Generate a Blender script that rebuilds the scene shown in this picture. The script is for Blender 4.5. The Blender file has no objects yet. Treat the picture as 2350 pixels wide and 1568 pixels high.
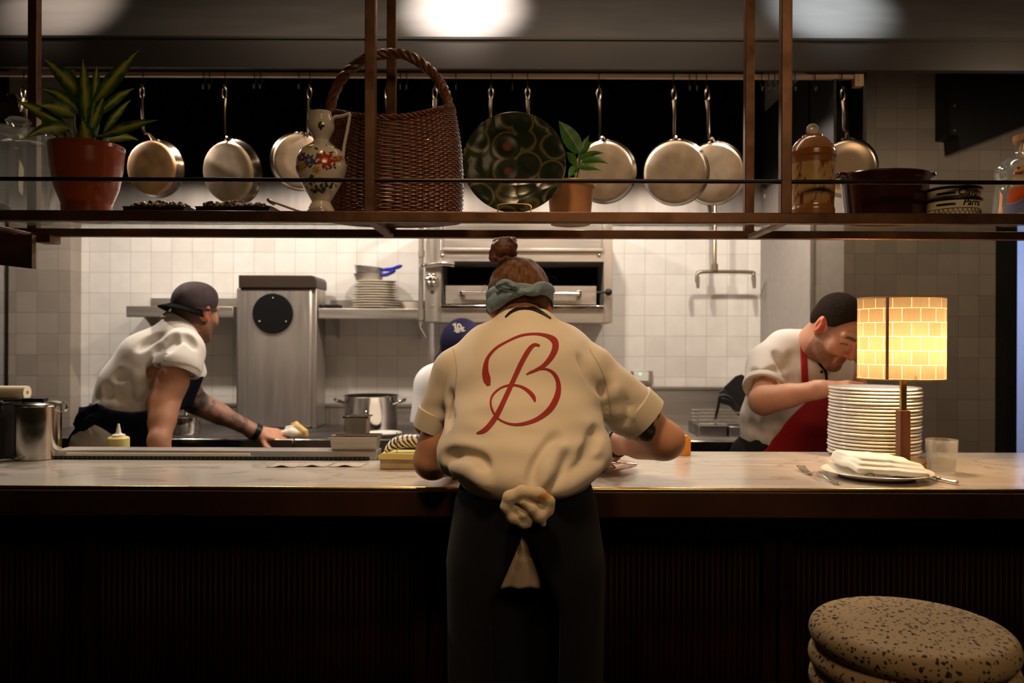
import bpy, bmesh, math, random
import numpy as np
from mathutils import Vector, Matrix, Euler

random.seed(7)
rng = np.random.default_rng(7)
scene = bpy.context.scene
COL = scene.collection
PI = math.pi

# ------------------------------------------------------------------ camera
FPX = 1850.0          # focal length in pixels of the 2350 px wide frame
ZC = 1.30             # eye height
ROLL = 0.0037
PX0, PY0 = 1175.0, 784.0
cam_d = bpy.data.cameras.new('camera')
cam = bpy.data.objects.new('camera', cam_d); COL.objects.link(cam)
cam_d.sensor_width = 36.0
cam_d.lens = 36.0 * FPX / 2350.0
cam_d.shift_x = -21.0 / 2350.0
cam_d.clip_start = 0.05
cam.location = (0, 0, ZC)
cam.rotation_euler = (PI / 2, -ROLL, 0)
cam_d.dof.use_dof = True
cam_d.dof.focus_distance = 2.0
cam_d.dof.aperture_fstop = 3.5
scene.camera = cam

# ------------------------------------------------------------------ colour management, world
scene.view_settings.view_transform = 'Standard'
scene.view_settings.look = 'None'
scene.view_settings.gamma = 1.0
scene.view_settings.use_curve_mapping = False
scene.view_settings.exposure = 0.0
w = bpy.data.worlds.new('dim_room_air'); scene.world = w
w.use_nodes = True
w.node_tree.nodes['Background'].inputs[0].default_value = (1.0, 0.62, 0.36, 1)
w.node_tree.nodes['Background'].inputs[1].default_value = 0.006


def P(px, py, Y):
    """the point that stands at depth Y behind pixel (px, py) of the photograph"""
    dx, dy = px - PX0, py - PY0
    ux = dx + ROLL * dy
    uy = dy - ROLL * dx
    return Vector(((ux - 21.0) / FPX * Y, Y, ZC - uy / FPX * Y))


def S(n, Y):
    return n / FPX * Y


# ------------------------------------------------------------------ lights
def area(name, loc, target, size, power, col, size_y=None, spread=PI):
    d = bpy.data.lights.new(name, 'AREA'); d.energy = power; d.color = col
    d.size = size
    if size_y:
        d.shape = 'RECTANGLE'; d.size_y = size_y
    d.spread = spread
    o = bpy.data.objects.new(name, d); COL.objects.link(o)
    o.location = loc
    v = Vector(target) - Vector(loc)
    o.rotation_euler = v.to_track_quat('-Z', 'Y').to_euler()
    return o


def point(name, loc, power, col, r=0.03):
    d = bpy.data.lights.new(name, 'POINT'); d.energy = power; d.color = col
    d.shadow_soft_size = r
    o = bpy.data.objects.new(name, d); COL.objects.link(o); o.location = loc
    return o


def spot(name, loc, target, power, col, angle, blend=0.3, r=0.02):
    d = bpy.data.lights.new(name, 'SPOT'); d.energy = power; d.color = col
    d.spot_size = angle; d.spot_blend = blend; d.shadow_soft_size = r
    o = bpy.data.objects.new(name, d); COL.objects.link(o); o.location = loc
    v = Vector(target) - Vector(loc)
    o.rotation_euler = v.to_track_quat('-Z', 'Y').to_euler()
    return o


WARM = (1.0, 0.66, 0.36)
HOODC = (1.0, 0.86, 0.74)
# dining room ceiling lamps, above and behind the viewer
spot('dining_room_spot', (-0.2, 1.05, 3.1), (0.03, 1.95, 1.30), 108.0, WARM, math.radians(42), 0.8, 0.14)
area('dining_room_light', (0.75, -0.35, 2.65), (0.45, 2.0, 1.1), 0.9, 15.0, WARM, 0.6)
point('right_wall_fill', (2.15, 2.75, 2.35), 14, (1.0, 0.76, 0.52), 0.12)  # added fill out of view, lifts the dark right wall
# lamps under the range hood
for i, px in enumerate((250, 575, 960, 1330, 1640)):
    q = P(px, 445, 3.8)
    spot('hood_lamp', (q.x, 3.38, 2.33), (q.x, 3.50, 0.5), (33, 36, 32, 38, 34)[i], HOODC, math.radians(152), 0.2, 0.03)
# added fill over the kitchen aisle, brightens the lower wall and the chefs
area('aisle_fill', (-0.05, 2.72, 2.95), (-0.05, 3.5, 0.9), 2.3, 17.0, (1.0, 0.78, 0.58), 0.25)
# spots that wash the sloped hood face
for (px, e, c, tx) in ((120, 112, (1.0, 0.82, 0.68), 0.0), (1062, 520, (1.0, 0.87, 0.78), 0.0), (1915, 145, (0.86, 0.95, 1.0), 0.0)):
    q = P(px, 30, 3.35)
    spot('hood_face_spot', (q.x, 2.88, 3.24), (q.x, 3.40, 2.72), e, c, math.radians(46), 1.0, 0.03)
# cool light of the next room
point('next_room_light', (4.3, 4.8, 1.8), 60, (0.42, 0.55, 1.0), 0.15)


# ------------------------------------------------------------------ materials
MATS = {}


def M(name, col, rough=0.5, metal=0.0, noise=None, bump=None, coat=0.0, spec=None, sheen=0.0, trans=0.0, ior=1.45,
      emit=None, sss=0.0, attr=False, stretch=None, alpha=None, rnoise=None):
    if name in MATS:
        return MATS[name]
    m = bpy.data.materials.new(name); m.use_nodes = True
    nt = m.node_tree; b = nt.nodes['Principled BSDF']
    b.inputs['Base Color'].default_value = (*col, 1)
    b.inputs['Roughness'].default_value = rough
    b.inputs['Metallic'].default_value = metal
    b.inputs['IOR'].default_value = ior
    b.inputs['Coat Weight'].default_value = coat
    b.inputs['Coat Roughness'].default_value = 0.08
    b.inputs['Sheen Weight'].default_value = sheen
    b.inputs['Transmission Weight'].default_value = trans
    if spec is not None:
        b.inputs['Specular IOR Level'].default_value = spec
    if sss:
        b.inputs['Subsurface Weight'].default_value = sss
        b.inputs['Subsurface Radius'].default_value = (0.012, 0.005, 0.003)
        b.inputs['Subsurface Scale'].default_value = 1.0
    if emit:
        b.inputs['Emission Color'].default_value = (*emit[0], 1)
        b.inputs['Emission Strength'].default_value = emit[1]
    src = None
    if attr:
        a = nt.nodes.new('ShaderNodeVertexColor'); a.layer_name = 'Col'
        src = a.outputs['Color']
        nt.links.new(src, b.inputs['Base Color'])
    tc = None
    if noise or bump or rnoise:
        tc = nt.nodes.new('ShaderNodeTexCoord')
        vec = tc.outputs['Object']
        if stretch:
            mp = nt.nodes.new('ShaderNodeMapping'); mp.inputs['Scale'].default_value = stretch
            nt.links.new(vec, mp.inputs['Vector']); vec = mp.outputs['Vector']
    if noise:
        n = nt.nodes.new('ShaderNodeTexNoise'); n.inputs['Scale'].default_value = noise[0]
        n.inputs['Detail'].default_value = 5
        nt.links.new(vec, n.inputs['Vector'])
        r = nt.nodes.new('ShaderNodeMapRange')
        r.inputs['From Min'].default_value = 0.3; r.inputs['From Max'].default_value = 0.7
        r.inputs['To Min'].default_value = 1 - noise[1]; r.inputs['To Max'].default_value = 1 + noise[1]
        nt.links.new(n.outputs['Fac'], r.inputs['Value'])
        mx = nt.nodes.new('ShaderNodeMix'); mx.data_type = 'RGBA'; mx.blend_type = 'MULTIPLY'
        mx.inputs[0].default_value = 1.0
        if src is not None:
            nt.links.new(src, mx.inputs[6])
        else:
            mx.inputs[6].default_value = (*col, 1)
        nt.links.new(r.outputs['Result'], mx.inputs[7])
        nt.links.new(mx.outputs[2], b.inputs['Base Color'])
    if rnoise:
        n = nt.nodes.new('ShaderNodeTexNoise'); n.inputs['Scale'].default_value = rnoise[0]
        n.inputs['Detail'].default_value = 3
        nt.links.new(vec, n.inputs['Vector'])
        r = nt.nodes.new('ShaderNodeMapRange')
        r.inputs['From Min'].default_value = 0.3; r.inputs['From Max'].default_value = 0.7
        r.inputs['To Min'].default_value = max(0.02, rough - rnoise[1]); r.inputs['To Max'].default_value = rough + rnoise[1]
        nt.links.new(n.outputs['Fac'], r.inputs['Value'])
        nt.links.new(r.outputs['Result'], b.inputs['Roughness'])
    if bump:
        n = nt.nodes.new('ShaderNodeTexNoise'); n.inputs['Scale'].default_value = bump[0]
        n.inputs['Detail'].default_value = 4
        nt.links.new(vec, n.inputs['Vector'])
        bp = nt.nodes.new('ShaderNodeBump'); bp.inputs['Strength'].default_value = bump[1]
        bp.inputs['Distance'].default_value = bump[2] if len(bump) > 2 else 0.002
        nt.links.new(n.outputs['Fac'], bp.inputs['Height'])
        nt.links.new(bp.outputs['Normal'], b.inputs['Normal'])
    MATS[name] = m
    return m


def tile_mat(name, c1, c2, grout, size, axis='x', rough=0.28):
    m = bpy.data.materials.new(name); m.use_nodes = True
    nt = m.node_tree; b = nt.nodes['Principled BSDF']
    tc = nt.nodes.new('ShaderNodeTexCoord'); sp = nt.nodes.new('ShaderNodeSeparateXYZ')
    cb = nt.nodes.new('ShaderNodeCombineXYZ')
    nt.links.new(tc.outputs['Object'], sp.inputs[0])
    nt.links.new(sp.outputs[0 if axis == 'x' else 1], cb.inputs[0])
    nt.links.new(sp.outputs[2], cb.inputs[1])
    br = nt.nodes.new('ShaderNodeTexBrick')
    br.offset = 0.0; br.squash = 1.0
    br.inputs['Scale'].default_value = 1.0
    br.inputs['Brick Width'].default_value = size
    br.inputs['Row Height'].default_value = size
    br.inputs['Mortar Size'].default_value = 0.0016
    br.inputs['Mortar Smooth'].default_value = 0.3
    br.inputs['Color1'].default_value = (*c1, 1); br.inputs['Color2'].default_value = (*c2, 1)
    br.inputs['Mortar'].default_value = (*grout, 1)
    nt.links.new(cb.outputs[0], br.inputs['Vector'])
    nz = nt.nodes.new('ShaderNodeTexNoise'); nz.inputs['Scale'].default_value = 14; nz.inputs['Detail'].default_value = 3
    nt.links.new(tc.outputs['Object'], nz.inputs['Vector'])
    mr = nt.nodes.new('ShaderNodeMapRange'); mr.inputs['To Min'].default_value = 0.9; mr.inputs['To Max'].default_value = 1.08
    nt.links.new(nz.outputs['Fac'], mr.inputs['Value'])
    mx = nt.nodes.new('ShaderNodeMix'); mx.data_type = 'RGBA'; mx.blend_type = 'MULTIPLY'; mx.inputs[0].default_value = 1
    nt.links.new(br.outputs['Color'], mx.inputs[6]); nt.links.new(mr.outputs['Result'], mx.inputs[7])
    nt.links.new(mx.outputs[2], b.inputs['Base Color'])
    b.inputs['Roughness'].default_value = rough
    ad = nt.nodes.new('ShaderNodeMath'); ad.operation = 'MULTIPLY_ADD'
    ad.inputs[1].default_value = -1.0
    nz2 = nt.nodes.new('ShaderNodeTexNoise'); nz2.inputs['Scale'].default_value = 9
    nt.links.new(tc.outputs['Object'], nz2.inputs['Vector'])
    nt.links.new(br.outputs['Fac'], ad.inputs[0]); nt.links.new(nz2.outputs['Fac'], ad.inputs[2])
    bp = nt.nodes.new('ShaderNodeBump'); bp.inputs['Strength'].default_value = 0.35; bp.inputs['Distance'].default_value = 0.004
    nt.links.new(ad.outputs[0], bp.inputs['Height']); nt.links.new(bp.outputs['Normal'], b.inputs['Normal'])
    return m


def thin_glass(name, tint=(1, 1, 1), refl=0.12, rough=0.03, haze=0.0):
    """a thin pane: lets the view through and mirrors at a slant"""
    m = bpy.data.materials.new(name); m.use_nodes = True
    nt = m.node_tree; nt.nodes.remove(nt.nodes['Principled BSDF'])
    out = nt.nodes['Material Output']
    t = nt.nodes.new('ShaderNodeBsdfTransparent'); t.inputs[0].default_value = (*tint, 1)
    g = nt.nodes.new('ShaderNodeBsdfGlossy'); g.inputs['Roughness'].default_value = rough
    lw = nt.nodes.new('ShaderNodeLayerWeight'); lw.inputs['Blend'].default_value = refl
    mx = nt.nodes.new('ShaderNodeMixShader')
    mu = nt.nodes.new('ShaderNodeMath'); mu.operation = 'MULTIPLY'; mu.inputs[1].default_value = 0.32
    nt.links.new(lw.outputs['Fresnel'], mu.inputs[0]); nt.links.new(mu.outputs[0], mx.inputs[0])
    nt.links.new(t.outputs[0], mx.inputs[1]); nt.links.new(g.outputs[0], mx.inputs[2])
    last = mx.outputs[0]
    if haze:
        d1 = nt.nodes.new('ShaderNodeBsdfDiffuse'); d2 = nt.nodes.new('ShaderNodeBsdfTranslucent'); a = nt.nodes.new('ShaderNodeMixShader')
        nt.links.new(d1.outputs[0], a.inputs[1]); nt.links.new(d2.outputs[0], a.inputs[2])
        h = nt.nodes.new('ShaderNodeMixShader'); h.inputs[0].default_value = haze
        nt.links.new(last, h.inputs[1]); nt.links.new(a.outputs[0], h.inputs[2]); last = h.outputs[0]
    nt.links.new(last, out.inputs['Surface'])
    return m


STEEL = M('brushed_steel', (0.45, 0.405, 0.36), 0.36, 0.75, noise=(3.0, 0.12), stretch=(6, 6, 0.5), rnoise=(9, 0.08))
STEELH = M('brushed_steel_sideways', (0.45, 0.405, 0.36), 0.38, 0.75, noise=(3.0, 0.10), stretch=(0.5, 6, 8), rnoise=(9, 0.08))
POLISH = M('polished_steel', (0.66, 0.62, 0.56), 0.14, 1.0, rnoise=(20, 0.05))
SATIN = M('satin_steel_pan', (0.40, 0.31, 0.215), 0.55, 0.5, noise=(18, 0.18), rnoise=(30, 0.1))
PANSIDE = M('pan_side_steel', (0.20, 0.165, 0.125), 0.24, 1.0)
COPPERY = M('heat_stained_pan_base', (0.40, 0.245, 0.125), 0.55, 0.45, noise=(14, 0.35), rnoise=(30, 0.1))
BRONZE = M('dark_bronze_metal', (0.125, 0.062, 0.034), 0.42, 0.75, noise=(12, 0.25), rnoise=(20, 0.1))
BRASS = M('aged_brass', (0.62, 0.43, 0.15), 0.30, 1.0, noise=(25, 0.15))
BLACK = M('black_metal', (0.012, 0.011, 0.011), 0.55, 0.2)
VOID = M('flat_black_panel', (0.004, 0.0035, 0.003), 0.9, spec=0.0)  # near-black without gloss, backs the hood and the grill
BLACKP = M('black_plastic', (0.010, 0.0095, 0.0095), 0.4, spec=0.3)
WALNUT = M('dark_stained_wood', (0.018, 0.007, 0.005), 0.5, noise=(5, 0.4), stretch=(0.4, 6, 6), spec=0.15)
MAHOG = M('dark_mahogany', (0.0125, 0.0036, 0.0028), 0.5, spec=0.12, noise=(6, 0.4), stretch=(6, 6, 0.4))
CHINA = M('white_glazed_china', (0.80, 0.76, 0.68), 0.18, coat=0.3)
LINEN = M('white_linen', (0.78, 0.74, 0.66), 0.9, sheen=0.3, bump=(300, 0.25, 0.001))
GLASS = M('clear_glass', (0.97, 0.98, 0.97), 0.02, trans=1.0, ior=1.45)
SHELFGLASS = thin_glass('shelf_glass', (0.96, 0.97, 0.95), 0.10, 0.05)
CANVAS = M('cream_shirt_cotton', (0.64, 0.552, 0.435), 0.9, sheen=0.2, bump=(420, 0.3, 0.001), noise=(2.5, 0.05))
WHITECOT = M('white_jacket_cotton', (0.80, 0.76, 0.70), 0.9, sheen=0.25, bump=(350, 0.25, 0.001))
NAVY = M('navy_apron_cloth', (0.0046, 0.0048, 0.0064), 0.95, sheen=0.04, spec=0.15, bump=(400, 0.3, 0.001))
TROUSER = M('black_trouser_cloth', (0.006, 0.006, 0.006), 0.95)
RED = M('red_apron_cloth', (0.40, 0.006, 0.010), 0.85, sheen=0.2, bump=(350, 0.2, 0.001))
TERRY = M('tan_terry_cloth', (0.60, 0.47, 0.31), 0.98, sheen=0.5, bump=(230, 0.9, 0.004), noise=(40, 0.12))


# ------------------------------------------------------------------ mesh helpers
BASE = {}
ORD = 'first second third fourth fifth sixth seventh eighth ninth tenth eleventh twelfth thirteenth fourteenth fifteenth sixteenth seventeenth eighteenth nineteenth twentieth'.split()


def v3(p):
    return Vector((float(p[0]), float(p[1]), float(p[2])))


class MB:
    def __init__(self):
        self.v = []; self.f = []; self.mi = []; self.cur = 0

    def _add(self, vs, fs):
        o = len(self.v)
        self.v += [tuple(float(c) for c in p) for p in vs]
        self.f += [tuple(i + o for i in f) for f in fs]
        self.mi += [self.cur] * len(fs)

    def box(self, lo, hi):
        x0, y0, z0 = lo; x1, y1, z1 = hi
        self._add([(x0, y0, z0), (x1, y0, z0), (x1, y1, z0), (x0, y1, z0), (x0, y0, z1), (x1, y0, z1), (x1, y1, z1), (x0, y1, z1)],
                  [(0, 3, 2, 1), (4, 5, 6, 7), (0, 1, 5, 4), (1, 2, 6, 5), (2, 3, 7, 6), (3, 0, 4, 7)])
        return self

    def obox(self, c, ax, ay, az, h):
        c = v3(c); ax, ay, az = v3(ax).normalized(), v3(ay).normalized(), v3(az).normalized()
        vs = []
        for sz in (-1, 1):
            for sx, sy in ((-1, -1), (1, -1), (1, 1), (-1, 1)):
                vs.append(c + ax * h[0] * sx + ay * h[1] * sy + az * h[2] * sz)
        self._add(vs, [(0, 3, 2, 1), (4, 5, 6, 7), (0, 1, 5, 4), (1, 2, 6, 5), (2, 3, 7, 6), (3, 0, 4, 7)])
        return self

    def bar(self, a, b, w, h, up=(0, 0, 1)):
        a, b = v3(a), v3(b); d = (b - a); L = d.length; d.normalize()
        u = v3(up); s = d.cross(u)
        if s.length < 1e-4:
            s = d.cross(Vector((0, 1, 0)))
        s.normalize(); u = s.cross(d)
        return self.obox((a + b) / 2, d, s, u, (L / 2, w / 2, h / 2))

    def tube(self, pts, r, n=8, closed=False, cap=True, flat=1.0, up=None):
        pts = [v3(p) for p in pts]; N = len(pts)
        rs = r if isinstance(r, (list, tuple)) else [r] * N
        prev = None; vs = []
        for i in range(N):
            if closed:
                t = pts[(i + 1) % N] - pts[i - 1]
            else:
                t = pts[min(i + 1, N - 1)] - pts[max(i - 1, 0)]
            if t.length < 1e-9:
                t = Vector((0, 0, 1))
            t.normalize()
            if prev is None:
                a = v3(up) if up is not None else (Vector((0, 0, 1)) if abs(t.z) < 0.9 else Vector((1, 0, 0)))
                s = t.cross(a).normalized()
            else:
                s = prev - t * prev.dot(t)
                if s.length < 1e-6:
                    s = t.orthogonal()
                s.normalize()
            prev = s; u = s.cross(t)
            for k in range(n):
                an = 2 * PI * k / n
                vs.append(pts[i] + s * math.cos(an) * rs[i] + u * math.sin(an) * rs[i] * flat)
        fs = []
        M_ = N if closed else N - 1
        for i in range(M_):
            j = (i + 1) % N
            for k in range(n):
                k2 = (k + 1) % n
                fs.append((i * n + k, i * n + k2, j * n + k2, j * n + k))
        if cap and not closed:
            fs.append(tuple(range(n))[::-1]); fs.append(tuple((N - 1) * n + k for k in range(n)))
        self._add(vs, fs)
        return self

    def lathe(self, prof, c=(0, 0, 0), n=32, sx=1.0, sy=1.0, axes=None, a0=0.0, a1=2 * PI):
        """prof: (radius, height) pairs round the z axis (or axes=(x, y, z))"""
        c = v3(c)
        ax, ay, az = [v3(a) for a in axes] if axes else (Vector((1, 0, 0)), Vector((0, 1, 0)), Vector((0, 0, 1)))
        full = abs(a1 - a0 - 2 * PI) < 1e-6
        cols = n if full else n + 1
        vs = []; fs = []
        for (r, z) in prof:
            for k in range(cols):
                a = a0 + (a1 - a0) * k / n
                vs.append(c + ax * (r * sx * math.cos(a)) + ay * (r * sy * math.sin(a)) + az * z)
        for i in range(len(prof) - 1):
            if prof[i][0] < 1e-7 and prof[i + 1][0] < 1e-7:
                continue
            for k in range(n):
                k2 = (k + 1) % cols
                fs.append((i * cols + k, i * cols + k2, (i + 1) * cols + k2, (i + 1) * cols + k))
        self._add(vs, fs)
        return self

    def ell(self, c, r, n=16, m=10, R=None):
        c = v3(c); vs = []; fs = []
        ax = [v3(a) for a in R] if R else (Vector((1, 0, 0)), Vector((0, 1, 0)), Vector((0, 0, 1)))
        for i in range(m + 1):
            t = PI * i / m
            for k in range(n):
                a = 2 * PI * k / n
                vs.append(c + ax[0] * (r[0] * math.sin(t) * math.cos(a)) + ax[1] * (r[1] * math.sin(t) * math.sin(a)) + ax[2] * (r[2] * math.cos(t)))
        for i in range(m):
            for k in range(n):
                k2 = (k + 1) % n
                fs.append((i * n + k, (i + 1) * n + k, (i + 1) * n + k2, i * n + k2))
        self._add(vs, fs)
        return self

    def prism(self, poly, y0, y1, axis='y'):
        """polygon of (a, b) pairs pushed along an axis: y -> (a, y, b); x -> (x, a, b); z -> (a, b, z)"""
        def mk(a, b, t):
            return (a, t, b) if axis == 'y' else ((t, a, b) if axis == 'x' else (a, b, t))
        n = len(poly)
        vs = [mk(a, b, y0) for a, b in poly] + [mk(a, b, y1) for a, b in poly]
        fs = [tuple(range(n)), tuple(range(2 * n - 1, n - 1, -1))]
        for k in range(n):
            k2 = (k + 1) % n
            fs.append((k, k + n, k2 + n, k2))
        self._add(vs, fs)
        return self

    def grid(self, rows):
        nr, nc = len(rows), len(rows[0])
        vs = [p for r in rows for p in r]
        fs = [(i * nc + k, i * nc + k + 1, (i + 1) * nc + k + 1, (i + 1) * nc + k) for i in range(nr - 1) for k in range(nc - 1)]
        self._add(vs, fs)
        return self

    def build(self, name, mat, parent=None, smooth=True, bevel=0.0, solid=0.0, sub=0, label=None, colors=None, ang=0.7, kind=None, recalc=True):
        me = bpy.data.meshes.new(name)
        vs = self.v
        if parent is not None and parent in BASE:
            b = BASE[parent]
            vs = [(x - b[0], y - b[1], z - b[2]) for x, y, z in vs]
        me.from_pydata(vs, [], self.f)
        for m in (mat if isinstance(mat, (list, tuple)) else [mat]):
            me.materials.append(m)
        if any(self.mi):
            me.polygons.foreach_set('material_index', self.mi)
        if recalc:
            bm = bmesh.new(); bm.from_mesh(me)
            bmesh.ops.remove_doubles(bm, verts=bm.verts, dist=1e-6)
            bmesh.ops.recalc_face_normals(bm, faces=bm.faces); bm.to_mesh(me); bm.free()
        return finish(name, me, parent, smooth, bevel, solid, sub, label, colors, ang, kind)


def finish(name, me, parent=None, smooth=True, bevel=0.0, solid=0.0, sub=0, label=None, colors=None, ang=0.7, kind=None):
    if smooth:
        me.polygons.foreach_set('use_smooth', [True] * len(me.polygons))
        me.set_sharp_from_angle(angle=ang)
    if colors is not None:
        co = np.empty(len(me.vertices) * 3); me.vertices.foreach_get('co', co); co = co.reshape(-1, 3)
        if parent is not None and parent in BASE:
            co = co + np.array(BASE[parent])
        c = colors(co) if callable(colors) else colors
        c = np.concatenate([np.asarray(c, float), np.ones((len(co), 1))], 1)
        at = me.color_attributes.new('Col', 'FLOAT_COLOR', 'POINT')
        at.data.foreach_set('color', c.ravel())
    o = bpy.data.objects.new(name, me); COL.objects.link(o)
    if parent is not None:
        o.parent = parent
        BASE[o] = BASE.get(parent, (0, 0, 0))
    if solid:
        md = o.modifiers.new('thickness', 'SOLIDIFY'); md.thickness = solid; md.offset = 0
    if bevel:
        md = o.modifiers.new('bevel', 'BEVEL'); md.width = bevel; md.segments = 2; md.limit_method = 'ANGLE'; md.angle_limit = 0.7
    if sub:
        md = o.modifiers.new('sub', 'SUBSURF'); md.levels = sub; md.render_levels = sub
    if label:
        o['label'] = label
    if kind:
        o['kind'] = kind
    return o


def tag(o, label, cat, group=None, kind=None):
    o['label'] = label; o['category'] = cat
    if group:
        o['group'] = group
    if kind:
        o['kind'] = kind
    return o


def thing(name, label, cat, loc=(0, 0, 0), group=None):
    o = bpy.data.objects.new(name, None); COL.objects.link(o)
    o.empty_display_size = 0.05
    o.location = loc; BASE[o] = tuple(loc)
    return tag(o, label, cat, group)


def struct(name, mb, mat, **k):
    o = mb.build(name, mat, None, **k); o['kind'] = 'structure'
    return o


def dup(root, loc, rotz=0.0, label=None):
    r = root.copy(); COL.objects.link(r); r.location = loc; r.rotation_euler = (0, 0, rotz)
    if label:
        r['label'] = label
    for ch in list(root.children):
        c = ch.copy(); COL.objects.link(c); c.parent = r
        for g in list(ch.children):
            d = g.copy(); COL.objects.link(d); d.parent = c
    return r


def arc(f, n):
    return [f(i / (n - 1)) for i in range(n)]


def spline(pts, n=8):
    """Catmull-Rom through points (any dimension)"""
    p = [np.array(q, float) for q in pts]
    p = [2 * p[0] - p[1]] + p + [2 * p[-1] - p[-2]]
    out = []
    for i in range(1, len(p) - 2):
        for k in range(n):
            t = k / n
            out.append(0.5 * ((2 * p[i]) + (p[i + 1] - p[i - 1]) * t + (2 * p[i - 1] - 5 * p[i] + 4 * p[i + 1] - p[i + 2]) * t * t
                              + (3 * p[i] - p[i - 1] - 3 * p[i + 1] + p[i + 2]) * t ** 3))
    out.append(p[-2])
    return out


# ------------------------------------------------------------------ smooth solids from blended distance fields (people, cloth)
import openvdb


def nrm_v(a):
    return a / np.linalg.norm(a)


class Field:
    def __init__(self, lo, hi, h):
        self.h = h
        self.lo = np.array(lo, float) - 4 * h
        self.n = np.ceil((np.array(hi, float) + 4 * h - self.lo) / h).astype(int) + 1
        self.d = np.full(self.n, 0.08, np.float32)

    def _sl(self, lo, hi, m):
        a = np.clip(np.floor((np.minimum(lo, hi) - m - self.lo) / self.h).astype(int), 0, self.n)
        b = np.clip(np.ceil((np.maximum(lo, hi) + m - self.lo) / self.h).astype(int) + 1, 0, self.n)
        sl = tuple(slice(a[i], b[i]) for i in range(3))
        g = [(np.arange(a[i], b[i]) * self.h + self.lo[i]).astype(np.float32) for i in range(3)]
        return sl, g[0][:, None, None], g[1][None, :, None], g[2][None, None, :]

    def _mix(self, sl, v, k, op):
        cur = self.d[sl]
        if cur.size == 0:
            return
        if op == 's':
            a, b = -cur, v
            hh = np.maximum(k - np.abs(a - b), 0) / k
            self.d[sl] = -(np.minimum(a, b) - hh * hh * k * 0.25)
        else:
            hh = np.maximum(k - np.abs(cur - v), 0) / k
            self.d[sl] = np.minimum(cur, v) - hh * hh * k * 0.25

    def cap(self, a, b, ra, rb=None, k=0.02, op='u'):
        rb = ra if rb is None else rb
        a = np.array(a, np.float32); b = np.array(b, np.float32)
        R = max(ra, rb)
        sl, x, y, z = self._sl(np.minimum(a, b) - R, np.maximum(a, b) + R, k + 3 * self.h + 0.012)
        ba = b - a; L = max(float(ba @ ba), 1e-9)
        t = np.clip(((x - a[0]) * ba[0] + (y - a[1]) * ba[1] + (z - a[2]) * ba[2]) / L, 0, 1)
        d = np.sqrt((x - a[0] - t * ba[0]) ** 2 + (y - a[1] - t * ba[1]) ** 2 + (z - a[2] - t * ba[2]) ** 2) - (ra + (rb - ra) * t)
        self._mix(sl, d, k, op)
        return self

    def chain(self, pts, rs, k=0.02, op='u'):
        for i in range(len(pts) - 1):
            self.cap(pts[i], pts[i + 1], rs[i], rs[i + 1], k, op)
        return self

    def ell(self, c, r, R=None, k=0.02, op='u'):
        c = np.array(c, np.float32); r = np.array(r, np.float32)
        m = float(max(r)) if R is not None else r
        sl, x, y, z = self._sl(c - m, c + m, k + 3 * self.h + 0.012)
        x, y, z = x - c[0], y - c[1], z - c[2]
        if R is not None:
            A = [np.array(q, np.float32) / np.linalg.norm(q) for q in R]
            p = [x * q[0] + y * q[1] + z * q[2] for q in A]
        else:
            p = [x, y, z]
        k0 = np.sqrt((p[0] / r[0]) ** 2 + (p[1] / r[1]) ** 2 + (p[2] / r[2]) ** 2)
        k1 = np.sqrt((p[0] / r[0] ** 2) ** 2 + (p[1] / r[1] ** 2) ** 2 + (p[2] / r[2] ** 2) ** 2) + 1e-6
        self._mix(sl, k0 * (k0 - 1) / k1, k, op)
        return self

    def cut(self, p, n, lo=None, hi=None):
        """take away what lies on the side n points to"""
        p = np.array(p, float); n = np.array(n, float); n /= np.linalg.norm(n)
        sl, x, y, z = self._sl(np.array(lo if lo is not None else self.lo), np.array(hi if hi is not None else self.lo + self.n * self.h), 0)
        self.d[sl] = np.maximum(self.d[sl], ((x - p[0]) * n[0] + (y - p[1]) * n[1] + (z - p[2]) * n[2]).astype(np.float32))
        return self

    def surf(self, px, py):
        """where the line of sight through a place of the photograph first meets the solid"""
        a = P(px, py, 1.0); y = np.arange(self.lo[1], self.lo[1] + self.n[1] * self.h, self.h * 0.5)
        pts = np.stack([a.x * y, y, ZC + (a.z - ZC) * y], 1)
        ix = np.round((pts - self.lo) / self.h).astype(int)
        ok = np.all((ix >= 0) & (ix < self.n), axis=1)
        ix, pts = ix[ok], pts[ok]
        d = self.d[ix[:, 0], ix[:, 1], ix[:, 2]]
        w_ = np.nonzero(d < 0)[0]
        return pts[w_[0]] if len(w_) else None

    def fold(self, pts, r, depth=0.55, k=0.018, ridge=False, n=5):
        """a crease (or a raised fold) that follows the cloth; pts in photograph places, r in metres"""
        sp = spline(pts, n); N = len(sp); c = []
        for q in sp:
            s = self.surf(q[0], q[1])
            if s is not None:
                c.append(s)
        out = nrm_v(np.array((0, -1.0, 0.0)))
        for i in range(len(c) - 1):
            def rr(j):
                return r * (0.35 + 0.65 * math.sin(PI * (j + 0.5) / len(c)))
            ra, rb = rr(i), rr(i + 1)
            if ridge:
                self.cap(c[i] - out * ra * (1 - depth), c[i + 1] - out * rb * (1 - depth), ra, rb, k)
            else:
                self.cap(c[i] + out * ra * (1.15 - 0.8 * depth), c[i + 1] + out * rb * (1.15 - 0.8 * depth), ra, rb, k, 's')
        return self

    def disp(self, fn):
        sl, x, y, z = self._sl(self.lo, self.lo + self.n * self.h, 0)
        self.d[sl] += fn(x, y, z)
        return self

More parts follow.
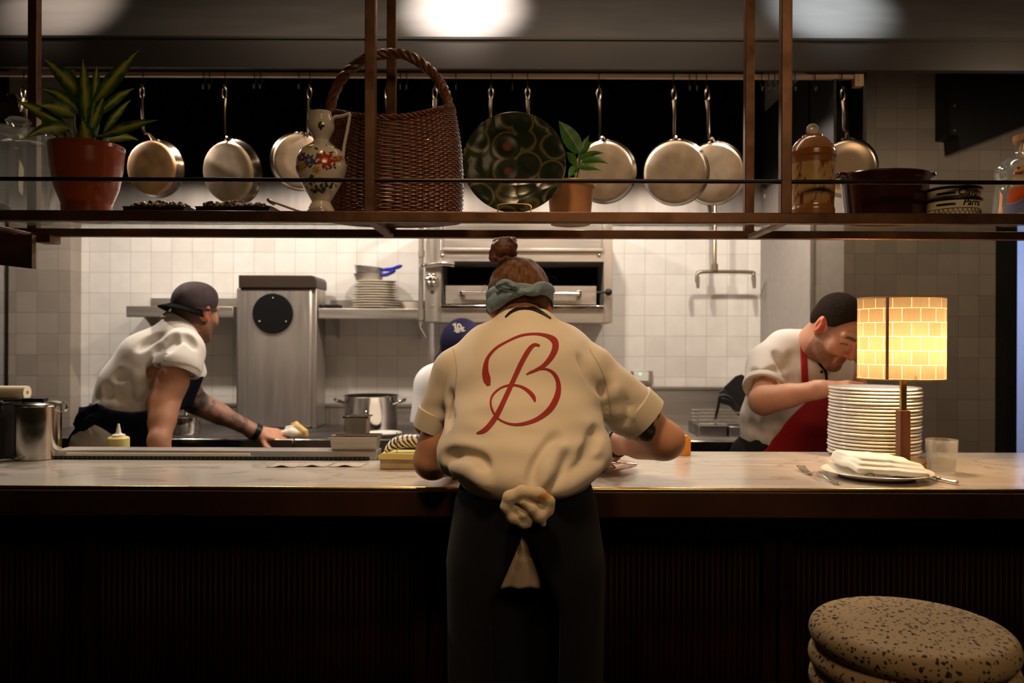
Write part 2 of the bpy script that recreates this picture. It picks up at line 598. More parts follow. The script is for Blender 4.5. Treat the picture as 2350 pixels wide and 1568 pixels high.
    def mesh(self, name, mat, parent=None, label=None, colors=None, smooth_it=0):
        g = openvdb.FloatGrid(0.08)
        g.copyFromArray(np.clip(self.d, -0.08, 0.08))
        pts, quads = g.convertToQuads(isovalue=0.0)
        co = np.asarray(pts, float) * self.h + self.lo
        if smooth_it:
            e = np.concatenate([quads[:, [0, 1]], quads[:, [1, 2]], quads[:, [2, 3]], quads[:, [3, 0]]])
            for _ in range(smooth_it):
                acc = np.zeros_like(co); cnt = np.zeros(len(co))
                np.add.at(acc, e[:, 0], co[e[:, 1]]); np.add.at(acc, e[:, 1], co[e[:, 0]])
                np.add.at(cnt, e[:, 0], 1); np.add.at(cnt, e[:, 1], 1)
                co = co * 0.4 + 0.6 * acc / np.maximum(cnt, 1)[:, None]
        b = np.array(BASE.get(parent, (0, 0, 0))) if parent is not None else np.zeros(3)
        me = bpy.data.meshes.new(name)
        q = np.asarray(quads)[:, ::-1]
        me.from_pydata((co - b).tolist(), [], q.tolist())
        for m in (mat if isinstance(mat, (list, tuple)) else [mat]):
            me.materials.append(m)
        # outward normals
        n = np.empty(len(me.polygons) * 3); me.polygons.foreach_get('normal', n)
        c = np.empty(len(me.polygons) * 3); me.polygons.foreach_get('center', c)
        n = n.reshape(-1, 3); c = c.reshape(-1, 3)
        A = np.empty(len(me.polygons)); me.polygons.foreach_get('area', A)
        if ((n * c).sum(1) * A).sum() < 0:
            me.flip_normals()
        return finish(name, me, parent, True, 0, 0, 0, label, colors, ang=3.2)


def wave(co, s, seed=0):
    """cheap lumpy noise in 0..1 for patterns that belong to a thing's own surface"""
    x, y, z = co[:, 0] * s, co[:, 1] * s, co[:, 2] * s
    r = np.random.default_rng(seed); t = np.zeros(len(co))
    for i in range(6):
        a = r.normal(size=3); a /= np.linalg.norm(a); f = 1 + 0.9 * i
        t += np.sin((x * a[0] + y * a[1] + z * a[2]) * f + r.uniform(0, 6.3) + 1.3 * np.sin(t * 2)) / (1 + 0.4 * i)
    return 0.5 + 0.5 * np.tanh(t * 0.7)

# ================================================================== THE SETTING
YW = 4.35
TILE_W = tile_mat('white_handmade_tile', (0.80, 0.775, 0.73), (0.70, 0.675, 0.63), (0.52, 0.48, 0.43), 0.111)
TILE_P = tile_mat('shade_toned_pillar_tile', (0.36, 0.31, 0.26), (0.28, 0.24, 0.20), (0.22, 0.19, 0.16), 0.111)  # same tile, colour darkened to stand for the shade on the pillar
TILE_R = tile_mat('shade_toned_right_tile', (0.50, 0.44, 0.38), (0.40, 0.35, 0.30), (0.28, 0.24, 0.2), 0.111)  # same tile, colour greyed for the wall the hood lamps miss
PLASTER = M('dark_plaster', (0.05, 0.04, 0.035), 0.9)
FLOORM = M('dark_floor_boards', (0.022, 0.014, 0.010), 0.6, noise=(3, 0.3))
struct('floor', MB().box((-4.6, -2.2, -0.1), (4.8, 5.6, 0.0)), FLOORM, smooth=False)
struct('ceiling', MB().box((-4.6, -2.2, 3.3), (4.8, 5.6, 3.4)), PLASTER, smooth=False)
XP = 1.29
struct('wall_back', MB().box((-3.6, YW, 0), (XP, YW + 0.1, 3.3)), TILE_W, smooth=False)
PILX0, PILX1 = P(18, 784, 4.25).x, P(163, 784, 4.25).x
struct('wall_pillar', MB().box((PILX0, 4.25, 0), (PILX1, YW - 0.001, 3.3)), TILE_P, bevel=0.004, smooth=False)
struct('wall_partition', MB().box((XP, 3.60, 0), (XP + 0.15, YW + 0.1, 3.3)), M('grey_render', (0.30, 0.27, 0.24), 0.6, noise=(30, 0.06)), smooth=False)
struct('trim_1', MB().box((XP - 0.003, 3.592, 0.0), (XP + 0.012, 3.60, 3.3)), STEEL, smooth=False)
XR = P(2310, 784, 4.2).x
struct('wall_right', MB().box((XP + 0.15, 4.30, 0), (XR, 4.45, 3.3)), TILE_R, smooth=False)
struct('wall_lintel', MB().box((XR, 4.30, 1.98), (4.8, 4.45, 3.3)).box((2.98, 4.30, 0), (4.8, 4.45, 1.98)), TILE_R, smooth=False)
struct('trim_2', MB().box((XR, 4.20, 0), (P(2334, 784, 4.2).x, 4.45, 1.98)), BLACK, smooth=False)
struct('wall_next_room', MB().box((XR - 0.3, 5.3, 0), (4.7, 5.4, 3.3)), M('pale_plaster', (0.62, 0.64, 0.68), 0.85), smooth=False)
struct('wall_far_right', MB().box((4.7, 2.0, 0), (4.8, 5.4, 3.3)), M('pale_plaster', (0.62, 0.64, 0.68), 0.85), smooth=False)
struct('trim_3', MB().box((PILX1, YW - 0.014, 1.93), (XP, YW - 0.001, 2.165)), M('dull_wall_steel', (0.24, 0.215, 0.195), 0.4, 0.6, noise=(3.0, 0.15), stretch=(6, 6, 0.5)), smooth=False)

# ------------------------------------------------------------------ range hood
HX0, HX1 = -3.1, 2.75
HOODM = M('hood_sheet_steel', (0.056, 0.052, 0.049), 0.6, 0.2, noise=(4, 0.12), stretch=(0.6, 3, 3), rnoise=(6, 0.08))
TRIMM = M('hood_dark_trim', (0.020, 0.016, 0.0135), 0.5, 0.4, noise=(6, 0.12), stretch=(0.5, 4, 4))
hood = thing('range_hood', 'long grey sheet steel extractor hood across the top, lit in three pools', 'extractor hood', (0, 3.25, 2.4))
b = MB()
b.prism([(3.262, 2.52), (3.80, 3.30), (3.86, 3.30), (3.30, 2.515)], HX0, HX1, 'x')
b.build('canopy', HOODM, hood, smooth=False)
b = MB(); b.box((HX0, 3.25, 2.401), (HX1, 3.29, 2.522)); b.box((HX0, 3.244, 2.398), (HX1, 3.25, 2.406)); b.box((HX0, 3.244, 2.516), (HX1, 3.262, 2.526))
b.build('front_band', TRIMM, hood, smooth=False, label='dark band along the hood front')
b = MB()
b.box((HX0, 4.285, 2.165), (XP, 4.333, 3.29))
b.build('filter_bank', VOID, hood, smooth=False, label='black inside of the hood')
b = MB(); b.box((1.447, 3.42, 2.10), (1.462, 3.598, 2.52)); b.box((1.276, 3.30, 2.12), (1.287, 4.284, 2.51)); b.box((1.276, 3.574, 2.10), (1.462, 3.590, 2.62)); b.build('end_panel', BLACK, hood, smooth=False, label='black end panel of the hood')

duct = MB()
poly = [(2180, 100), (2180, 309), (2200, 311), (2203, 343), (2350, 288), (2520, 224), (2520, 100)]
duct.prism([(P(x, y, 4.15).x, P(x, y, 4.15).z) for x, y in poly], 4.15, 4.298)
dt = thing('ventilation_duct', 'black sheet metal duct with slanting lower edge under the hood at far right', 'duct', (2.5, 4.2, 2.3))
duct.build('duct_body', BLACK, dt, smooth=False)
b = MB()
for py in (243, 300):
    q = P(2190, py, 4.15); b = MB(); b.ell((q.x, 4.148, q.z), (0.006, 0.004, 0.006), 10, 6)
    b.build('rivet', STEEL, dt); b = MB()

# ------------------------------------------------------------------ pot rail, hooks, pans
YR = 3.305
rail = thing('pot_rail', 'flat steel pot rail running along under the hood band', 'pot rail', (0, YR, 2.39))
b = MB(); b.box((HX0, YR - 0.010, 2.380), (1.385, YR + 0.010, 2.3975)); b.build('bar', M('dull_rail_steel', (0.30, 0.22, 0.16), 0.5, 0.6), rail, smooth=False)
b = MB(); q = P(1969, 185, YR)
b.box((q.x - 0.018, YR - 0.014, q.z - 0.026), (q.x + 0.018, YR + 0.02, 2.3978))
bk = b.build('bracket', M('tan_painted_bracket', (0.30, 0.20, 0.12), 0.6), rail, smooth=False, label='tan end bracket with two screws')
b = MB()
for dz in (0.008, -0.008):
    b.ell((q.x, YR - 0.0150, q.z + dz), (0.004, 0.002, 0.004), 8, 6)
b.build('screw', STEEL, bk)


def make_hook(x, tag_label):
    t = MB()
    pts = [(x, YR, 2.380 - 0.040)]
    pts = [(x, YR - 0.014, 2.372), (x, YR - 0.014, 2.398), (x, YR - 0.004, 2.4005), (x, YR + 0.004, 2.4005), (x, YR + 0.014, 2.396), (x, YR + 0.013, 2.375),
           (x, YR + 0.002, 2.362), (x, YR - 0.006, 2.352), (x, YR - 0.014, 2.342), (x, YR - 0.016, 2.333), (x, YR - 0.022, 2.328), (x, YR - 0.028, 2.334), (x, YR - 0.030, 2.345)]
    t.tube([(a, bb, c - 0.003) for a, bb, c in spline(pts, 4)], 0.0022, 6)
    o = t.build('s_hook', BLACK)
    return tag(o, tag_label, 'hook', 'hooks on the pot rail')


PANS = [  # hook px, handle end py, body centre px, py, radius px, turn, tilt, base material, label
    (326, 308, 344, 385, 60, 0.18, 0.10, COPPERY, 'frying pan with brown heat-stained base hanging just right of the terracotta pot'),
    (515, 322, 519, 396, 68, 0.36, 0.18, SATIN, 'frying pan hanging alone in the gap between the plant and the floral jug'),
    (710, 318, 692, 370, 60, -0.40, 0.16, SATIN, 'frying pan hanging half hidden behind the white floral jug'),
    (888, 300, 892, 360, 46, 0.1, 0.12, SATIN, 'pan hanging behind the left half of the wicker basket, only its handle top in view'),
    (998, 300, 1002, 360, 46, 0.2, 0.12, SATIN, 'pan hanging behind the wicker basket near its right handle foot'),
    (1127, 300, 1114, 364, 44, -0.25, 0.12, SATIN, 'pan hanging behind the left half of the green glazed plate'),
    (1211, 300, 1218, 362, 44, 0.1, 0.12, SATIN, 'pan with bright handle hanging behind the right half of the green glazed plate'),
    (1375, 320, 1384, 394, 66, 0.25, 0.16, SATIN, 'frying pan hanging behind the small yellow-rimmed plant pot'),
    (1547, 318, 1548, 396, 69, 0.30, 0.18, SATIN, 'frying pan hanging in front in the overlapping pair left of the iron posts'),
    (1623, 320, 1636, 398, 66, 0.30, 0.18, SATIN, 'frying pan hanging behind its neighbour in the overlapping pair left of the iron posts'),
    (1934, 302, 1944, 386, 62, 0.34, 0.22, M('bright_spun_pan_base', (0.52, 0.42, 0.31), 0.32, 1.0), 'shiny spun steel pan hanging between the brown canister and the tiled wall'),
    (52, 235, 18, 262, 44, -0.2, 0.1, PANSIDE, 'small dark saucepan hanging behind the glass jar at far left'),
]
HOOKED = {326: 'brown heat-stained pan right of the terracotta pot', 515: 'pan hanging alone between plant and floral jug', 710: 'pan behind the floral jug',
          888: 'pan behind the left half of the basket', 998: 'pan behind the right handle foot of the basket', 1127: 'pan behind the left half of the green plate',
          1211: 'pan behind the right half of the green plate', 1375: 'pan behind the yellow-rimmed plant pot', 1547: 'front pan of the overlapping pair',
          1623: 'rear pan of the overlapping pair', 1934: 'shiny pan beside the tiled wall', 52: 'small dark saucepan at far left'}
for (hx, hy, cx, cy, rp, turn, tilt, bm_, lab) in PANS:
    Yp = YR - 0.022
    q = P(hx, 190, Yp)
    root = thing('frying_pan', lab, 'pan', (q.x, Yp, 2.32), 'pans hanging from the pot rail')
    zt = 2.330
    back = 0.068 if cx == 1636 else 0.0     # the rear one of the overlapping pair
    c = P(cx, cy, Yp + 0.02 + back); r = S(rp, Yp + back)
    ax = Vector((math.sin(turn), math.cos(turn), 0)); ax.z = math.sin(tilt); ax.normalize()
    sx = Vector((0, 0, 1)).cross(ax).normalized(); uz = ax.cross(sx)
    b = MB()
    b.lathe([(0, 0.0), (r * 0.55, -0.0006), (r * 0.93, 0.0)], c, 40, axes=(sx, uz, ax))
    b.lathe([(r * 0.93, 0.0), (r * 1.0, 0.004), (r * 1.035, 0.014)], c, 40, axes=(sx, uz, ax))
    b.build('base', bm_, root, ang=1.2)
    b = MB()
    b.lathe([(r * 1.035, 0.014), (r * 1.07, 0.03), (r * 1.10, 0.052), (r * 1.125, 0.056), (r * 1.12, 0.058), (r * 1.08, 0.05), (r * 1.0, 0.012), (0, 0.008)], c, 40, axes=(sx, uz, ax))
    b.build('side_wall', PANSIDE, root, ang=1.2)
    top = c + uz * r * 1.06 + ax * 0.042
    e = P(hx + (cx - hx) * 0.25, hy, Yp)
    x0 = q.x
    hp = [top, top * 0.55 + e * 0.45 + Vector((0, -0.008, 0.012)), e + Vector((0, 0, 0.01)), Vector((x0 + (e.x - x0) * 0.4, Yp - 0.006, zt - 0.10)), Vector((x0, Yp, zt - 0.045))]
    hs = spline(hp, 6)
    b = MB(); b.tube(hs, [0.010 - 0.004 * math.sin(PI * i / (len(hs) - 1)) for i in range(len(hs))], 8, flat=0.6)
    # loop at the top of the handle
    lo = [Vector((x0 + 0.0085 * math.sin(t), Yp, zt - 0.022 - 0.024 * math.cos(t) * 1.0)) for t in [2 * PI * i / 16 for i in range(16)]]
    b.tube(lo, 0.0036, 6, closed=True)
    h = b.build('handle', PANSIDE, root)
    b = MB()
    for s in (-1, 0, 1):
        b.ell(top + sx * 0.016 * s + uz * 0.003, (0.0045, 0.0045, 0.0045), 8, 6)
    b.obox(top - uz * 0.006, sx, ax, uz, (0.026, 0.006, 0.008))
    b.build('rivet_plate', PANSIDE, h, bevel=0.002)
    make_hook(q.x, 'black s-shaped hook holding the ' + HOOKED[hx])
for px, where in ((470, 'left one of two, left of the lone pan near the plant'), (484, 'right one of two, left of the lone pan near the plant'), (586, 'left one of two, right of the lone pan near the plant'),
                  (600, 'right one of two, right of the lone pan near the plant'), (688, 'just left of the pan behind the jug'), (920, 'left one of two inside the basket handle arch'),
                  (934, 'right one of two inside the basket handle arch'), (1047, 'just right of the basket handle'), (1176, 'between the two pans behind the green plate'),
                  (1581, 'left one of two, above the overlapping pans'), (1597, 'right one of two, above the overlapping pans'), (1746, 'leftmost of four between the two right posts'),
                  (1762, 'second of four between the two right posts'), (1776, 'third of four between the two right posts'), (1788, 'rightmost of four, half behind the front right post'),
                  (1822, 'just right of the front right post'), (1868, 'straight above the canister knob')):
    make_hook(P(px, 180, YR).x, 'empty black s-shaped hook, ' + where)

# ------------------------------------------------------------------ cooking line along the back wall
ZR = 0.86
DARKTOP = M('seasoned_griddle_steel', (0.20, 0.185, 0.18), 0.34, 0.9, noise=(7, 0.3), rnoise=(10, 0.12))


def station(name, x0, x1, label, cat, top_mat, zback):
    t = thing(name, label, cat, (0.5 * (x0 + x1), 3.95, 0))
    b = MB(); b.box((x0, 3.62, 0.0), (x1, 4.335, ZR - 0.012)); b.build('body', STEEL, t, smooth=False)
    b = MB(); b.box((x0, 3.62, ZR - 0.012), (x1, 4.262, ZR)); b.build('hot_plate', top_mat, t, smooth=False)
    b = MB(); b.box((x0, 4.262, ZR - 0.01), (x1, 4.335, zback)); b.box((x0, 4.255, zback - 0.012), (x1, 4.262, zback)); b.build('splashback', STEELH, t, smooth=False)
    b = MB(); b.box((x0, 3.588, ZR - 0.05), (x1, 3.62, ZR + 0.002)); b.build('front_rail', POLISH, t, bevel=0.006)
    return t


station('griddle_station', -2.28, -1.012, 'long dark topped steel griddle at left behind the chef wiping it', 'griddle', DARKTOP, 0.965)
station('stove', -1.01, 0.498, 'steel stove with the big stockpot on it below the wall shelf', 'stove', DARKTOP, 0.965)
fry = station('fryer', 0.50, 1.285, 'steel fryer with high splashback between the centre chef and the red-aproned chef', 'fryer', STEEL, 1.062)
b = MB()
for (x0, x1, py, hgt) in ((1500, 1560, 975, 0.03), (1592, 1655, 975, 0.055), (1660, 1700, 978, 0.05)):
    q0, q1 = P(x0, py, 3.85), P(x1, py, 3.85)
    b.box((q0.x, 3.74, ZR), (q1.x, 3.98, ZR + hgt))
b.build('well_rim', DARKTOP, fry, bevel=0.006)
b = MB(); b.tube([P(1606, 975, 3.735), P(1668, 976, 3.735)], 0.006, 8); b.build('drain_bar', POLISH, fry)
for i, (px, lab) in enumerate(((1634, 'wire frying basket with black grip resting over the left fryer well'),)):
    q = P(px + 8, 975, 3.88)
    fb = thing('frying_basket', lab, 'frying basket', (q.x, 3.88, ZR + 0.06), None)
    b = MB()
    w_, d_, h_ = 0.10, 0.09, 0.05
    z0 = ZR + 0.057
    for k in range(9):
        xx = q.x - w_ + 2 * w_ * k / 8
        b.tube([(xx, 3.88 - d_, z0 + h_), (xx, 3.88 - d_, z0), (xx, 3.88 + d_, z0), (xx, 3.88 + d_, z0 + h_)], 0.0016, 5)
    for k in range(4):
        zz = z0 + h_ * k / 3
        b.tube([(q.x - w_, 3.88 - d_, zz), (q.x + w_, 3.88 - d_, zz), (q.x + w_, 3.88 + d_, zz), (q.x - w_, 3.88 + d_, zz)], 0.0018, 5, closed=True)
    b.build('wire_cage', STEEL, fb)
    b = MB(); b.tube(spline([P(1640, 965, 3.80), P(1648, 935, 3.78), P(1652, 912, 3.76), P(1662, 908, 3.75), P(1682, 917, 3.74)], 6), 0.007, 8)
    b.build('grip', BLACKP, fb, label='black bent grip')
lid = thing('angled_splash_guard', 'black angular splash guard standing behind the wire basket next to the white jacket', 'splash guard', (P(1690, 960, 4.0).x, 4.0, ZR))
b = MB(); b.prism([(P(x, y, 4.05).x, P(x, y, 4.05).z) for x, y in ((1652, 900), (1690, 864), (1703, 860), (1722, 872), (1740, 930), (1740, 976), (1722, 976))], 4.05, 4.07)
b.build('guard_plate', BLACK, lid, smooth=False)
b = MB(); b.bar(P(1655, 896, 4.03), P(1722, 975, 3.99), 0.02, 0.035); b.build('guard_edge', M('worn_dark_steel', (0.09, 0.08, 0.07), 0.35, 0.9), lid, smooth=False, bevel=0.003)
b = MB(); b.bar(P(1648, 917, 4.0), P(1680, 926, 3.99), 0.03, 0.03); b.build('guard_grip', BLACKP, lid, bevel=0.005)

# stockpot, saucepan, plate on the stove


def side_handle(b, c, d, r, z, wdt=0.035, out=0.045, up=0.0, th=0.006):
    c = v3(c); d = v3(d).normalized(); s = Vector((-d.y, d.x, 0))
    p0 = c + d * r
    b.tube(spline([p0 + s * wdt + Vector((0, 0, z)), p0 + s * wdt * 0.9 + d * out * 0.7 + Vector((0, 0, z + up * 0.6)), p0 + d * out + Vector((0, 0, z + up)),
                   p0 - s * wdt * 0.9 + d * out * 0.7 + Vector((0, 0, z + up * 0.6)), p0 - s * wdt + Vector((0, 0, z))], 5), th, 8)


Yk = 3.95; c = P(852, 950, Yk); R_ = S(60, Yk); zt = P(852, 908, Yk).z
sp = thing('stockpot', 'large two-handled steel stockpot standing on the stove', 'pot', (c.x, Yk, ZR))
b = MB(); b.lathe([(0, ZR), (R_ * 0.97, ZR), (R_, ZR + 0.006), (R_, zt - 0.006), (R_ + 0.005, zt), (R_ + 0.004, zt + 0.003), (R_ - 0.004, zt), (R_ - 0.004, ZR + 0.01), (0, ZR + 0.008)], (c.x, Yk, 0), 48)
b.build('pot_body', POLISH, sp)
for s in (-1, 1):
    b = MB(); side_handle(b, (c.x, Yk, 0), (s, -0.25, 0), R_, zt - 0.035, 0.032, 0.048, 0.02); b.build('handle', POLISH, sp)

Yk = 3.80; c = P(427, 950, Yk); R_ = S(31, Yk)
sp = thing('saucepan', 'small shiny lidded saucepan on the griddle under the tattooed arm', 'pot', (c.x, Yk, ZR))
zt = P(427, 957, Yk).z
b = MB(); b.lathe([(0, ZR), (R_ * 0.95, ZR), (R_, ZR + 0.006), (R_, zt), (R_ + 0.003, zt + 0.003), (0, zt + 0.003)], (c.x, Yk, 0), 36); b.build('pot_body', POLISH, sp)
b = MB(); b.lathe([(R_ + 0.002, zt + 0.003), (R_ * 0.7, zt + 0.011), (0.008, zt + 0.014), (0.006, zt + 0.022), (0.013, zt + 0.028), (0.009, zt + 0.034), (0, zt + 0.035)], (c.x, Yk, 0), 36); b.build('lid', POLISH, sp)
b = MB(); b.tube(spline([(c.x - 0.02, Yk - R_, zt - 0.02), (c.x - 0.03, Yk - R_ - 0.04, zt - 0.018), (c.x - 0.05, Yk - R_ - 0.10, zt - 0.002)], 5), 0.006, 8, flat=0.6); b.build('handle', POLISH, sp)

Yk = 3.73; c = P(880, 999, Yk)
b = MB(); R_ = S(42, Yk); b.lathe([(0, ZR), (R_ * 0.6, ZR), (R_ * 0.62, ZR + 0.003), (R_, ZR + 0.016), (R_, ZR + 0.018), (R_ * 0.6, ZR + 0.007), (0, ZR + 0.006)], (c.x, Yk, 0), 40)
tag(b.build('side_plate', CHINA), 'small white plate on the stove edge in front of the stockpot', 'plate')

# tall steel housing with the round black port
t = thing('steel_flue_cabinet', 'tall brushed steel cabinet with a round black port and dark rounded cap', 'steel cabinet', (P(632, 900, 4.05).x, 4.14, ZR))
x0, x1 = P(541, 800, 4.05).x, P(715, 800, 4.05).x
zt = P(632, 660, 4.05).z
b = MB(); b.box((x0, 4.05, ZR + 0.001), (x1, 4.25, zt)); b.build('front_panel', STEEL, t, bevel=0.012)
b = MB(); b.box((x1 - 0.002, 4.06, ZR + 0.001), (x1 + 0.022, 4.25, zt)); b.build('side_flange', STEEL, t, bevel=0.004)
zc = P(632, 632, 4.04).z; cx0, cx1 = P(548, 650, 4.04).x, P(727, 650, 4.04).x
pts = [(cx0, zt - 0.002), (cx0, zc)]
pts += [(cx1 - 0.03 + 0.03 * math.sin(a), zc - 0.03 + 0.03 * math.cos(a)) for a in [PI / 2 * i / 6 for i in range(7)]]
pts += [(cx1, zt - 0.002)]
b = MB(); b.prism(pts, 4.035, 4.25); b.build('cap', M('sooty_steel', (0.055, 0.038, 0.025), 0.45, 0.6), t, smooth=False, bevel=0.003)
q = P(626, 720, 4.045); r = S(46, 4.05)
b = MB(); b.lathe([(0, -0.012), (r * 0.97, -0.012), (r, -0.009), (r, 0.012)], (q.x, 4.05, q.z), 48, axes=((1, 0, 0), (0, 0, 1), (0, 1, 0)))
pt = b.build('port_cover', M('matt_black_cover', (0.006, 0.006, 0.006), 0.8, spec=0.1), t)
for (dx, dy) in ((0, -35), (-30, 19), (30, 19)):
    q2 = P(626 + dx, 719 + dy, 4.036)
    b = MB(); b.ell((q2.x, 4.036, q2.z), (0.0062, 0.006, 0.0062), 10, 6); b.build('bolt', POLISH, pt)


# wall shelves


def wall_shelf(px0, px1, pyt, pyb, label):
    Yf = 4.07
    x0, x1 = P(px0, 700, Yf).x, P(px1, 700, Yf).x
    zt, zb = P(px0, pyt, Yf).z, P(px0, pyb, Yf).z
    t = thing('wall_shelf', label, 'shelf', (0.5 * (x0 + x1), YW, zt), 'steel wall shelves')
    b = MB(); b.box((x0, Yf, zt - 0.006), (x1, YW - 0.001, zt)); b.build('shelf_board', STEELH, t, smooth=False)
    b = MB(); b.box((x0, Yf - 0.003, zb), (x1, Yf + 0.012, zt + 0.001)); b.build('front_edge', STEELH, t, bevel=0.004)
    b = MB(); b.box((x0, YW - 0.012, zt), (x1, YW - 0.001, zt + 0.055)); b.build('upstand', STEELH, t, smooth=False)
    for x in (x0 + 0.04, x1 - 0.04):
        b = MB(); b.prism([(Yf + 0.03, zt - 0.006), (YW - 0.001, zt - 0.006), (YW - 0.001, zt - 0.15)], x - 0.003, x + 0.003, 'x'); b.build('bracket', STEEL, t, smooth=False)
    return t, zt


wall_shelf(290, 536, 703, 728, 'steel wall shelf behind the cap of the left chef')
_, zs = wall_shelf(731, 968, 708, 732, 'steel wall shelf carrying the stack of off-white dishes')
Ys = 4.19
c = P(862, 700, Ys)
STACKW = M('offwhite_stoneware', (0.66, 0.60, 0.50), 0.45)
n = 11; h = 0.146 / n
first = None
for i in range(n):
    R_ = 0.124 - 0.019 * i / (n - 1)
    labs = ['off-white shallow dish at the bottom of the stack on the right wall shelf', 'off-white shallow dish at the top of the stack, right under the blue-handled skillets']
    lab = labs[0] if i == 0 else (labs[1] if i == n - 1 else 'off-white shallow dish, %s from the bottom of the stack on the wall shelf' % ORD[i])
    if first is None:
        b = MB(); b.lathe([(0, 0), (0.075, 0), (0.118, h * 0.75), (0.124, h * 0.8), (0.124, h * 1.0), (0.114, h * 0.95), (0.08, h * 0.35), (0, h * 0.3)], (0, 0, 0), 40)
        first = o = b.build('shallow_dish', STACKW)
    else:
        o = first.copy(); COL.objects.link(o)
    o.location = (c.x + 0.004 * math.sin(i * 2.1), Ys, zs + 0.0005 + i * h); o.scale = (R_ / 0.124, R_ / 0.124, 1)
    tag(o, lab, 'dish', 'off-white dishes stacked on the wall shelf')
BLUE = M('blue_silicone', (0.02, 0.035, 0.42), 0.5)
zt0 = zs + n * h + 0.002
for i in range(2):
    sk = thing('small_skillet', ['lower of the two nested steel skillets with blue grips', 'upper of the two nested steel skillets with blue grips'][i], 'skillet', (c.x - 0.03, Ys, zt0 + i * 0.03), 'blue-handled skillets')
    zz = zt0 + i * 0.026 + 0.002 * i
    tl = 0.10 * i
    axz = Vector((math.sin(tl), 0, math.cos(tl))); axx = Vector((math.cos(tl), 0, -math.sin(tl)))
    b = MB(); b.lathe([(0, 0), (0.062, 0), (0.068, 0.003), (0.077, 0.034), (0.080, 0.036), (0.074, 0.033), (0.064, 0.004), (0, 0.003)], (c.x - 0.035, Ys, zz + 0.008 * i), 36, axes=(axx, (0, 1, 0), axz))
    b.build('pan_body', STEELH, sk)
    p0 = Vector((c.x + 0.036, Ys - 0.035, zz + 0.026)); p1 = P((905, 920)[i], (620, 608)[i], Ys - 0.12)
    p1 = Vector((p1.x - 0.0, Ys - 0.10 + 0.02 * i, p1.z))
    b = MB(); b.tube(spline([p0, p0 * 0.5 + p1 * 0.5 + Vector((0, 0, -0.006)), p1], 6), [0.010, 0.011, 0.013, 0.014, 0.014, 0.014, 0.013, 0.012, 0.013, 0.014, 0.014, 0.012, 0.006], 10, flat=0.7); b.build('grip', BLUE, sk, label='blue grip')
b = MB(); q = P(945, 700, 4.18); b.lathe([(0, 0), (0.03, 0), (0.034, 0.003), (0.052, 0.036), (0.053, 0.038), (0.049, 0.036), (0.03, 0.006), (0, 0.005)], (q.x, 4.18, zs + 0.0005), 32)
tag(b.build('small_bowl', CHINA), 'small white bowl on the wall shelf next to the vertical pipe', 'bowl')
for px, wd, lab in ((738, 0.012, 'narrow black tub on the left end of the right wall shelf'), (766, 0.036, 'wide low black tub beside the stack of off-white dishes')):
    q = P(px, 700, 4.16)
    b = MB(); b.box((q.x - wd, 4.11, zs + 0.0005), (q.x + wd, 4.20, zs + 0.022))
    tag(b.build('black_tub', BLACKP, bevel=0.004), lab, 'tub', 'black tubs on the wall shelf')

# salamander grill
YF = 3.95


def pz(y, Y=YF): return P(1190, y, Y).z
def pxx(x, Y=YF): return P(x, 784, Y).x


sal = thing('salamander_grill', 'wall-mounted steel salamander grill with open black mouth behind the centre chef', 'grill', (pxx(1190), YW, pz(740)))
x0, xa, xb, x1 = pxx(975), pxx(1012), pxx(1385), pxx(1405)
b = MB(); b.box((x0, YF, pz(740)), (xa, 4.335, pz(500))); lc = b.build('control_column', STEEL, sal, bevel=0.003)
b = MB(); b.box((xb, YF, pz(741)), (x1, 4.335, pz(500))); b.build('side_column', STEEL, sal, bevel=0.003)
b = MB(); b.box((xa, YF + 0.004, pz(600)), (xb, 4.335, pz(500))); top = b.build('top_panel', STEELH, sal, smooth=False)
b = MB(); b.box((xa + 0.012, YF - 0.006, pz(572)), (xb - 0.01, YF + 0.004, pz(500))); b.box((xa + 0.006, YF - 0.012, pz(578)), (xb - 0.006, YF + 0.004, pz(570))); b.build('raised_panel', STEELH, sal, bevel=0.004)
b = MB(); b.box((xa, YF + 0.002, pz(740)), (xb, 4.335, pz(708))); b.build('bottom_panel', STEELH, sal, smooth=False)
b = MB(); b.box((xa, YF - 0.012, pz(710)), (xb, YF + 0.02, pz(701))); b.build('front_lip', POLISH, sal, bevel=0.003)
b = MB(); b.box((xa, 4.28, pz(708)), (xb, 4.333, pz(600))); b.build('oven_back', VOID, sal, smooth=False)
dx0, dx1 = pxx(1022), pxx(1368)
b = MB(); b.box((dx0, YF + 0.005, pz(698)), (dx1, YF + 0.02, pz(656))); b.box((dx0 + 0.01, YF + 0.02, pz(694)), (dx1 - 0.01, 4.26, pz(690))); dr = b.build('grill_rack', STEELH, sal, smooth=False)
b = MB(); b.tube([P(1060, 672, YF - 0.03), P(1330, 675, YF - 0.03)], 0.011, 12)
for px in (1062, 1328):
    q = P(px, 674, YF); b.box((q.x - 0.012, YF - 0.03, q.z - 0.02), (q.x + 0.012, YF + 0.006, q.z + 0.012))
b.build('handle', POLISH, dr, bevel=0.002)
q = P(991, 641, YF)
b = MB()
for k in range(6):
    a = k * PI / 3; b.ell((q.x + 0.022 * math.cos(a), YF - 0.016, q.z + 0.022 * math.sin(a)), (0.012, 0.014, 0.012), 12, 8)
b.ell((q.x, YF - 0.012, q.z), (0.024, 0.016, 0.024), 16, 8)
b.build('dial', POLISH, lc)
b = MB(); q = P(992, 670, YF); b.lathe([(0, -0.003), (0.0085, -0.003), (0.0085, 0.004)], (q.x, YF, q.z), 20, axes=((1, 0, 0), (0, 0, 1), (0, 1, 0))); b.build('button', BLACK, lc)  # black disc standing for a dark hole in the column
b = MB(); q = P(992, 703, YF); b.ell((q.x, YF, q.z), (0.006, 0.005, 0.006), 10, 6); b.build('screw', POLISH, lc)
b = MB()
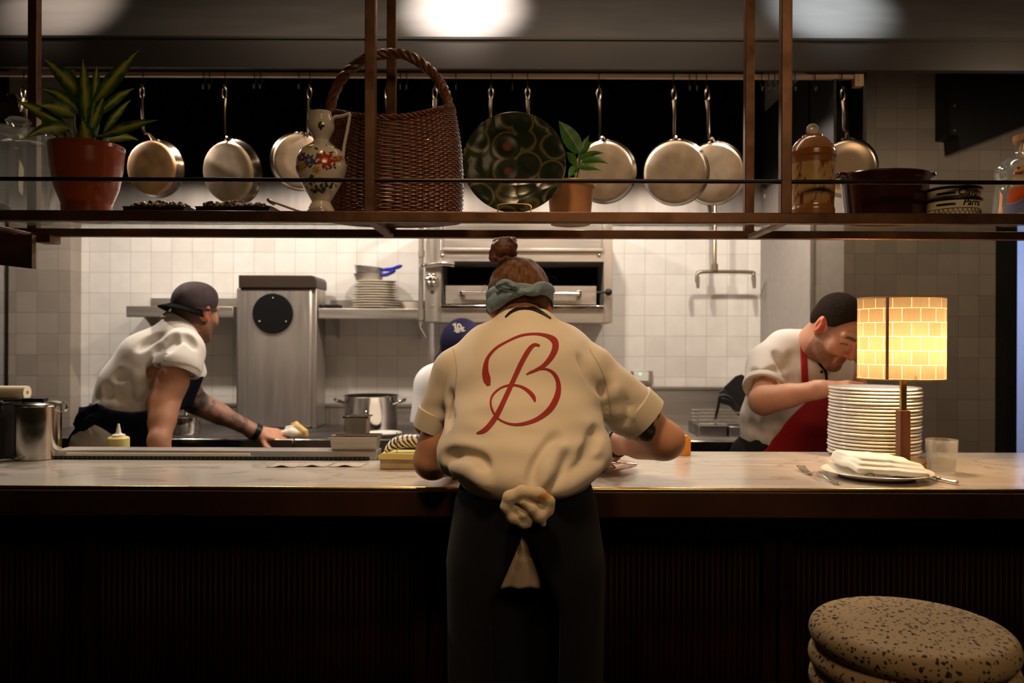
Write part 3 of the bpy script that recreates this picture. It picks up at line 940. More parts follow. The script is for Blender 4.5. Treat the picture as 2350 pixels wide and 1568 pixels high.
for px in (1015, 1375):
    q = P(px, 586, YF); b.ell((q.x, YF - 0.001, q.z), (0.008, 0.006, 0.008), 10, 6)
b.build('screw', POLISH, top)
b = MB(); q = P(1392, 672, YF); b.tube([(q.x - 0.05, YF - 0.01, q.z), (q.x - 0.004, YF - 0.03, q.z)], 0.006, 8); b.ell((q.x + 0.006, YF - 0.035, q.z), (0.018, 0.018, 0.018), 16, 10); b.build('lever_knob', BLACKP, sal, label='black ball lever')

gp = thing('gas_pipe', 'thin vertical steel gas pipe with lever left of the salamander grill', 'pipe', (pxx(966, 4.03), 4.03, pz(760, 4.03)))
b = MB(); b.tube([P(967, 480, 4.03), P(966, 745, 4.03)], 0.012, 12); b.tube([P(967, 712, 4.03), P(967, 735, 4.03)], 0.017, 12); b.tube([P(967, 575, 4.03), P(967, 590, 4.03)], 0.016, 12)
q0 = P(967, 480, 4.03); b.tube([q0, (q0.x, YW - 0.002, q0.z)], 0.012, 12)
b.build('pipe', STEEL, gp)
b = MB(); b.tube(spline([P(962, 611, 3.995), P(972, 610, 3.935), P(1012, 605, 3.93), P(1043, 608, 3.93)], 5), [0.007] * 5 + [0.009] * 5 + [0.013] * 6, 10); b.build('lever', POLISH, gp)
b = MB(); b.tube(spline([P(966, 745, 4.03), P(967, 754, 4.03), P(980, 775, 4.02)], 5), 0.006, 8); b.build('nozzle', POLISH, gp)

TAPM = M('dull_bronze_tap', (0.36, 0.29, 0.20), 0.3, 0.9)
# ceiling-hung tap
tp = thing('pot_filler_tap', 'bronze double-spout pot filler tap hanging on a pipe right of the grill', 'tap', (P(1640, 620, 4.2).x, 4.2, P(1640, 480, 4.2).z))
b = MB(); q0 = P(1640, 470, 4.2); b.tube(spline([(q0.x, YW - 0.001, q0.z + 0.03), (q0.x, 4.26, q0.z + 0.03), (q0.x, 4.2, q0.z)], 5) + [v3(P(1640, 618, 4.2))], 0.011, 12)
b.tube([P(1640, 606, 4.2), P(1640, 622, 4.2)], 0.018, 12); b.build('riser', TAPM, tp)
b = MB(); b.tube(spline([P(1599, 648, 4.2), P(1600, 632, 4.2), P(1606, 625, 4.2), P(1640, 624, 4.2), P(1722, 625, 4.2), P(1729, 632, 4.2), P(1730, 645, 4.2)], 5), 0.0095, 10); b.build('cross_pipe', TAPM, tp)
for px in (1600, 1729):
    b = MB(); b.tube([P(px, 636, 4.2), P(px + 1, 648, 4.2), P(px + 2, 662, 4.2)], [0.013, 0.011, 0.008], 10); b.build('spout', STEEL, tp)

# socket
so = thing('wall_socket', 'white wall socket with a small green light in a steel plate', 'socket', (P(1473, 866, YW).x, YW, P(1473, 866, YW).z))
q0, q1 = P(1449, 882, 4.33), P(1498, 851, 4.33)
b = MB(); b.box((q0.x, 4.325, q0.z), (q1.x, YW - 0.001, q1.z)); b.build('back_box', STEELH, so, bevel=0.004)
q0, q1 = P(1454, 875, 4.32), P(1489, 854, 4.32)
b = MB(); b.box((q0.x, 4.318, q0.z), (q1.x, 4.326, q1.z)); b.build('face_plate', CHINA, so, bevel=0.003)
q = P(1469, 859, 4.318); b = MB(); b.ell((q.x, 4.318, q.z), (0.009, 0.004, 0.006), 10, 6); b.build('indicator', M('green_pilot_light', (0.1, 0.7, 0.4), 0.4, emit=((0.25, 1.0, 0.6), 1.2)), so, label='green pilot light')
# unclear small white shape past the iron post, built as a wall fixture
fx = thing('wall_fixture', 'small white fixture high on the wall, half behind the iron post', 'fixture', (P(1768, 450, 4.3).x, 4.3, P(1768, 450, 4.3).z))
q = P(1778, 450, 4.28); b = MB(); b.ell((q.x, 4.285, q.z), (0.058, 0.05, 0.034), 20, 12); b.build('housing', CHINA, fx)
b = MB(); q = P(1755, 430, 4.28); b.ell((q.x, 4.26, q.z), (0.014, 0.02, 0.012), 12, 8); b.tube([(q.x, 4.26, q.z), (q.x + 0.03, 4.30, q.z - 0.02)], 0.006, 8); b.build('fixture_head', BLACKP, fx)

# ================================================================== THE BAR
ZB = 0.933            # worktop height
YB = 2.02             # front edge of the bar
XL, XRR = -2.75, 2.45
mm = bpy.data.materials.new('veined_marble'); mm.use_nodes = True
nt = mm.node_tree; bs = nt.nodes['Principled BSDF']
tc = nt.nodes.new('ShaderNodeTexCoord'); mp = nt.nodes.new('ShaderNodeMapping'); mp.inputs['Scale'].default_value = (1.1, 3.4, 1); mp.inputs['Rotation'].default_value = (0, 0, 0.12)
nt.links.new(tc.outputs['Object'], mp.inputs[0])
nz = nt.nodes.new('ShaderNodeTexNoise'); nz.inputs['Scale'].default_value = 1.7; nz.inputs['Detail'].default_value = 9; nz.inputs['Distortion'].default_value = 1.6
nt.links.new(mp.outputs[0], nz.inputs['Vector'])
cr = nt.nodes.new('ShaderNodeValToRGB')
e = cr.color_ramp.elements; e[0].position = 0.30; e[0].color = (0.52, 0.46, 0.39, 1); e[1].position = 0.70; e[1].color = (0.62, 0.57, 0.50, 1)
k = e.new(0.475); k.color = (0.56, 0.51, 0.44, 1); k = e.new(0.5); k.color = (0.42, 0.34, 0.26, 1); k = e.new(0.525); k.color = (0.60, 0.55, 0.48, 1)
nt.links.new(nz.outputs['Fac'], cr.inputs[0]); nt.links.new(cr.outputs[0], bs.inputs['Base Color'])
bs.inputs['Roughness'].default_value = 0.2; bs.inputs['Coat Weight'].default_value = 0.25; bs.inputs['Coat Roughness'].default_value = 0.12
MARBLE = mm

bar = thing('bar_counter', 'long bar counter with pale marble top, brass edge and dark fluted wooden front', 'bar counter', (0, 2.3, 0))
XA, XB = P(36, 1050, 2.5).x - 0.10, P(880, 1050, 2.5).x + 0.03
b = MB()
b.prism([(XL, YB + 0.004), (XRR, YB + 0.004), (XRR, 2.705), (XB, 2.705), (XB, 2.48), (XA, 2.48), (XA, 2.705), (XL, 2.705)], ZB - 0.02, ZB, 'z')
b.build('worktop', MARBLE, bar, smooth=False, bevel=0.002)
b = MB(); b.box((XL, YB, ZB - 0.010), (XRR, YB + 0.014, ZB + 0.0008)); b.build('brass_edge', BRASS, bar, bevel=0.0045, label='thin brass edge strip')
b = MB(); b.box((XL, YB + 0.003, ZB - 0.076), (XRR, YB + 0.035, ZB - 0.010)); b.build('fascia', M('brown_leather_fascia', (0.030, 0.011, 0.0055), 0.55, noise=(9, 0.2), spec=0.2), bar, smooth=False, bevel=0.004, label='plain brown band under the marble')
b = MB(); b.box((XL, YB + 0.035, ZB - 0.06), (XRR, 2.70, ZB - 0.02)); b.box((XL, 2.20, 0.1), (XRR, 2.44, ZB - 0.06)); b.box((XL, 2.22, 0), (XRR, 2.42, 0.1)); b.build('carcass', WALNUT, bar, smooth=False)
# framed fluted panels
YP = 2.155
zt, zb = P(500, 1206, YP).z, 0.12
edges = [P(x, 1300, YP).x for x in (-620, 182, 984, 1786, 2588)]
for i in range(4):
    x0, x1 = edges[i] + 0.006, edges[i + 1] - 0.006
    b = MB()
    b.box((x0, YP, zt - 0.035), (x1, 2.20, zt)); b.box((x0, YP, zb), (x1, 2.20, zb + 0.05)); b.box((x0, YP, zb), (x0 + 0.034, 2.20, zt)); b.box((x1 - 0.034, YP, zb), (x1, 2.20, zt))
    fr = b.build('panel_frame', MAHOG, bar, smooth=False, bevel=0.003)
    nf = 56; rows = []
    for z in (zb + 0.05, zt - 0.035):
        rows.append([(x0 + 0.034 + (x1 - x0 - 0.068) * j / (nf * 8), 2.186 - 0.006 * abs(math.sin(PI * j / 8.0)), z) for j in range(nf * 8 + 1)])
    b = MB(); b.grid(rows); b.build('fluting', MAHOG, fr, solid=0.004, ang=0.9)
b = MB(); b.box((XL, YP - 0.01, ZB - 0.085), (XRR, 2.2, zt + 0.003)); b.build('top_rail', MAHOG, bar, smooth=False)
b = MB(); b.box((XA, 2.48, 0.83), (XB, 2.86, 0.85)); b.box((XA, 2.44, 0.6), (XB, 2.48, ZB - 0.02)); b.box((XA, 2.84, 0.0), (XB, 2.86, 0.83)); b.build('prep_shelf', STEELH, bar, smooth=False, label='sunken steel prep shelf behind the marble')

# refrigerated rail with lamp strip
rl = thing('chilled_ingredient_rail', 'low steel ingredient rail with pale light strip and black slotted vent set in the bar', 'ingredient rail', (P(480, 1040, 2.55).x, 2.55, ZB - 0.06))
x0, x1 = P(128, 1040, 2.5).x, P(866, 1040, 2.5).x
zt = P(480, 1028, 2.56).z
b = MB(); b.prism([(2.4815, ZB - 0.08), (2.4815, ZB + 0.003), (2.50, zt), (2.575, zt), (2.575, ZB - 0.08)], x0, x1, 'x'); b.build('rail_body', STEELH, rl, smooth=False, bevel=0.002)
sx0, sx1 = P(150, 1045, 2.48).x, P(572, 1045, 2.48).x
b = MB()
za, zb2 = P(400, 1049, 2.482).z, P(400, 1041, 2.488).z
b.prism([(2.4795, za), (2.4855, zb2 + 0.001), (2.4900, zb2 + 0.001), (2.4845, za)], sx0, sx1, 'x'); b.build('light_strip', M('pale_diffuser', (0.92, 0.88, 0.72), 0.5), rl, smooth=False, label='pale strip')
b = MB(); vx0, vx1 = P(90, 1053, 2.48).x, P(848, 1053, 2.48).x
b.box((vx0, 2.4700, ZB + 0.0005), (vx1, 2.4800, ZB + 0.011)); vt = b.build('vent_slot', BLACK, rl, smooth=False, label='black slotted vent')
b = MB()
nn = 70
for i in range(nn):
    xx = vx0 + (vx1 - vx0) * (i + 0.5) / nn
    b.ell((xx, 2.4700, ZB + 0.0058), (0.0022, 0.0014, 0.0022), 6, 4)
b.build('vent_bead', M('olive_vent_bead', (0.16, 0.17, 0.05), 0.4), vt)

# ------------------------------------------------------------------ hanging shelf over the bar
ZS0, ZS1 = 1.597, 1.6235
YS0, YS1 = 2.02, 2.345
sh = thing('hanging_glass_shelf', 'ceiling-hung dark bronze shelf frame with glass board over the bar', 'shelf', (0, 2.18, 3.3))
b = MB(); b.box((XL, YS0 - 0.012, ZS0), (XRR, YS0 + 0.014, ZS1)); b.build('front_beam', BRONZE, sh, bevel=0.002)
b = MB(); b.box((XL, YS1 - 0.012, 1.600), (XRR, YS1 + 0.014, ZS1)); b.build('rear_beam', BRONZE, sh, bevel=0.002)
postx = [P(850, 400, YS0).x + k * 1.0395 for k in (-2, -1, 0, 1, 2)]
for x in postx:
    b = MB(); b.box((x - 0.0135, YS0 - 0.0118, ZS1 - 0.002), (x + 0.0135, YS0 + 0.0138, 3.299)); b.build('post', BRONZE, sh, bevel=0.002)
    b = MB(); b.box((x - 0.0135, YS1 - 0.0118, 1.612), (x + 0.0135, YS1 + 0.0138, 3.299)); b.build('post', BRONZE, sh, bevel=0.002)
    b = MB(); b.box((x - 0.0125, YS0 + 0.014, ZS0 + 0.001), (x + 0.0125, YS1 - 0.012, ZS0 + 0.010)); b.build('cross_bar', BRONZE, sh, bevel=0.001)
    if x > -2.3:
        b = MB(); b.box((x - 0.012, YS0 - 0.0114, 1.70), (x + 0.012, YS0 + 0.0134, 1.712))
b = MB(); b.tube([(XL, YS0 - 0.006, P(300, 413, YS0).z), (XRR, YS0 - 0.006, P(300, 413, YS0).z)], 0.0055, 10); b.build('guard_rail', M('dark_guard_rail', (0.022, 0.014, 0.010), 0.35, 0.7), sh)
b = MB(); b.box((XL, YS0 + 0.0142, ZS1 - 0.0065), (XRR, YS1 - 0.0122, ZS1 - 0.0005)); b.build('glass_board', SHELFGLASS, sh, smooth=False)
q0, q1 = P(-160, 612, 2.30), P(88, 545, 2.30)
b = MB(); b.prism([(q0.x, P(-160, 590, 2.30).z), (q1.x, P(88, 619, 2.30).z), (q1.x, ZS0 - 0.001), (q0.x, ZS0 - 0.001)], 2.27, 2.29); b.build('end_plate', BRONZE, sh, smooth=False, label='brown plate hanging under the shelf end')
b = MB(); b.box((q1.x - 0.01, 2.30, P(88, 559, 2.33).z), (P(128, 550, 2.33).x, 2.355, 1.600)); b.build('corner_block', BRONZE, sh, smooth=False)
ZG = ZS1     # upper face of the glass


def lpx(cx, Y, prof, base=None):
    out = [(S(r, Y), P(cx, y, Y).z) for r, y in prof]
    return out, (P(cx, 488, Y).x, Y, 0)


def settle(prof, z):
    """let the lowest rings of a profile start on the board"""
    return [(r, max(h, z)) for r, h in prof]


JARG = thin_glass('jar_glass', (0.93, 0.94, 0.92), 0.3, 0.04, 0.05)
# glass storage jar
Yj = 2.20
jar = thing('storage_jar', 'large clear glass storage jar with domed lid at the left end of the shelf', 'jar', (P(42, 488, Yj).x, Yj, ZG))
pr, c = lpx(42, Yj, [(72, 488), (78, 480), (80, 345), (76, 330), (78, 318)])
pr = [(0, ZG), (S(70, Yj), ZG), (S(78, Yj), ZG + 0.008)] + pr[2:]
t_ = 0.004
inner = [(r - t_, z) for r, z in reversed(pr[2:])] + [(S(70, Yj), ZG + 0.010), (0, ZG + 0.009)]
b = MB(); b.lathe(pr + inner, c, 48); b.build('jar_body', JARG, jar)
zt = P(42, 318, Yj).z
b = MB(); b.lathe([(S(80, Yj), zt + 0.001), (S(82, Yj), zt + 0.007), (S(60, Yj), zt + 0.022), (S(24, Yj), zt + 0.030), (S(20, Yj), zt + 0.036), (S(27, Yj), zt + 0.046), (S(20, Yj), zt + 0.055), (0, zt + 0.057),
                   (0, zt + 0.026), (S(55, Yj), zt + 0.016), (S(76, Yj), zt + 0.001), (S(80, Yj), zt + 0.001)], c, 48)
b.build('lid', JARG, jar)
b = MB(); b.ell((c[0] - 0.03, Yj - 0.02, ZG + 0.028), (0.022, 0.02, 0.018), 14, 10)
tag(b.build('tea_bag', M('dark_dried_leaves', (0.05, 0.035, 0.02), 0.9, noise=(80, 0.4))), 'small dark bundle lying inside the glass storage jar', 'bundle')


# potted plants
def leaf_mesh(b, base, tip, width, droop=0.03, side=None, n=12, fold=0.22, curl=0.0):
    base, tip = v3(base), v3(tip)
    mid = (base + tip) / 2 + Vector((0, 0, droop))
    rows = []
    d = tip - base
    view = Vector((0, -1, 0)) if side is None else v3(side)
    for i in range(n + 1):
        t = i / n
        p = base * (1 - t) ** 2 + mid * 2 * t * (1 - t) + tip * t ** 2
        tn = (mid - base) * (1 - t) + (tip - mid) * t
        tn.normalize()
        s = tn.cross(view)
        if s.length < 0.2:
            s = tn.cross(Vector((1, 0, 0.3)))
        s.normalize(); nn = s.cross(tn)
        wd = width * (math.sin(PI * min(1, (t * 0.96 + 0.04)) ** 0.8)) ** 0.9 * (1 - 0.25 * t)
        if t > 0.999:
            wd = 0.0004
        row = []
        for u in (-1, -0.72, -0.4, -0.12, 0, 0.12, 0.4, 0.72, 1):
            wv = 0.05 * wd * math.sin(7 * t * PI) * abs(u)
            row.append(p + s * (wd * u) - nn * (fold * wd * abs(u) - wv))
        rows.append(row)
    b.grid(rows)


def leaf_cols(nrow, seed, pale, dark, mid_w):
    """pale, feathery midrib on a dark blade, the same for every leaf of the plant"""
    def f(co):
        k = np.arange(len(co)) % (9 * nrow)
        t = (k // 9) / (nrow - 1); u = np.abs(np.array([-1, -0.72, -0.4, -0.12, 0, 0.12, 0.4, 0.72, 1])[k % 9])
        n = wave(co, 130, seed)
        m = np.clip(1.0 - u / (mid_w * (0.5 + n)) + 0.15, 0, 1)[:, None]
        m = m * (0.35 + 0.65 * np.clip(t * 3, 0, 1))[:, None]
        return np.array(dark) * (1 - m) + np.array(pale) * m
    return f


LEAFM = M('variegated_leaf', (0.1, 0.2, 0.03), 0.42, attr=True, coat=0.15)
LEAFM2 = M('green_leaf', (0.04, 0.12, 0.02), 0.4, noise=(30, 0.3), coat=0.2)
SOIL = M('potting_soil', (0.03, 0.018, 0.01), 0.95, bump=(90, 1.0, 0.006))
Yp = 2.19
c0 = P(199, 488, Yp)
pl = thing('potted_plant', 'leafy plant with yellow-veined leaves in a glossy terracotta pot', 'plant', (c0.x, Yp, ZG))
pr, c = lpx(199, Yp, [(52, 488), (53, 470), (68, 430), (76, 385), (79, 345), (80, 337), (77, 334)])
pr[0] = (pr[0][0], ZG)
ridged = [(0, ZG)]
for i in range(len(pr) - 1):
    for k in range(8):
        t = k / 8
        ridged.append((pr[i][0] * (1 - t) + pr[i + 1][0] * t + (0.0006 if k % 2 else 0), pr[i][1] * (1 - t) + pr[i + 1][1] * t))
ridged.append(pr[-1])
ri, zi = pr[-1]
b = MB(); b.lathe(ridged + [(ri - 0.006, zi - 0.002), (ri - 0.010, zi - 0.03), (0, zi - 0.03)], c, 64)
b.build('flower_pot', M('glazed_terracotta', (0.23, 0.044, 0.016), 0.22, noise=(6, 0.15), coat=0.5), pl)
b = MB(); b.lathe([(0, zi - 0.016), (ri - 0.02, zi - 0.018), (ri - 0.009, zi - 0.024)], c, 32); b.build('soil', SOIL, pl)
leaves = [  # base px, tip px, width px, droop, depth at base, depth at tip
    ((216, 235), (322, 112), 15, 0.015, 0.0, -0.02), ((188, 225), (100, 135), 17, 0.015, 0.02, 0.05), ((196, 275), (190, 135), 14, 0.0, -0.02, -0.03),
    ((228, 262), (308, 203), 10, 0.02, 0.01, 0.03), ((185, 262), (88, 205), 11, 0.035, 0.0, 0.03), ((172, 268), (92, 243), 15, 0.02, -0.03, -0.06),
    ((150, 292), (38, 232), 13, 0.01, -0.02, -0.05), ((234, 312), (362, 276), 11, 0.012, -0.03, -0.07), ((158, 296), (58, 318), 13, 0.03, -0.03, -0.07),
    ((236, 322), (318, 322), 10, 0.02, 0.03, 0.07), ((215, 235), (222, 150), 10, 0.01, 0.04, 0.08), ((200, 330), (188, 272), 16, 0.0, -0.05, -0.07),
    ((240, 300), (300, 230), 9, 0.02, 0.04, 0.08), ((205, 300), (240, 215), 12, 0.0, 0.0, 0.0), ((150, 322), (110, 300), 11, 0.01, 0.03, 0.08), ((178, 235), (140, 165), 13, 0.01, 0.04, 0.09),
]
fb_ = MB()
for (ba, ti, wp, dr, d0, d1) in leaves:
    leaf_mesh(fb_, P(*ba, Yp + d0), P(*ti, Yp + d1), S(wp * 1.35, Yp), dr)
fb_.build('foliage', LEAFM, pl, colors=leaf_cols(13, 3, (0.40, 0.41, 0.065), (0.018, 0.066, 0.012), 0.5), recalc=False)
b = MB()
for (ba, ti, wp, dr, d0, d1) in leaves:
    b.tube(spline([(c[0] + random.uniform(-.015, .015), Yp + d0 * 0.5, zi - 0.02), (P(*ba, Yp).x * 0.5 + c[0] * 0.5, Yp + d0, (P(*ba, Yp).z + zi) / 2), P(*ba, Yp + d0)], 4), 0.0035, 6)
b.build('stem', M('plant_stem', (0.07, 0.12, 0.03), 0.5), pl)

Yp = 2.23
c0 = P(1309, 488, Yp)
pl = thing('potted_seedling', 'small leafy plant in a matt clay pot with a yellow rim beside the green plate', 'plant', (c0.x, Yp, ZG))
pr, c = lpx(1309, Yp, [(45, 488), (52, 440), (56, 428), (58, 420)])
pr[0] = (pr[0][0], ZG)
b = MB(); b.lathe([(0, ZG)] + pr[:3], c, 48); b.build('flower_pot', M('matt_clay', (0.36, 0.16, 0.065), 0.8, noise=(20, 0.15)), pl)
ri, zi = pr[-1]
b = MB(); b.lathe([(pr[2][0] + 0.0005, pr[2][1] - 0.003), (ri + 0.002, zi - 0.004), (ri + 0.001, zi), (ri - 0.006, zi - 0.001), (ri - 0.008, zi - 0.02)], c, 48); b.build('glazed_rim', M('yellow_glaze', (0.52, 0.36, 0.02), 0.25, coat=0.4), pl, label='yellow glazed rim')
b = MB(); b.lathe([(0, zi - 0.012), (ri - 0.007, zi - 0.016)], c, 24); b.build('soil', SOIL, pl)
b = MB()
L2 = [((1330, 350), (1282, 278), 22, 0.01, 0, -0.01), ((1335, 372), (1396, 376), 9, 0.018, -0.02, -0.06), ((1330, 366), (1385, 352), 8, 0.015, 0.0, -0.04), ((1322, 380), (1300, 350), 10, 0.01, -0.02, -0.04),
      ((1328, 385), (1382, 392), 9, 0.012, -0.03, -0.06), ((1325, 392), (1305, 408), 12, 0.02, -0.02, -0.05), ((1335, 350), (1352, 310), 8, 0.005, 0.02, 0.04), ((1320, 355), (1296, 312), 7, 0.005, 0.02, 0.05), ((1328, 362), (1360, 325), 9, 0.01, 0.03, 0.06)]
for (ba, ti, wp, dr, d0, d1) in L2:
    leaf_mesh(b, P(*ba, Yp + d0), P(*ti, Yp + d1), S(wp, Yp), dr)
b.build('foliage', LEAFM2, pl, recalc=False)
b = MB()
for (ba, ti, wp, dr, d0, d1) in L2:
    b.tube(spline([(c[0] + 0.01, Yp, zi - 0.014), (P(1325, 400, Yp).x, Yp + d0 * 0.5, P(1325, 400, Yp).z), P(*ba, Yp + d0)], 4), 0.0022, 6)
b.build('stem', M('plant_stem', (0.07, 0.12, 0.03), 0.5), pl)

# trays of nuts
NUTC = [M('nut_brown', (0.30, 0.15, 0.05), 0.35, coat=0.3), M('nut_dark', (0.10, 0.05, 0.02), 0.35, coat=0.3), M('nut_pale', (0.55, 0.42, 0.24), 0.4, coat=0.2)]
for (x0, x1, lab, lab2) in ((304, 446, 'narrow black tray filled with nuts, the one beside the terracotta pot', 'heap of brown nuts in the tray beside the terracotta pot'), (466, 636, 'wider black tray filled with nuts, left of the floral jug', 'heap of brown nuts in the wider tray left of the floral jug')):
    Yt = 2.13
    q0, q1 = P(x0, 480, Yt).x, P(x1, 480, Yt).x
    zt = P(x0, 473, Yt - 0.06).z
    t = thing('serving_tray', lab, 'tray', ((q0 + q1) / 2, Yt, ZG), 'trays of nuts on the shelf')
    b = MB(); w0, w1, d = (q0 + 0.012, q1 - 0.012, 0.05)
    b.prism([(w0, ZG), (w1, ZG), (q1, zt), (q1 + 0.003, zt + 0.001), (q1 - 0.003, zt), (w1 - 0.004, ZG + 0.004), (w0 + 0.004, ZG + 0.004), (q0 + 0.003, zt), (q0 - 0.003, zt + 0.001), (q0, zt)], Yt - 0.055, Yt + 0.055)
    b.box((q0 + 0.004, Yt - 0.058, ZG), (q1 - 0.004, Yt - 0.055, zt)); b.box((q0 + 0.004, Yt + 0.055, ZG), (q1 - 0.004, Yt + 0.058, zt))
    b.build('tray_body', M('dark_tray', (0.03, 0.022, 0.016), 0.35, 0.6), t, smooth=False)
    b = MB()
    for i in range(260):
        b.cur = i % 3
        xx = random.uniform(q0 + 0.016, q1 - 0.016); yy = Yt + random.uniform(-0.047, 0.047)
        r = random.uniform(0.0036, 0.0055)
        zz = ZG + 0.006 + (zt - ZG) * random.uniform(0.5, 1.0) + 0.009 * (1 - (2 * (xx - q0) / (q1 - q0) - 1) ** 4)
        b.ell((xx, yy, zz), (r * 1.25, r, r * 0.8), 8, 6)
    o = b.build('nuts', NUTC); tag(o, lab2, 'nuts', None, 'stuff')
b = MB(); tn = thing('wooden_tongs', 'pale wooden tongs leaning between the nut tray and the floral jug', 'tongs', (P(650, 488, 2.10).x, 2.10, ZG))
for s in (-1, 1):
    b = MB(); b.bar(P(622, 462, 2.12 + 0.012 * s), P(692, 489, 2.10 + 0.03 * s) + Vector((0, 0, 0.002)), 0.020, 0.005); b.build('arm', M('pale_wood', (0.42, 0.28, 0.13), 0.6, noise=(20, 0.2)), tn, bevel=0.0015)
b = MB(); b.bar(P(618, 459, 2.12) , P(626, 468, 2.12), 0.04, 0.008); b.build('hinge', M('pale_wood', (0.42, 0.28, 0.13), 0.6), tn, bevel=0.002)

# floral jug
Yj = 2.092
jx = 737
jug = thing('floral_jug', 'white ceramic jug painted with flowers standing in front of the wicker basket', 'jug', (P(jx, 488, Yj).x, Yj, ZG))
prof = [(31, 488), (30, 482), (23, 468), (22, 462), (32, 445), (46, 420), (55, 398), (57, 382), (53, 362), (44, 345), (30, 335), (19, 326), (18.5, 319), (24, 308), (29, 295), (28, 280), (24, 268), (22, 257)]
prof = [tuple(q) for q in spline(prof, 4)]
pr, c = lpx(jx, Yj, prof)
pr = [(0, ZG)] + [(r, max(z, ZG)) for r, z in pr]
ri, zi = pr[-1]
b = MB(); b.lathe(pr + [(ri - 0.003, zi - 0.001), (ri - 0.004, zi - 0.03), (0, zi - 0.035)], c, 96)
# spout: pull the upper left rim out
vv = []
for (x, y, z) in b.v:
    d = x - c[0]; u = (z - (zi - 0.06)) / 0.06
    if u > 0 and d < 0:
        ang = abs(math.atan2(y - c[1], -d)); wgt = max(0, 1 - ang / 0.9) * min(u, 1)
        x -= 0.010 * wgt; z += 0.006 * wgt * min(u, 1)
    vv.append((x, y, z))
b.v = vv
FL = []   # painted flowers: centre (dx px, y px), radius px, colour, kind
for (fx, fy, fr, col) in ((22, 379, 21, (0.42, 0.03, 0.02)), (-14, 380, 15, (0.07, 0.08, 0.22)), (-33, 372, 14, (0.09, 0.05, 0.17)), (-33, 392, 13, (0.55, 0.28, 0.02)), (-16, 344, 11, (0.50, 0.30, 0.02)),
                          (2, 402, 10, (0.50, 0.24, 0.02)), (46, 370, 9, (0.35, 0.12, 0.05)), (-46, 395, 8, (0.30, 0.04, 0.02))):
    FL.append((c[0] + S(fx, Yj), P(jx, fy, Yj).z, S(fr, Yj), col))
LV = []
rj = np.random.default_rng(5)
for i in range(60):
    LV.append((c[0] + S(rj.uniform(-52, 52), Yj), P(jx, rj.uniform(342, 448), Yj).z, S(rj.uniform(2.5, 5.5), Yj), rj.uniform(0, 3.1)))
for (fx, fy) in ((5, 290), (9, 296), (2, 296), (6, 301), (-14, 430), (-2, 436), (10, 432), (20, 428), (28, 434), (-30, 424), (4, 444), (-8, 446), (14, 440)):
    LV.append((c[0] + S(fx, Yj), P(jx, fy, Yj).z, S(5, Yj), fx * 0.7))


def paint_jug(co):
    out = np.tile(np.array((0.60, 0.53, 0.44)), (len(co), 1))
    front = co[:, 1] < c[1] + 0.01
    for sgn, fmask in ((1, front), (-1, ~front)):
        for (x, z, r, a) in LV:
            dx = (co[:, 0] - c[0]) * sgn + c[0] - x; dz = co[:, 2] - z
            u = dx * math.cos(a) + dz * math.sin(a); w_ = -dx * math.sin(a) + dz * math.cos(a)
            m = ((u / r) ** 2 + (w_ / (r * 0.55)) ** 2 < 1) & fmask
            out[m] = (0.03, 0.055, 0.02)
        for (x, z, r, col) in FL:
            dx = (co[:, 0] - c[0]) * sgn + c[0] - x; dz = co[:, 2] - z
            rr = np.hypot(dx, dz); th = np.arctan2(dz, dx)
            pet = r * (0.78 + 0.22 * np.cos(7 * th))
            m = (rr < pet) & fmask
            sh_ = (0.65 + 0.55 * (0.5 + 0.5 * np.cos(14 * th + rr / r * 5)))[:, None]
            out[m] = (np.array(col) * sh_)[m]
            out[(rr < r * 0.25) & fmask] = (0.45, 0.30, 0.03)
    return out


# refine the painted belly by rebuilding with a fine lathe
fine = [tuple(q) for q in spline([p for p in pr[1:]], 3)]
b2 = MB(); b2.lathe([(0, ZG)] + fine + [(ri - 0.003, zi - 0.001), (ri - 0.004, zi - 0.03), (0, zi - 0.035)], c, 220)
vv = []
for (x, y, z) in b2.v:
    d = x - c[0]; u = (z - (zi - 0.06)) / 0.06
    if u > 0 and d < 0:
        ang = abs(math.atan2(y - c[1], -d)); wgt = max(0, 1 - ang / 0.9) * min(u, 1)
        x -= 0.010 * wgt; z += 0.006 * wgt * min(u, 1)
    vv.append((x, y, z))
b2.v = vv
b2.build('jug_body', M('painted_glaze', (0.6, 0.53, 0.44), 0.2, attr=True, coat=0.5), jug, colors=paint_jug)
hp = [P(760, 292, Yj), P(763, 275, Yj), P(770, 269, Yj), P(785, 267, Yj), P(801, 262, Yj), P(802, 270, Yj), P(797, 300, Yj), P(790, 335, Yj), P(787, 365, Yj)]
b = MB(); b.tube(spline(hp, 5), 0.0055, 10, flat=0.8); b.build('handle', M('cream_glaze', (0.58, 0.51, 0.42), 0.2, coat=0.5), jug)

# wicker basket
WICK = M('dark_wicker', (0.098, 0.025, 0.0085), 0.5, noise=(60, 0.35), coat=0.05)
Yk = 2.216
bk = thing('wicker_basket', 'tall brown wicker basket with a big arched handle behind the iron post', 'basket', (P(905, 488, Yk).x, Yk, ZG))
cxb = P(907, 488, Yk).x
half = S(152, Yk); dep = 0.100


def rim_z(a):   # height of the rim round the basket: high at both handle feet, low in front and behind
    py = 290 - 38 * max(0, math.cos(a)) ** 1.5 - 25 * max(0, -math.cos(a)) ** 2
    return P(907, py, Yk).z


def basket_pt(a, t, off):
    k = 0.90 + 0.12 * math.sin(PI * min(1, 0.25 + t * 0.62)) - 0.06 * t ** 2
    rx = (half + off) * k; ry = (dep + off) * k
    z = ZG + 0.004 + (rim_z(a) - ZG - 0.004) * t
    ex = 2.0 / 2.6
    ca, sa = math.cos(a), math.sin(a)
    return (cxb + math.copysign(abs(ca) ** ex, ca) * rx, Yk + math.copysign(abs(sa) ** ex, sa) * ry, z)


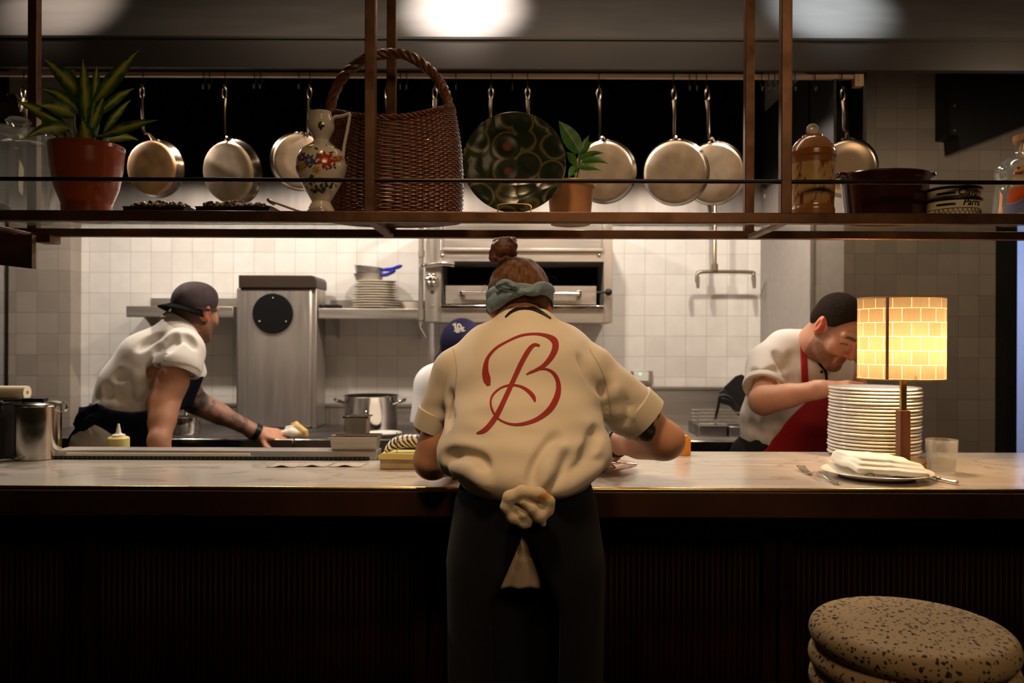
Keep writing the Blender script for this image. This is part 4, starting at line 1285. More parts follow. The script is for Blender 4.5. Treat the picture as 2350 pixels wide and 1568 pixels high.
b = MB(); NS = 62; NR = 54
for i in range(NR):
    t = (i + 0.5) / NR
    pts = []
    for j in range(NS * 4):
        a = 2 * PI * j / (NS * 4)
        ph = math.cos(PI * j / 4 * 1.0 + PI * (i % 2))
        pts.append(basket_pt(a, t, 0.0024 * ph))
    b.tube(pts, 0.0024 + 0.0004 * ((i * 7) % 3 - 1), 5, closed=True)
for j in range(NS):
    a = 2 * PI * (j) / NS
    b.tube([basket_pt(a, t / 10, -0.001) for t in range(11)], 0.0028, 5)
b.build('woven_body', WICK, bk)
b = MB()
for s in range(3):
    pts = []
    for j in range(160):
        a = 2 * PI * j / 160
        p = basket_pt(a, 1.0, 0.0)
        ph = a * 26 + s * 2 * PI / 3
        pts.append((p[0], p[1] + 0.005 * math.cos(ph), p[2] + 0.005 * math.sin(ph)))
    b.tube(pts, 0.0042, 6, closed=True)
b.build('rim', WICK, bk)
b = MB(); b.lathe([(0, ZG), (half * 0.9, ZG), (half * 0.92, ZG + 0.006), (0, ZG + 0.006)], (cxb, Yk, 0), 40, sx=1, sy=dep / half); b.build('basket_base', WICK, bk)
hp = spline([P(770, 285, Yk), P(760, 240, Yk), P(785, 180, Yk), P(830, 140, Yk), P(885, 124, Yk), P(940, 130, Yk), P(990, 165, Yk), P(1018, 205, Yk), P(1030, 245, Yk), P(1034, 280, Yk)], 9)
b = MB()
for s in range(4):
    pts = []
    for j, p in enumerate(hp):
        t = hp[min(j + 1, len(hp) - 1)] - hp[max(j - 1, 0)]; t = v3(t).normalized()
        u = Vector((0, 1, 0)); n_ = t.cross(u)
        ph = j * 0.55 + s * PI / 2
        pts.append(v3(p) + u * (0.0085 * math.cos(ph)) + n_ * (0.0085 * math.sin(ph)))
    b.tube(pts, 0.0068, 6)
b.build('handle', M('handle_wicker', (0.125, 0.040, 0.015), 0.45, noise=(60, 0.3), coat=0.1), bk)

# green glazed plate on a wire stand
gm = bpy.data.materials.new('dark_green_relief_glaze'); gm.use_nodes = True
nt = gm.node_tree; bs = nt.nodes['Principled BSDF']
tc = nt.nodes.new('ShaderNodeTexCoord')
vo = nt.nodes.new('ShaderNodeTexVoronoi'); vo.inputs['Scale'].default_value = 15; vo.inputs['Randomness'].default_value = 0.55
nt.links.new(tc.outputs['Object'], vo.inputs['Vector'])
cr = nt.nodes.new('ShaderNodeValToRGB'); e = cr.color_ramp.elements
e[0].position = 0.18; e[0].color = (0.075, 0.018, 0.006, 1); e[1].position = 0.28; e[1].color = (0.006, 0.009, 0.005, 1)
k = e.new(0.54); k.color = (0.008, 0.011, 0.006, 1); k = e.new(0.60); k.color = (0.060, 0.050, 0.020, 1); k = e.new(0.66); k.color = (0.009, 0.012, 0.006, 1)
nt.links.new(vo.outputs['Distance'], cr.inputs[0]); nt.links.new(cr.outputs[0], bs.inputs['Base Color'])
wv = nt.nodes.new('ShaderNodeMath'); wv.operation = 'SINE'; ml = nt.nodes.new('ShaderNodeMath'); ml.operation = 'MULTIPLY'; ml.inputs[1].default_value = 9
nt.links.new(vo.outputs['Distance'], ml.inputs[0]); nt.links.new(ml.outputs[0], wv.inputs[0])
bp = nt.nodes.new('ShaderNodeBump'); bp.inputs['Strength'].default_value = 0.35; bp.inputs['Distance'].default_value = 0.003
nt.links.new(wv.outputs[0], bp.inputs['Height']); nt.links.new(bp.outputs['Normal'], bs.inputs['Normal'])
bs.inputs['Roughness'].default_value = 0.2; bs.inputs['Specular IOR Level'].default_value = 0.10
Yd = 2.13
c = P(1181, 376, Yd); R_ = S(118, Yd)
tl = 0.09
axz = Vector((0, -math.cos(tl), math.sin(tl))); axu = Vector((0, math.sin(tl), math.cos(tl)))
c = Vector((c.x, Yd + 0.0, c.z))
b = MB(); b.lathe([(0, 0.0), (R_ * 0.6, 0.001), (R_ * 0.68, 0.006), (R_ * 0.97, 0.017), (R_, 0.016), (R_ * 0.97, 0.012), (R_ * 0.66, -0.002), (R_ * 0.55, -0.008), (0, -0.008)], c, 72, axes=((1, 0, 0), axu, axz))
o = b.build('display_plate', gm); tag(o, 'round dark green glazed plate with fruit relief propped upright on the shelf', 'plate')
ws = thing('plate_stand', 'thin wire easel holding up the dark green plate', 'plate stand', (c.x, Yd, ZG))
b = MB()
zl = c.z - R_ * math.cos(tl)
q = S(37, Yd)
fy = Yd - R_ * math.sin(tl) - 0.022
b.tube(spline([(c.x - q, fy + 0.03, ZG + 0.002), (c.x - q, fy, ZG + 0.003), (c.x - q, fy - 0.004, ZG + 0.016), (c.x - q * 0.85, fy - 0.004, P(1180, 470, fy).z), (c.x + q * 0.85, fy - 0.004, P(1180, 470, fy).z), (c.x + q, fy - 0.004, ZG + 0.016), (c.x + q, fy, ZG + 0.003), (c.x + q, fy + 0.03, ZG + 0.002)], 4), 0.0016, 6)
b.build('front_wire', BRASS, ws)
for s in (-1, 1):
    b = MB(); b.tube([(c.x + s * q, fy + 0.03, ZG + 0.002), (c.x + s * q * 0.6, Yd + 0.075, ZG + 0.002), (c.x + s * q * 0.4, Yd + 0.05, c.z + 0.03)], 0.0016, 6); b.build('leg', BRASS, ws)

# brown lidded canister
Yc = 2.10
cn = thing('ceramic_canister', 'brown and cream painted ceramic canister with knobbed lid beside the right iron post', 'canister', (P(1864, 488, Yc).x, Yc, ZG))
pr, c = lpx(1864, Yc, [(49, 488), (49, 482), (47, 476), (48.5, 440), (50, 380), (50.5, 366), (52, 362), (52, 352), (51, 348)])
pr = [(0, ZG), (pr[0][0], ZG)] + pr[1:]
fine = [pr[0], pr[1]]
for i in range(1, len(pr) - 1):
    for k in range(1, 7):
        t = k / 6; fine.append((pr[i][0] * (1 - t) + pr[i + 1][0] * t, pr[i][1] * (1 - t) + pr[i + 1][1] * t))
zA, zB_, zC = P(1864, 364, Yc).z, P(1864, 476, Yc).z, P(1864, 372, Yc).z


def paint_can(co):
    cream = np.array((0.47, 0.30, 0.12)); ochre = np.array((0.36, 0.17, 0.04)); brown = np.array((0.17, 0.045, 0.015))
    n1 = wave(co, 60, 11)[:, None]; n2 = wave(co, 150, 12)[:, None]
    col = cream * (1 - n1 * 0.55) + ochre * n1 * 0.55
    th = np.arctan2(co[:, 1] - c[1], co[:, 0] - c[0])
    vine = np.abs(np.sin(th * 3 + 1.5 * np.sin((co[:, 2] - 1.6) * 55)) - 0.3 * np.sin(co[:, 2] * 160))
    col[vine < 0.16] = brown * 1.3
    m = (n2[:, 0] > 0.80) & (np.sin(th * 4) > -0.2)
    col[m] = brown
    col[co[:, 2] > zA - 0.016] = (0.24, 0.085, 0.022)
    col[(co[:, 2] < zB_ + 0.004)] = (0.27, 0.11, 0.03)
    return col


b = MB(); b.lathe(fine, c, 96); b.build('canister_body', M('painted_stoneware', (0.4, 0.25, 0.1), 0.25, attr=True, coat=0.5), cn, colors=paint_can)
pr, _ = lpx(1864, Yc, [(51, 348), (50, 344), (38, 328), (30, 319), (24, 317), (23, 312), (14, 310), (0, 309)])
b = MB(); b.lathe([(0, pr[0][1])] + pr, c, 64); ld = b.build('lid', M('brown_lid_glaze', (0.36, 0.16, 0.06), 0.22, noise=(40, 0.2), coat=0.5), cn)
q = P(1864, 298, Yc)
b = MB(); b.ell((q.x, Yc, q.z), (S(14, Yc), 0.008, S(14, Yc)), 24, 14); b.tube([(q.x, Yc, P(0, 310, Yc).z), (q.x, Yc, P(0, 301, Yc).z)], 0.010, 12)
b.tube([(q.x + 0.011 * math.cos(t), Yc - 0.007, q.z + 0.011 * math.sin(t)) for t in [2 * PI * i / 20 for i in range(20)]], 0.004, 6, closed=True)
b.build('knob', M('cream_glaze', (0.58, 0.51, 0.42), 0.2), ld)

# dark casserole
Yc = 2.17
cs = thing('casserole_dish', 'low dark red oval casserole dish with lug handles on the shelf', 'casserole', (P(2030, 488, Yc).x, Yc, ZG))
pr, c = lpx(2030, Yc, [(88, 488), (92, 478), (97, 430), (99, 415), (103, 410), (103, 404), (99, 401)])
pr = [(0, ZG), (pr[0][0], ZG)] + pr[1:]
ri, zi = pr[-1]
CAS = M('dark_red_glaze', (0.030, 0.006, 0.005), 0.18, noise=(12, 0.25), coat=0.6)
b = MB(); b.lathe(pr + [(ri - 0.008, zi - 0.002), (pr[2][0] - 0.01, ZG + 0.012), (0, ZG + 0.010)], c, 64, sy=0.72); b.build('dish_body', CAS, cs)
for s in (-1, 1):
    b = MB(); b.tube(spline([(c[0] + s * (ri - 0.004), Yc - 0.022, zi - 0.004), (c[0] + s * (ri + 0.010), Yc - 0.016, zi - 0.002), (c[0] + s * (ri + 0.012), Yc + 0.016, zi - 0.002), (c[0] + s * (ri - 0.004), Yc + 0.022, zi - 0.004)], 5), 0.005, 8); b.build('handle', CAS, cs)

# lettered bowls
BOWL = M('cream_earthenware', (0.68, 0.58, 0.38), 0.25, coat=0.4)
INK = M('black_glaze_paint', (0.010, 0.012, 0.014), 0.3)


def ang_for(px, c, r):
    """angle round a standing vessel at which its front shows a given column of the photograph"""
    t = (px - 21.0 - PX0) / FPX; lo, hi = -1.5, 1.2
    for _ in range(40):
        a = (lo + hi) / 2
        if (c[0] + r * math.sin(a)) / (c[1] - r * math.cos(a)) < t:
            lo = a
        else:
            hi = a
    return lo


def wrap_text(txt, size, c, r_at, px, py, Yc, name, mat, parent, slant=0.25, off=0.0008):
    cu = bpy.data.curves.new(name, 'FONT'); cu.body = txt; cu.size = size; cu.shear = slant; cu.offset = 0.0006
    cu.resolution_u = 3
    tmp = bpy.data.objects.new(name, cu); COL.objects.link(tmp)
    dg = bpy.context.evaluated_depsgraph_get()
    me = bpy.data.meshes.new_from_object(tmp.evaluated_get(dg))
    bpy.data.objects.remove(tmp)
    bm = bmesh.new(); bm.from_mesh(me)
    bmesh.ops.triangulate(bm, faces=bm.faces)
    bmesh.ops.subdivide_edges(bm, edges=[e for e in bm.edges if e.calc_length() > size * 0.12], cuts=2)
    q = P(px, py, Yc - r_at(P(px, py, Yc).z) * 0.9)
    a0 = ang_for(px, c, r_at(q.z))
    b_ = BASE[parent]
    for v in bm.verts:
        z = q.z + v.co.y; r = r_at(z) + off
        a = a0 + v.co.x / r
        v.co = Vector((c[0] + r * math.sin(a) - b_[0], c[1] - r * math.cos(a) - b_[1], z - b_[2]))
    ex = bmesh.ops.extrude_face_region(bm, geom=bm.faces[:])
    bm.to_mesh(me); bm.free()
    me.materials.clear(); me.materials.append(mat)
    return finish(name, me, parent, smooth=False)


Yb = 2.105
def bowl(py0, py1, txt, tpx, tpy, lab, r_top, r_bot, zig):
    z1 = P(2188, py1, Yb - 0.06).z
    z0 = ZG + 0.0005 if zig else P(2188, py0, Yb - 0.06).z
    c = (P(2188, 488, Yb).x, Yb, 0)
    t = thing('lettered_bowl', lab, 'bowl', (c[0], Yb, z0), 'lettered bowls beside the casserole')
    rt, rb = S(r_top, Yb), S(r_bot, Yb)
    def r_at(z): return rb + (rt - rb) * max(0, min(1, (z - z0 - 0.004) / (z1 - z0 - 0.004)))
    b = MB(); b.lathe([(0, z0 + 0.0003), (rb - 0.006, z0 + 0.0003), (rb, z0 + 0.004), (rt, z1 - 0.004), (rt, z1), (rt - 0.005, z1 - 0.001), (rb - 0.008, z0 + 0.008), (0, z0 + 0.007)], c, 64); b.build('bowl_body', BOWL, t)
    b = MB(); b.lathe([(r_at(z1 - 0.008) + 0.0004, z1 - 0.008), (rt + 0.0006, z1 - 0.004), (rt + 0.0006, z1 + 0.0006), (rt - 0.004, z1 + 0.0002)], c, 64); b.build('rim_band', INK, t, label='black rim band')
    wrap_text(txt, 0.023, c, r_at, tpx, tpy, Yb, 'lettering', INK, t)
    b = MB()
    a0, a1 = -1.25, -0.55
    for k in range(12):
        pass
    za = z1 - 0.016
    b.lathe([(r_at(za) + 0.0003, za - 0.004), (r_at(za) + 0.0008, za), (r_at(za) + 0.0003, za + 0.004)], c, 16, a0=-PI / 2 + a0 * 0.9, a1=-PI / 2 + a1 * 0.75); b.build('paint_dash', INK, t)
    if zig:
        b = MB()
        zl, zh = z0 + 0.0045, z0 + 0.018
        pts = []
        for k in range(60):
            a = -PI / 2 - 1.3 + 2.6 * k / 59
            z = zl + (zh - zl) * (k % 4 if k % 4 <= 2 else 1) / 2
            r = r_at(z) + 0.0006
            pts.append((c[0] + r * math.cos(a), Yb + r * math.sin(a), z))
        b.tube(pts, 0.0009, 5)
        b.lathe([(r_at(zh) + 0.0004, zh + 0.0005), (r_at(zh) + 0.0009, zh + 0.0016), (r_at(zh) + 0.0004, zh + 0.0027)], c, 64)
        b.build('zigzag_border', INK, t)


bowl(488, 452, 'Parra', 2208, 471, 'lower cream bowl lettered Parra with a black zigzag border', 59, 54, True)
bowl(450.5, 426, 'Clavo', 2196, 447, 'upper cream bowl with black rim, nested on the zigzag-bordered bowl', 59, 55, False)

# printed glass bottle at the right edge
Yb2 = 2.15
bt = thing('printed_glass_bottle', 'clear glass bottle with cork and orange printed picture at the right end of the shelf', 'bottle', (P(2372, 488, Yb2).x, Yb2, ZG))
prof = [(84, 488), (82, 470), (80, 440), (76, 420), (77, 408), (80, 395), (76, 378), (62, 366), (44, 358), (40, 350), (37, 330), (37, 324), (40, 322), (40, 317), (36, 315)]
prof = [tuple(q) for q in spline(prof, 3)]
pr, c = lpx(2372, Yb2, prof)
pr = [(0, ZG), (pr[0][0] - 0.005, ZG)] + [(r, max(z, ZG + 0.002)) for r, z in pr]
b = MB(); b.lathe(pr + [(r - 0.0035, z) for r, z in reversed(pr[2:])] + [(0, ZG + 0.008)], c, 64); b.build('bottle_body', JARG, bt)
b = MB(); rr = S(33, Yb2); zt = P(0, 309, Yb2).z; b.lathe([(0, zt - 0.045), (rr * 0.85, zt - 0.045), (rr * 0.95, zt - 0.007), (S(42, Yb2), zt - 0.0065), (S(42, Yb2), zt + 0.008), (0, zt + 0.008)], c, 40); b.build('cork', M('cork', (0.42, 0.22, 0.09), 0.8, noise=(60, 0.2)), bt)


def on_bottle(z):
    rs = [p[0] for p in pr[2:]]; zs_ = [p[1] for p in pr[2:]]
    return float(np.interp(z, zs_, rs))


def bottle_patch(poly, name, mat, off=0.0008):
    """a printed patch that follows the glass: polygon in (angle px from centre, y px)"""
    b = MB(); bm = bmesh.new()
    vs = [bm.verts.new((x, y, 0)) for x, y in poly]
    bm.faces.new(vs); bmesh.ops.triangulate(bm, faces=bm.faces)
    for _ in range(3):
        bmesh.ops.subdivide_edges(bm, edges=bm.edges[:], cuts=1, use_grid_fill=True)
    bm.verts.ensure_lookup_table()
    for v in bm.verts:
        z = P(2372, v.co.y, Yb2 - 0.07).z; r = on_bottle(z) + off
        a = ang_for(2372 + v.co.x, c, r)
        v.co = Vector((c[0] + r * math.sin(a), c[1] - r * math.cos(a), z))
    idx = {v: i for i, v in enumerate(bm.verts)}
    b._add([v.co for v in bm.verts], [tuple(idx[v] for v in f.verts) for f in bm.faces]); bm.free()
    return b.build(name, mat, bt, recalc=False)


ORANGE = M('orange_print', (0.62, 0.10, 0.015), 0.4); CREAMP = M('cream_print', (0.62, 0.44, 0.26), 0.5); BLUEP = M('blue_grey_print', (0.16, 0.18, 0.34), 0.4); REDP = M('red_print', (0.36, 0.03, 0.01), 0.4)
bottle_patch([(-58, 430), (-48, 426), (-10, 424), (40, 424), (58, 430), (60, 455), (20, 458), (-20, 452), (-40, 462), (-62, 462)], 'orange_print', ORANGE)
bottle_patch([(-64, 486), (-66, 466), (-40, 464), (-24, 455), (-16, 470), (-14, 487)], 'blue_print', BLUEP, 0.0009)
bottle_patch([(-92, 470), (-88, 440), (-78, 430), (-72, 440), (-74, 466), (-70, 487), (-92, 487)], 'peach_print', M('peach_print', (0.58, 0.20, 0.06), 0.4), 0.0008)
bottle_patch([(-50, 394), (-40, 376), (-20, 370), (20, 370), (40, 376), (50, 394), (40, 400), (-40, 400)], 'label_print', CREAMP, 0.0009)
bottle_patch([(-50, 402), (50, 402), (50, 414), (-50, 414)], 'label_strip', CREAMP, 0.0009)
star = []
for k in range(10):
    r = 5.5 if k % 2 == 0 else 2.3
    star.append((-36 + r * math.sin(k * PI / 5), 383 - r * math.cos(k * PI / 5)))
bottle_patch(star, 'star_print', REDP, 0.0016)
for txt, sz, tx, ty in (('PART N', 0.010, 2329, 395),):
    wrap_text(txt, sz, c, on_bottle, tx, ty, Yb2, 'lettering', REDP, bt, 0.0, 0.0015)

# ================================================================== ON THE BAR
# table lamp
YL = 2.385
cl = P(2068, 1052, YL)
lamp = thing('table_lamp', 'table lamp with glowing brick-patterned drum shade on a wood and brass column', 'table lamp', (cl.x, YL, ZB))
q = P(2072, 1052, YL); bx = q.x
R_ = S(58, YL)
b = MB(); b.lathe([(0, ZB + 0.0004), (R_ - 0.003, ZB + 0.0004), (R_, ZB + 0.003), (R_, ZB + 0.019), (R_ - 0.003, ZB + 0.022), (0, ZB + 0.022)], (bx, YL, 0), 64); b.build('base', BRASS, lamp)
z0, z1, z2 = ZB + 0.022, P(2071, 942, YL).z, P(2070, 850, YL).z
b = MB(); b.box((bx - 0.0155, YL - 0.0155, z0), (bx + 0.0155, YL + 0.0155, z1)); b.build('wood_block', M('walnut_block', (0.15, 0.055, 0.025), 0.5, noise=(9, 0.35), stretch=(8, 8, 0.6)), lamp, bevel=0.0015, label='square walnut column')
b = MB(); b.box((bx - 0.0085, YL - 0.006, z1), (bx + 0.0085, YL + 0.006, z2)); b.tube([(bx, YL, z2 - 0.01), (bx, YL, z2 + 0.03)], 0.014, 14); b.build('stem', BRASS, lamp, bevel=0.001)
# shade: paper-backed veneer tiles with bright joints
sm = bpy.data.materials.new('glowing_veneer_shade'); sm.use_nodes = True
nt = sm.node_tree; nt.nodes.remove(nt.nodes['Principled BSDF']); out = nt.nodes['Material Output']
uv = nt.nodes.new('ShaderNodeUVMap'); uv.uv_map = 'UVMap'
br = nt.nodes.new('ShaderNodeTexBrick'); br.offset = 0.5; br.inputs['Scale'].default_value = 1
br.inputs['Brick Width'].default_value = 0.049; br.inputs['Row Height'].default_value = 0.0405
br.inputs['Mortar Size'].default_value = 0.0013; br.inputs['Mortar Smooth'].default_value = 0.4
br.inputs['Color1'].default_value = (0.096, 0.073, 0.042, 1); br.inputs['Color2'].default_value = (0.116, 0.089, 0.051, 1); br.inputs['Mortar'].default_value = (0.29, 0.26, 0.19, 1)
nt.links.new(uv.outputs[0], br.inputs['Vector'])
gr = nt.nodes.new('ShaderNodeTexNoise'); gr.inputs['Scale'].default_value = 1; gr.inputs['Detail'].default_value = 3
mpg = nt.nodes.new('ShaderNodeMapping'); mpg.inputs['Scale'].default_value = (400, 25, 1); nt.links.new(uv.outputs[0], mpg.inputs[0]); nt.links.new(mpg.outputs[0], gr.inputs['Vector'])
mr = nt.nodes.new('ShaderNodeMapRange'); mr.inputs['To Min'].default_value = 0.82; mr.inputs['To Max'].default_value = 1.15; nt.links.new(gr.outputs['Fac'], mr.inputs['Value'])
mx = nt.nodes.new('ShaderNodeMix'); mx.data_type = 'RGBA'; mx.blend_type = 'MULTIPLY'; mx.inputs[0].default_value = 1
nt.links.new(br.outputs['Color'], mx.inputs[6]); nt.links.new(mr.outputs['Result'], mx.inputs[7])
tr = nt.nodes.new('ShaderNodeBsdfTranslucent'); df = nt.nodes.new('ShaderNodeBsdfDiffuse')
nt.links.new(mx.outputs[2], tr.inputs[0]); nt.links.new(mx.outputs[2], df.inputs[0])
ms = nt.nodes.new('ShaderNodeMixShader'); ms.inputs[0].default_value = 0.25
nt.links.new(tr.outputs[0], ms.inputs[1]); nt.links.new(df.outputs[0], ms.inputs[2]); nt.links.new(ms.outputs[0], out.inputs['Surface'])
R_ = S(93, YL); zb, zt = P(2068, 869, YL).z, P(2068, 686, YL).z
me = bpy.data.meshes.new('shade'); n = 96
vs, fs, uvs = [], [], []
for i, z in enumerate((zb, zb + (zt - zb) / 3, zb + (zt - zb) * 2 / 3, zt)):
    for k in range(n):
        a = 2 * PI * k / n; vs.append((R_ * math.cos(a), R_ * math.sin(a), z - ZB))
for i in range(3):
    for k in range(n):
        k2 = (k + 1) % n
        fs.append((i * n + k, i * n + k2, (i + 1) * n + k2, (i + 1) * n + k))
        zz = [zb, zb + (zt - zb) / 3, zb + (zt - zb) * 2 / 3, zt]
        uvs += [(R_ * 2 * PI * k / n, zz[i] - zb - 0.002), (R_ * 2 * PI * (k + 1) / n, zz[i] - zb - 0.002), (R_ * 2 * PI * (k + 1) / n, zz[i + 1] - zb - 0.002), (R_ * 2 * PI * k / n, zz[i + 1] - zb - 0.002)]
ox = P(2068, 780, YL).x - cl.x
me.from_pydata([(x + ox, y, z) for x, y, z in vs], [], fs)
ul = me.uv_layers.new(name='UVMap'); ul.data.foreach_set('uv', np.array(uvs).ravel())
me.materials.append(sm)
shd = finish('lamp_shade', me, lamp, ang=1.0, label='glowing drum shade of pale veneer bricks')
sxc = cl.x + ox
RIMM = M('shade_rim_tape', (0.45, 0.28, 0.10), 0.6)
b = MB()
for z in (zb, zt):
    b.tube([(sxc + R_ * math.cos(t), YL + R_ * math.sin(t), z) for t in [2 * PI * i / 96 for i in range(96)]], 0.0022, 6, closed=True)
b.build('rim', RIMM, shd)
b = MB(); a = -PI / 2 - 0.74
a0_, a1_ = a - 0.035, a + 0.035
b.lathe([(R_ + 0.0012, zb), (R_ + 0.0012, zt)], (sxc, YL, 0), 4, a0=a0_, a1=a1_)
b.build('seam', M('shade_seam_strip', (0.20, 0.09, 0.03), 0.6), shd, solid=0.001)
zm = zb + 0.105
b = MB()
for k in range(3):
    a = 2 * PI * k / 3 + 0.4
    b.tube([(bx, YL, z2 + 0.02), (sxc + R_ * 0.985 * math.cos(a), YL + R_ * 0.985 * math.sin(a), zb + 0.012)], 0.0016, 6)
b.build('spider', BRASS, lamp)
b = MB(); b.ell((bx, YL, z2 + 0.068), (0.026, 0.026, 0.034), 20, 14)
bm_ = M('warm_bulb', (1, 0.8, 0.5), 0.3, emit=((1.0, 0.61, 0.31), 440.0)); bo = b.build('bulb', bm_, lamp, label='warm bulb inside the shade')

# stack of dinner plates
Ys = 2.612
cs_ = P(2004, 1040, Ys)
NP = 20; pitch = (P(2004, 890, 2.46).z - ZB - 0.012) / NP
first = None
for i in range(NP):
    jx = 0.0 + 0.0045 * (i / NP) + 0.0016 * math.sin(i * 1.9); jy = 0.0014 * math.cos(i * 2.7)
    lab = 'white dinner plate, %s from the bottom of the tall stack behind the lamp' % ORD[i]
    if i == 0: lab = 'white dinner plate at the bottom of the tall stack behind the lamp'
    if i == NP - 1: lab = 'white dinner plate at the top of the tall stack behind the lamp'
    if first is None:
        b = MB(); b.lathe([(0, 0.002), (0.083, 0.002), (0.084, 0.0), (0.090, 0.0), (0.094, 0.002), (0.125, 0.0075), (0.137, 0.0100), (0.1405, 0.0122), (0.1408, 0.0150), (0.139, 0.0172), (0.135, 0.0178), (0.122, 0.0145), (0.092, 0.0075), (0.086, 0.0065), (0, 0.006)], (0, 0, 0), 72)
        first = o = b.build('dinner_plate', CHINA, ang=1.2)
    else:
        o = first.copy(); COL.objects.link(o)
    o.location = (cs_.x + jx, Ys + jy, ZB + 0.0005 + i * pitch)
    tag(o, lab, 'plate', 'dinner plates stacked behind the lamp')

# place setting
Yp = 2.205
cp = P(2011, 1078, Yp)
R_ = S(121, Yp)
b = MB(); b.lathe([(0, ZB + 0.002), (R_ * 0.60, ZB + 0.002), (R_ * 0.61, ZB + 0.0003), (R_ * 0.66, ZB + 0.0003), (R_ * 0.70, ZB + 0.005), (R_ * 0.97, ZB + 0.017), (R_, ZB + 0.019), (R_ * 0.985, ZB + 0.0205), (R_ * 0.95, ZB + 0.0195), (R_ * 0.68, ZB + 0.009), (R_ * 0.62, ZB + 0.007), (0, ZB + 0.007)], (cp.x, Yp, 0), 72)
tag(b.build('side_plate', CHINA, ang=1.2), 'white plate under the folded napkin at the place setting', 'plate')
# napkin: folded linen lying over the plate, one corner running to the knife
nap = thing('folded_napkin', 'white folded cloth napkin lying on the plate at the place setting', 'napkin', (cp.x, Yp, ZB + 0.012))
F = Field((cp.x - 0.16, Yp - 0.13, ZB), (cp.x + 0.24, Yp + 0.16, ZB + 0.08), 0.0022)
pa, pb = P(1928, 1060, 2.30), P(2095, 1072, 2.30)
zb_ = ZB + 0.021


def slab(F, pts, z, th, k=0.006):
    for i in range(len(pts) - 1):
        F.cap((pts[i][0], pts[i][1], z + (pts[i][2] if len(pts[i]) > 2 else 0)), (pts[i + 1][0], pts[i + 1][1], z + (pts[i + 1][2] if len(pts[i + 1]) > 2 else 0)), th, th, k)


for lay in range(3):
    for s in range(44):
        t = s / 43
        yl = 2.325 - (0.20 - 0.022 * (2 - lay)) * t
        xl = P(1918 + 62 * t, 1060, yl).x - 0.004 * lay; xr = P(2050 + 50 * t, 1070, yl).x + 0.008 * lay
        slab(F, [(xl, yl, 0.008), ((xl + xr) / 2, yl - 0.004, 0.003), (xr, yl - 0.03, -0.003 * (2 - lay))], zb_ + 0.003 + 0.0082 * (2 - lay) + 0.0022 * math.sin(9 * t + lay), 0.0050, 0.009)
for s in range(24):
    t = s / 23
    slab(F, [(P(2030, 1070, 2.19).x, 2.20 - 0.08 * t, 0.004), (P(2090, 1080, 2.17).x, 2.195 - 0.055 * t, 0.001), (P(2128, 1088, 2.16).x - 0.004 * t, 2.172 - 0.012 * t, -0.010)], zb_ + 0.002, 0.0045, 0.006)
F.cap((P(2036, 1060, 2.28).x, 2.28, zb_ + 0.024), (P(2092, 1068, 2.19).x, 2.19, zb_ + 0.012), 0.006, 0.005, 0.012)
F.mesh('napkin_cloth', LINEN, nap, smooth_it=2)
b = MB(); q = P(1995, 1089, 2.12); b.tube(spline([(q.x - 0.012, 2.118, zb_ - 0.003), (q.x, 2.110, zb_ + 0.004), (q.x + 0.012, 2.118, zb_ - 0.003)], 5), 0.0018, 6); b.build('hem_loop', M('brown_hem_tape', (0.12, 0.08, 0.04), 0.8), nap)

# fork
fk = thing('dinner_fork', 'silver fork lying left of the plate with the napkin', 'fork', (P(1870, 1090, 2.2).x, 2.2, ZB))
ft = P(1836, 1066, 2.335); fn = P(1866, 1094, 2.19); fe = P(1924, 1112, 2.075)
dv = Vector((fn.x - ft.x, fn.y - ft.y, 0)).normalized(); sd = Vector((-dv.y, dv.x, 0))
A0 = Vector((ft.x, ft.y, ZB)); A1 = Vector((fn.x, fn.y, ZB)); A2 = Vector((fe.x, fe.y, ZB))
b = MB()
for k in (-1.5, -0.5, 0.5, 1.5):
    b.tube(spline([A0 + sd * 0.0065 * k + Vector((0, 0, 0.012)), A0 * 0.65 + A1 * 0.35 + sd * 0.0062 * k + Vector((0, 0, 0.005)), A0 * 0.4 + A1 * 0.6 + sd * 0.0055 * k + Vector((0, 0, 0.004))], 4), [0.0010] + [0.0017] * 8, 6)
b.build('tines', POLISH, fk)
rows = []
for t in [i / 20 for i in range(21)]:
    p = A0 * (0.45 * (1 - t)) + A1 * (1 - 0.45 * (1 - t)) if t < 0 else None
    s_ = A0 * 0.42 + A1 * 0.58
    p = s_ * (1 - t) + A2 * t
    wd = 0.0118 * max(0, 1 - (t / 0.16)) ** 0.6 + 0.003 + 0.0042 * t * (1 if t > 0.2 else 0.3)
    z = 0.004 + 0.016 * math.sin(PI * min(1, t * 1.1)) ** 2 * (1 - 0.5 * t) if t < 0.9 else 0.004
    rows.append([p + sd * wd * u + Vector((0, 0, z - 0.0012 * (1 - abs(u)))) for u in (-1, -0.5, 0, 0.5, 1)])
b = MB(); b.grid(rows); b.build('handle', POLISH, fk, solid=0.002)
# knife
kn = thing('table_knife', 'silver table knife with its blade under the napkin corner', 'knife', (P(2160, 1095, 2.15).x, 2.13, ZB))
k0 = P(2120, 1080, 2.21); k1 = P(2150, 1093, 2.145); k2 = P(2195, 1110, 2.085)
K0 = Vector((k0.x, k0.y, ZB + 0.008)); K1 = Vector((k1.x, k1.y, ZB + 0.008)); K2 = Vector((k2.x, k2.y, ZB + 0.008))
b = MB(); b.bar(K0 * 2 - K1, K1, 0.018, 0.0015); b.build('blade', POLISH, kn, bevel=0.0005)
b = MB(); b.tube(spline([K1, K1 * 0.8 + K2 * 0.2, K1 * 0.4 + K2 * 0.6, K2, K2 + (K2 - K1) * 0.04], 4), [0.0045, 0.0072, 0.006, 0.0055, 0.0052, 0.005, 0.005, 0.0052, 0.0055, 0.006, 0.0062, 0.0066, 0.0068, 0.0068, 0.0066, 0.006, 0.004], 10, flat=0.7); b.build('handle', POLISH, kn)

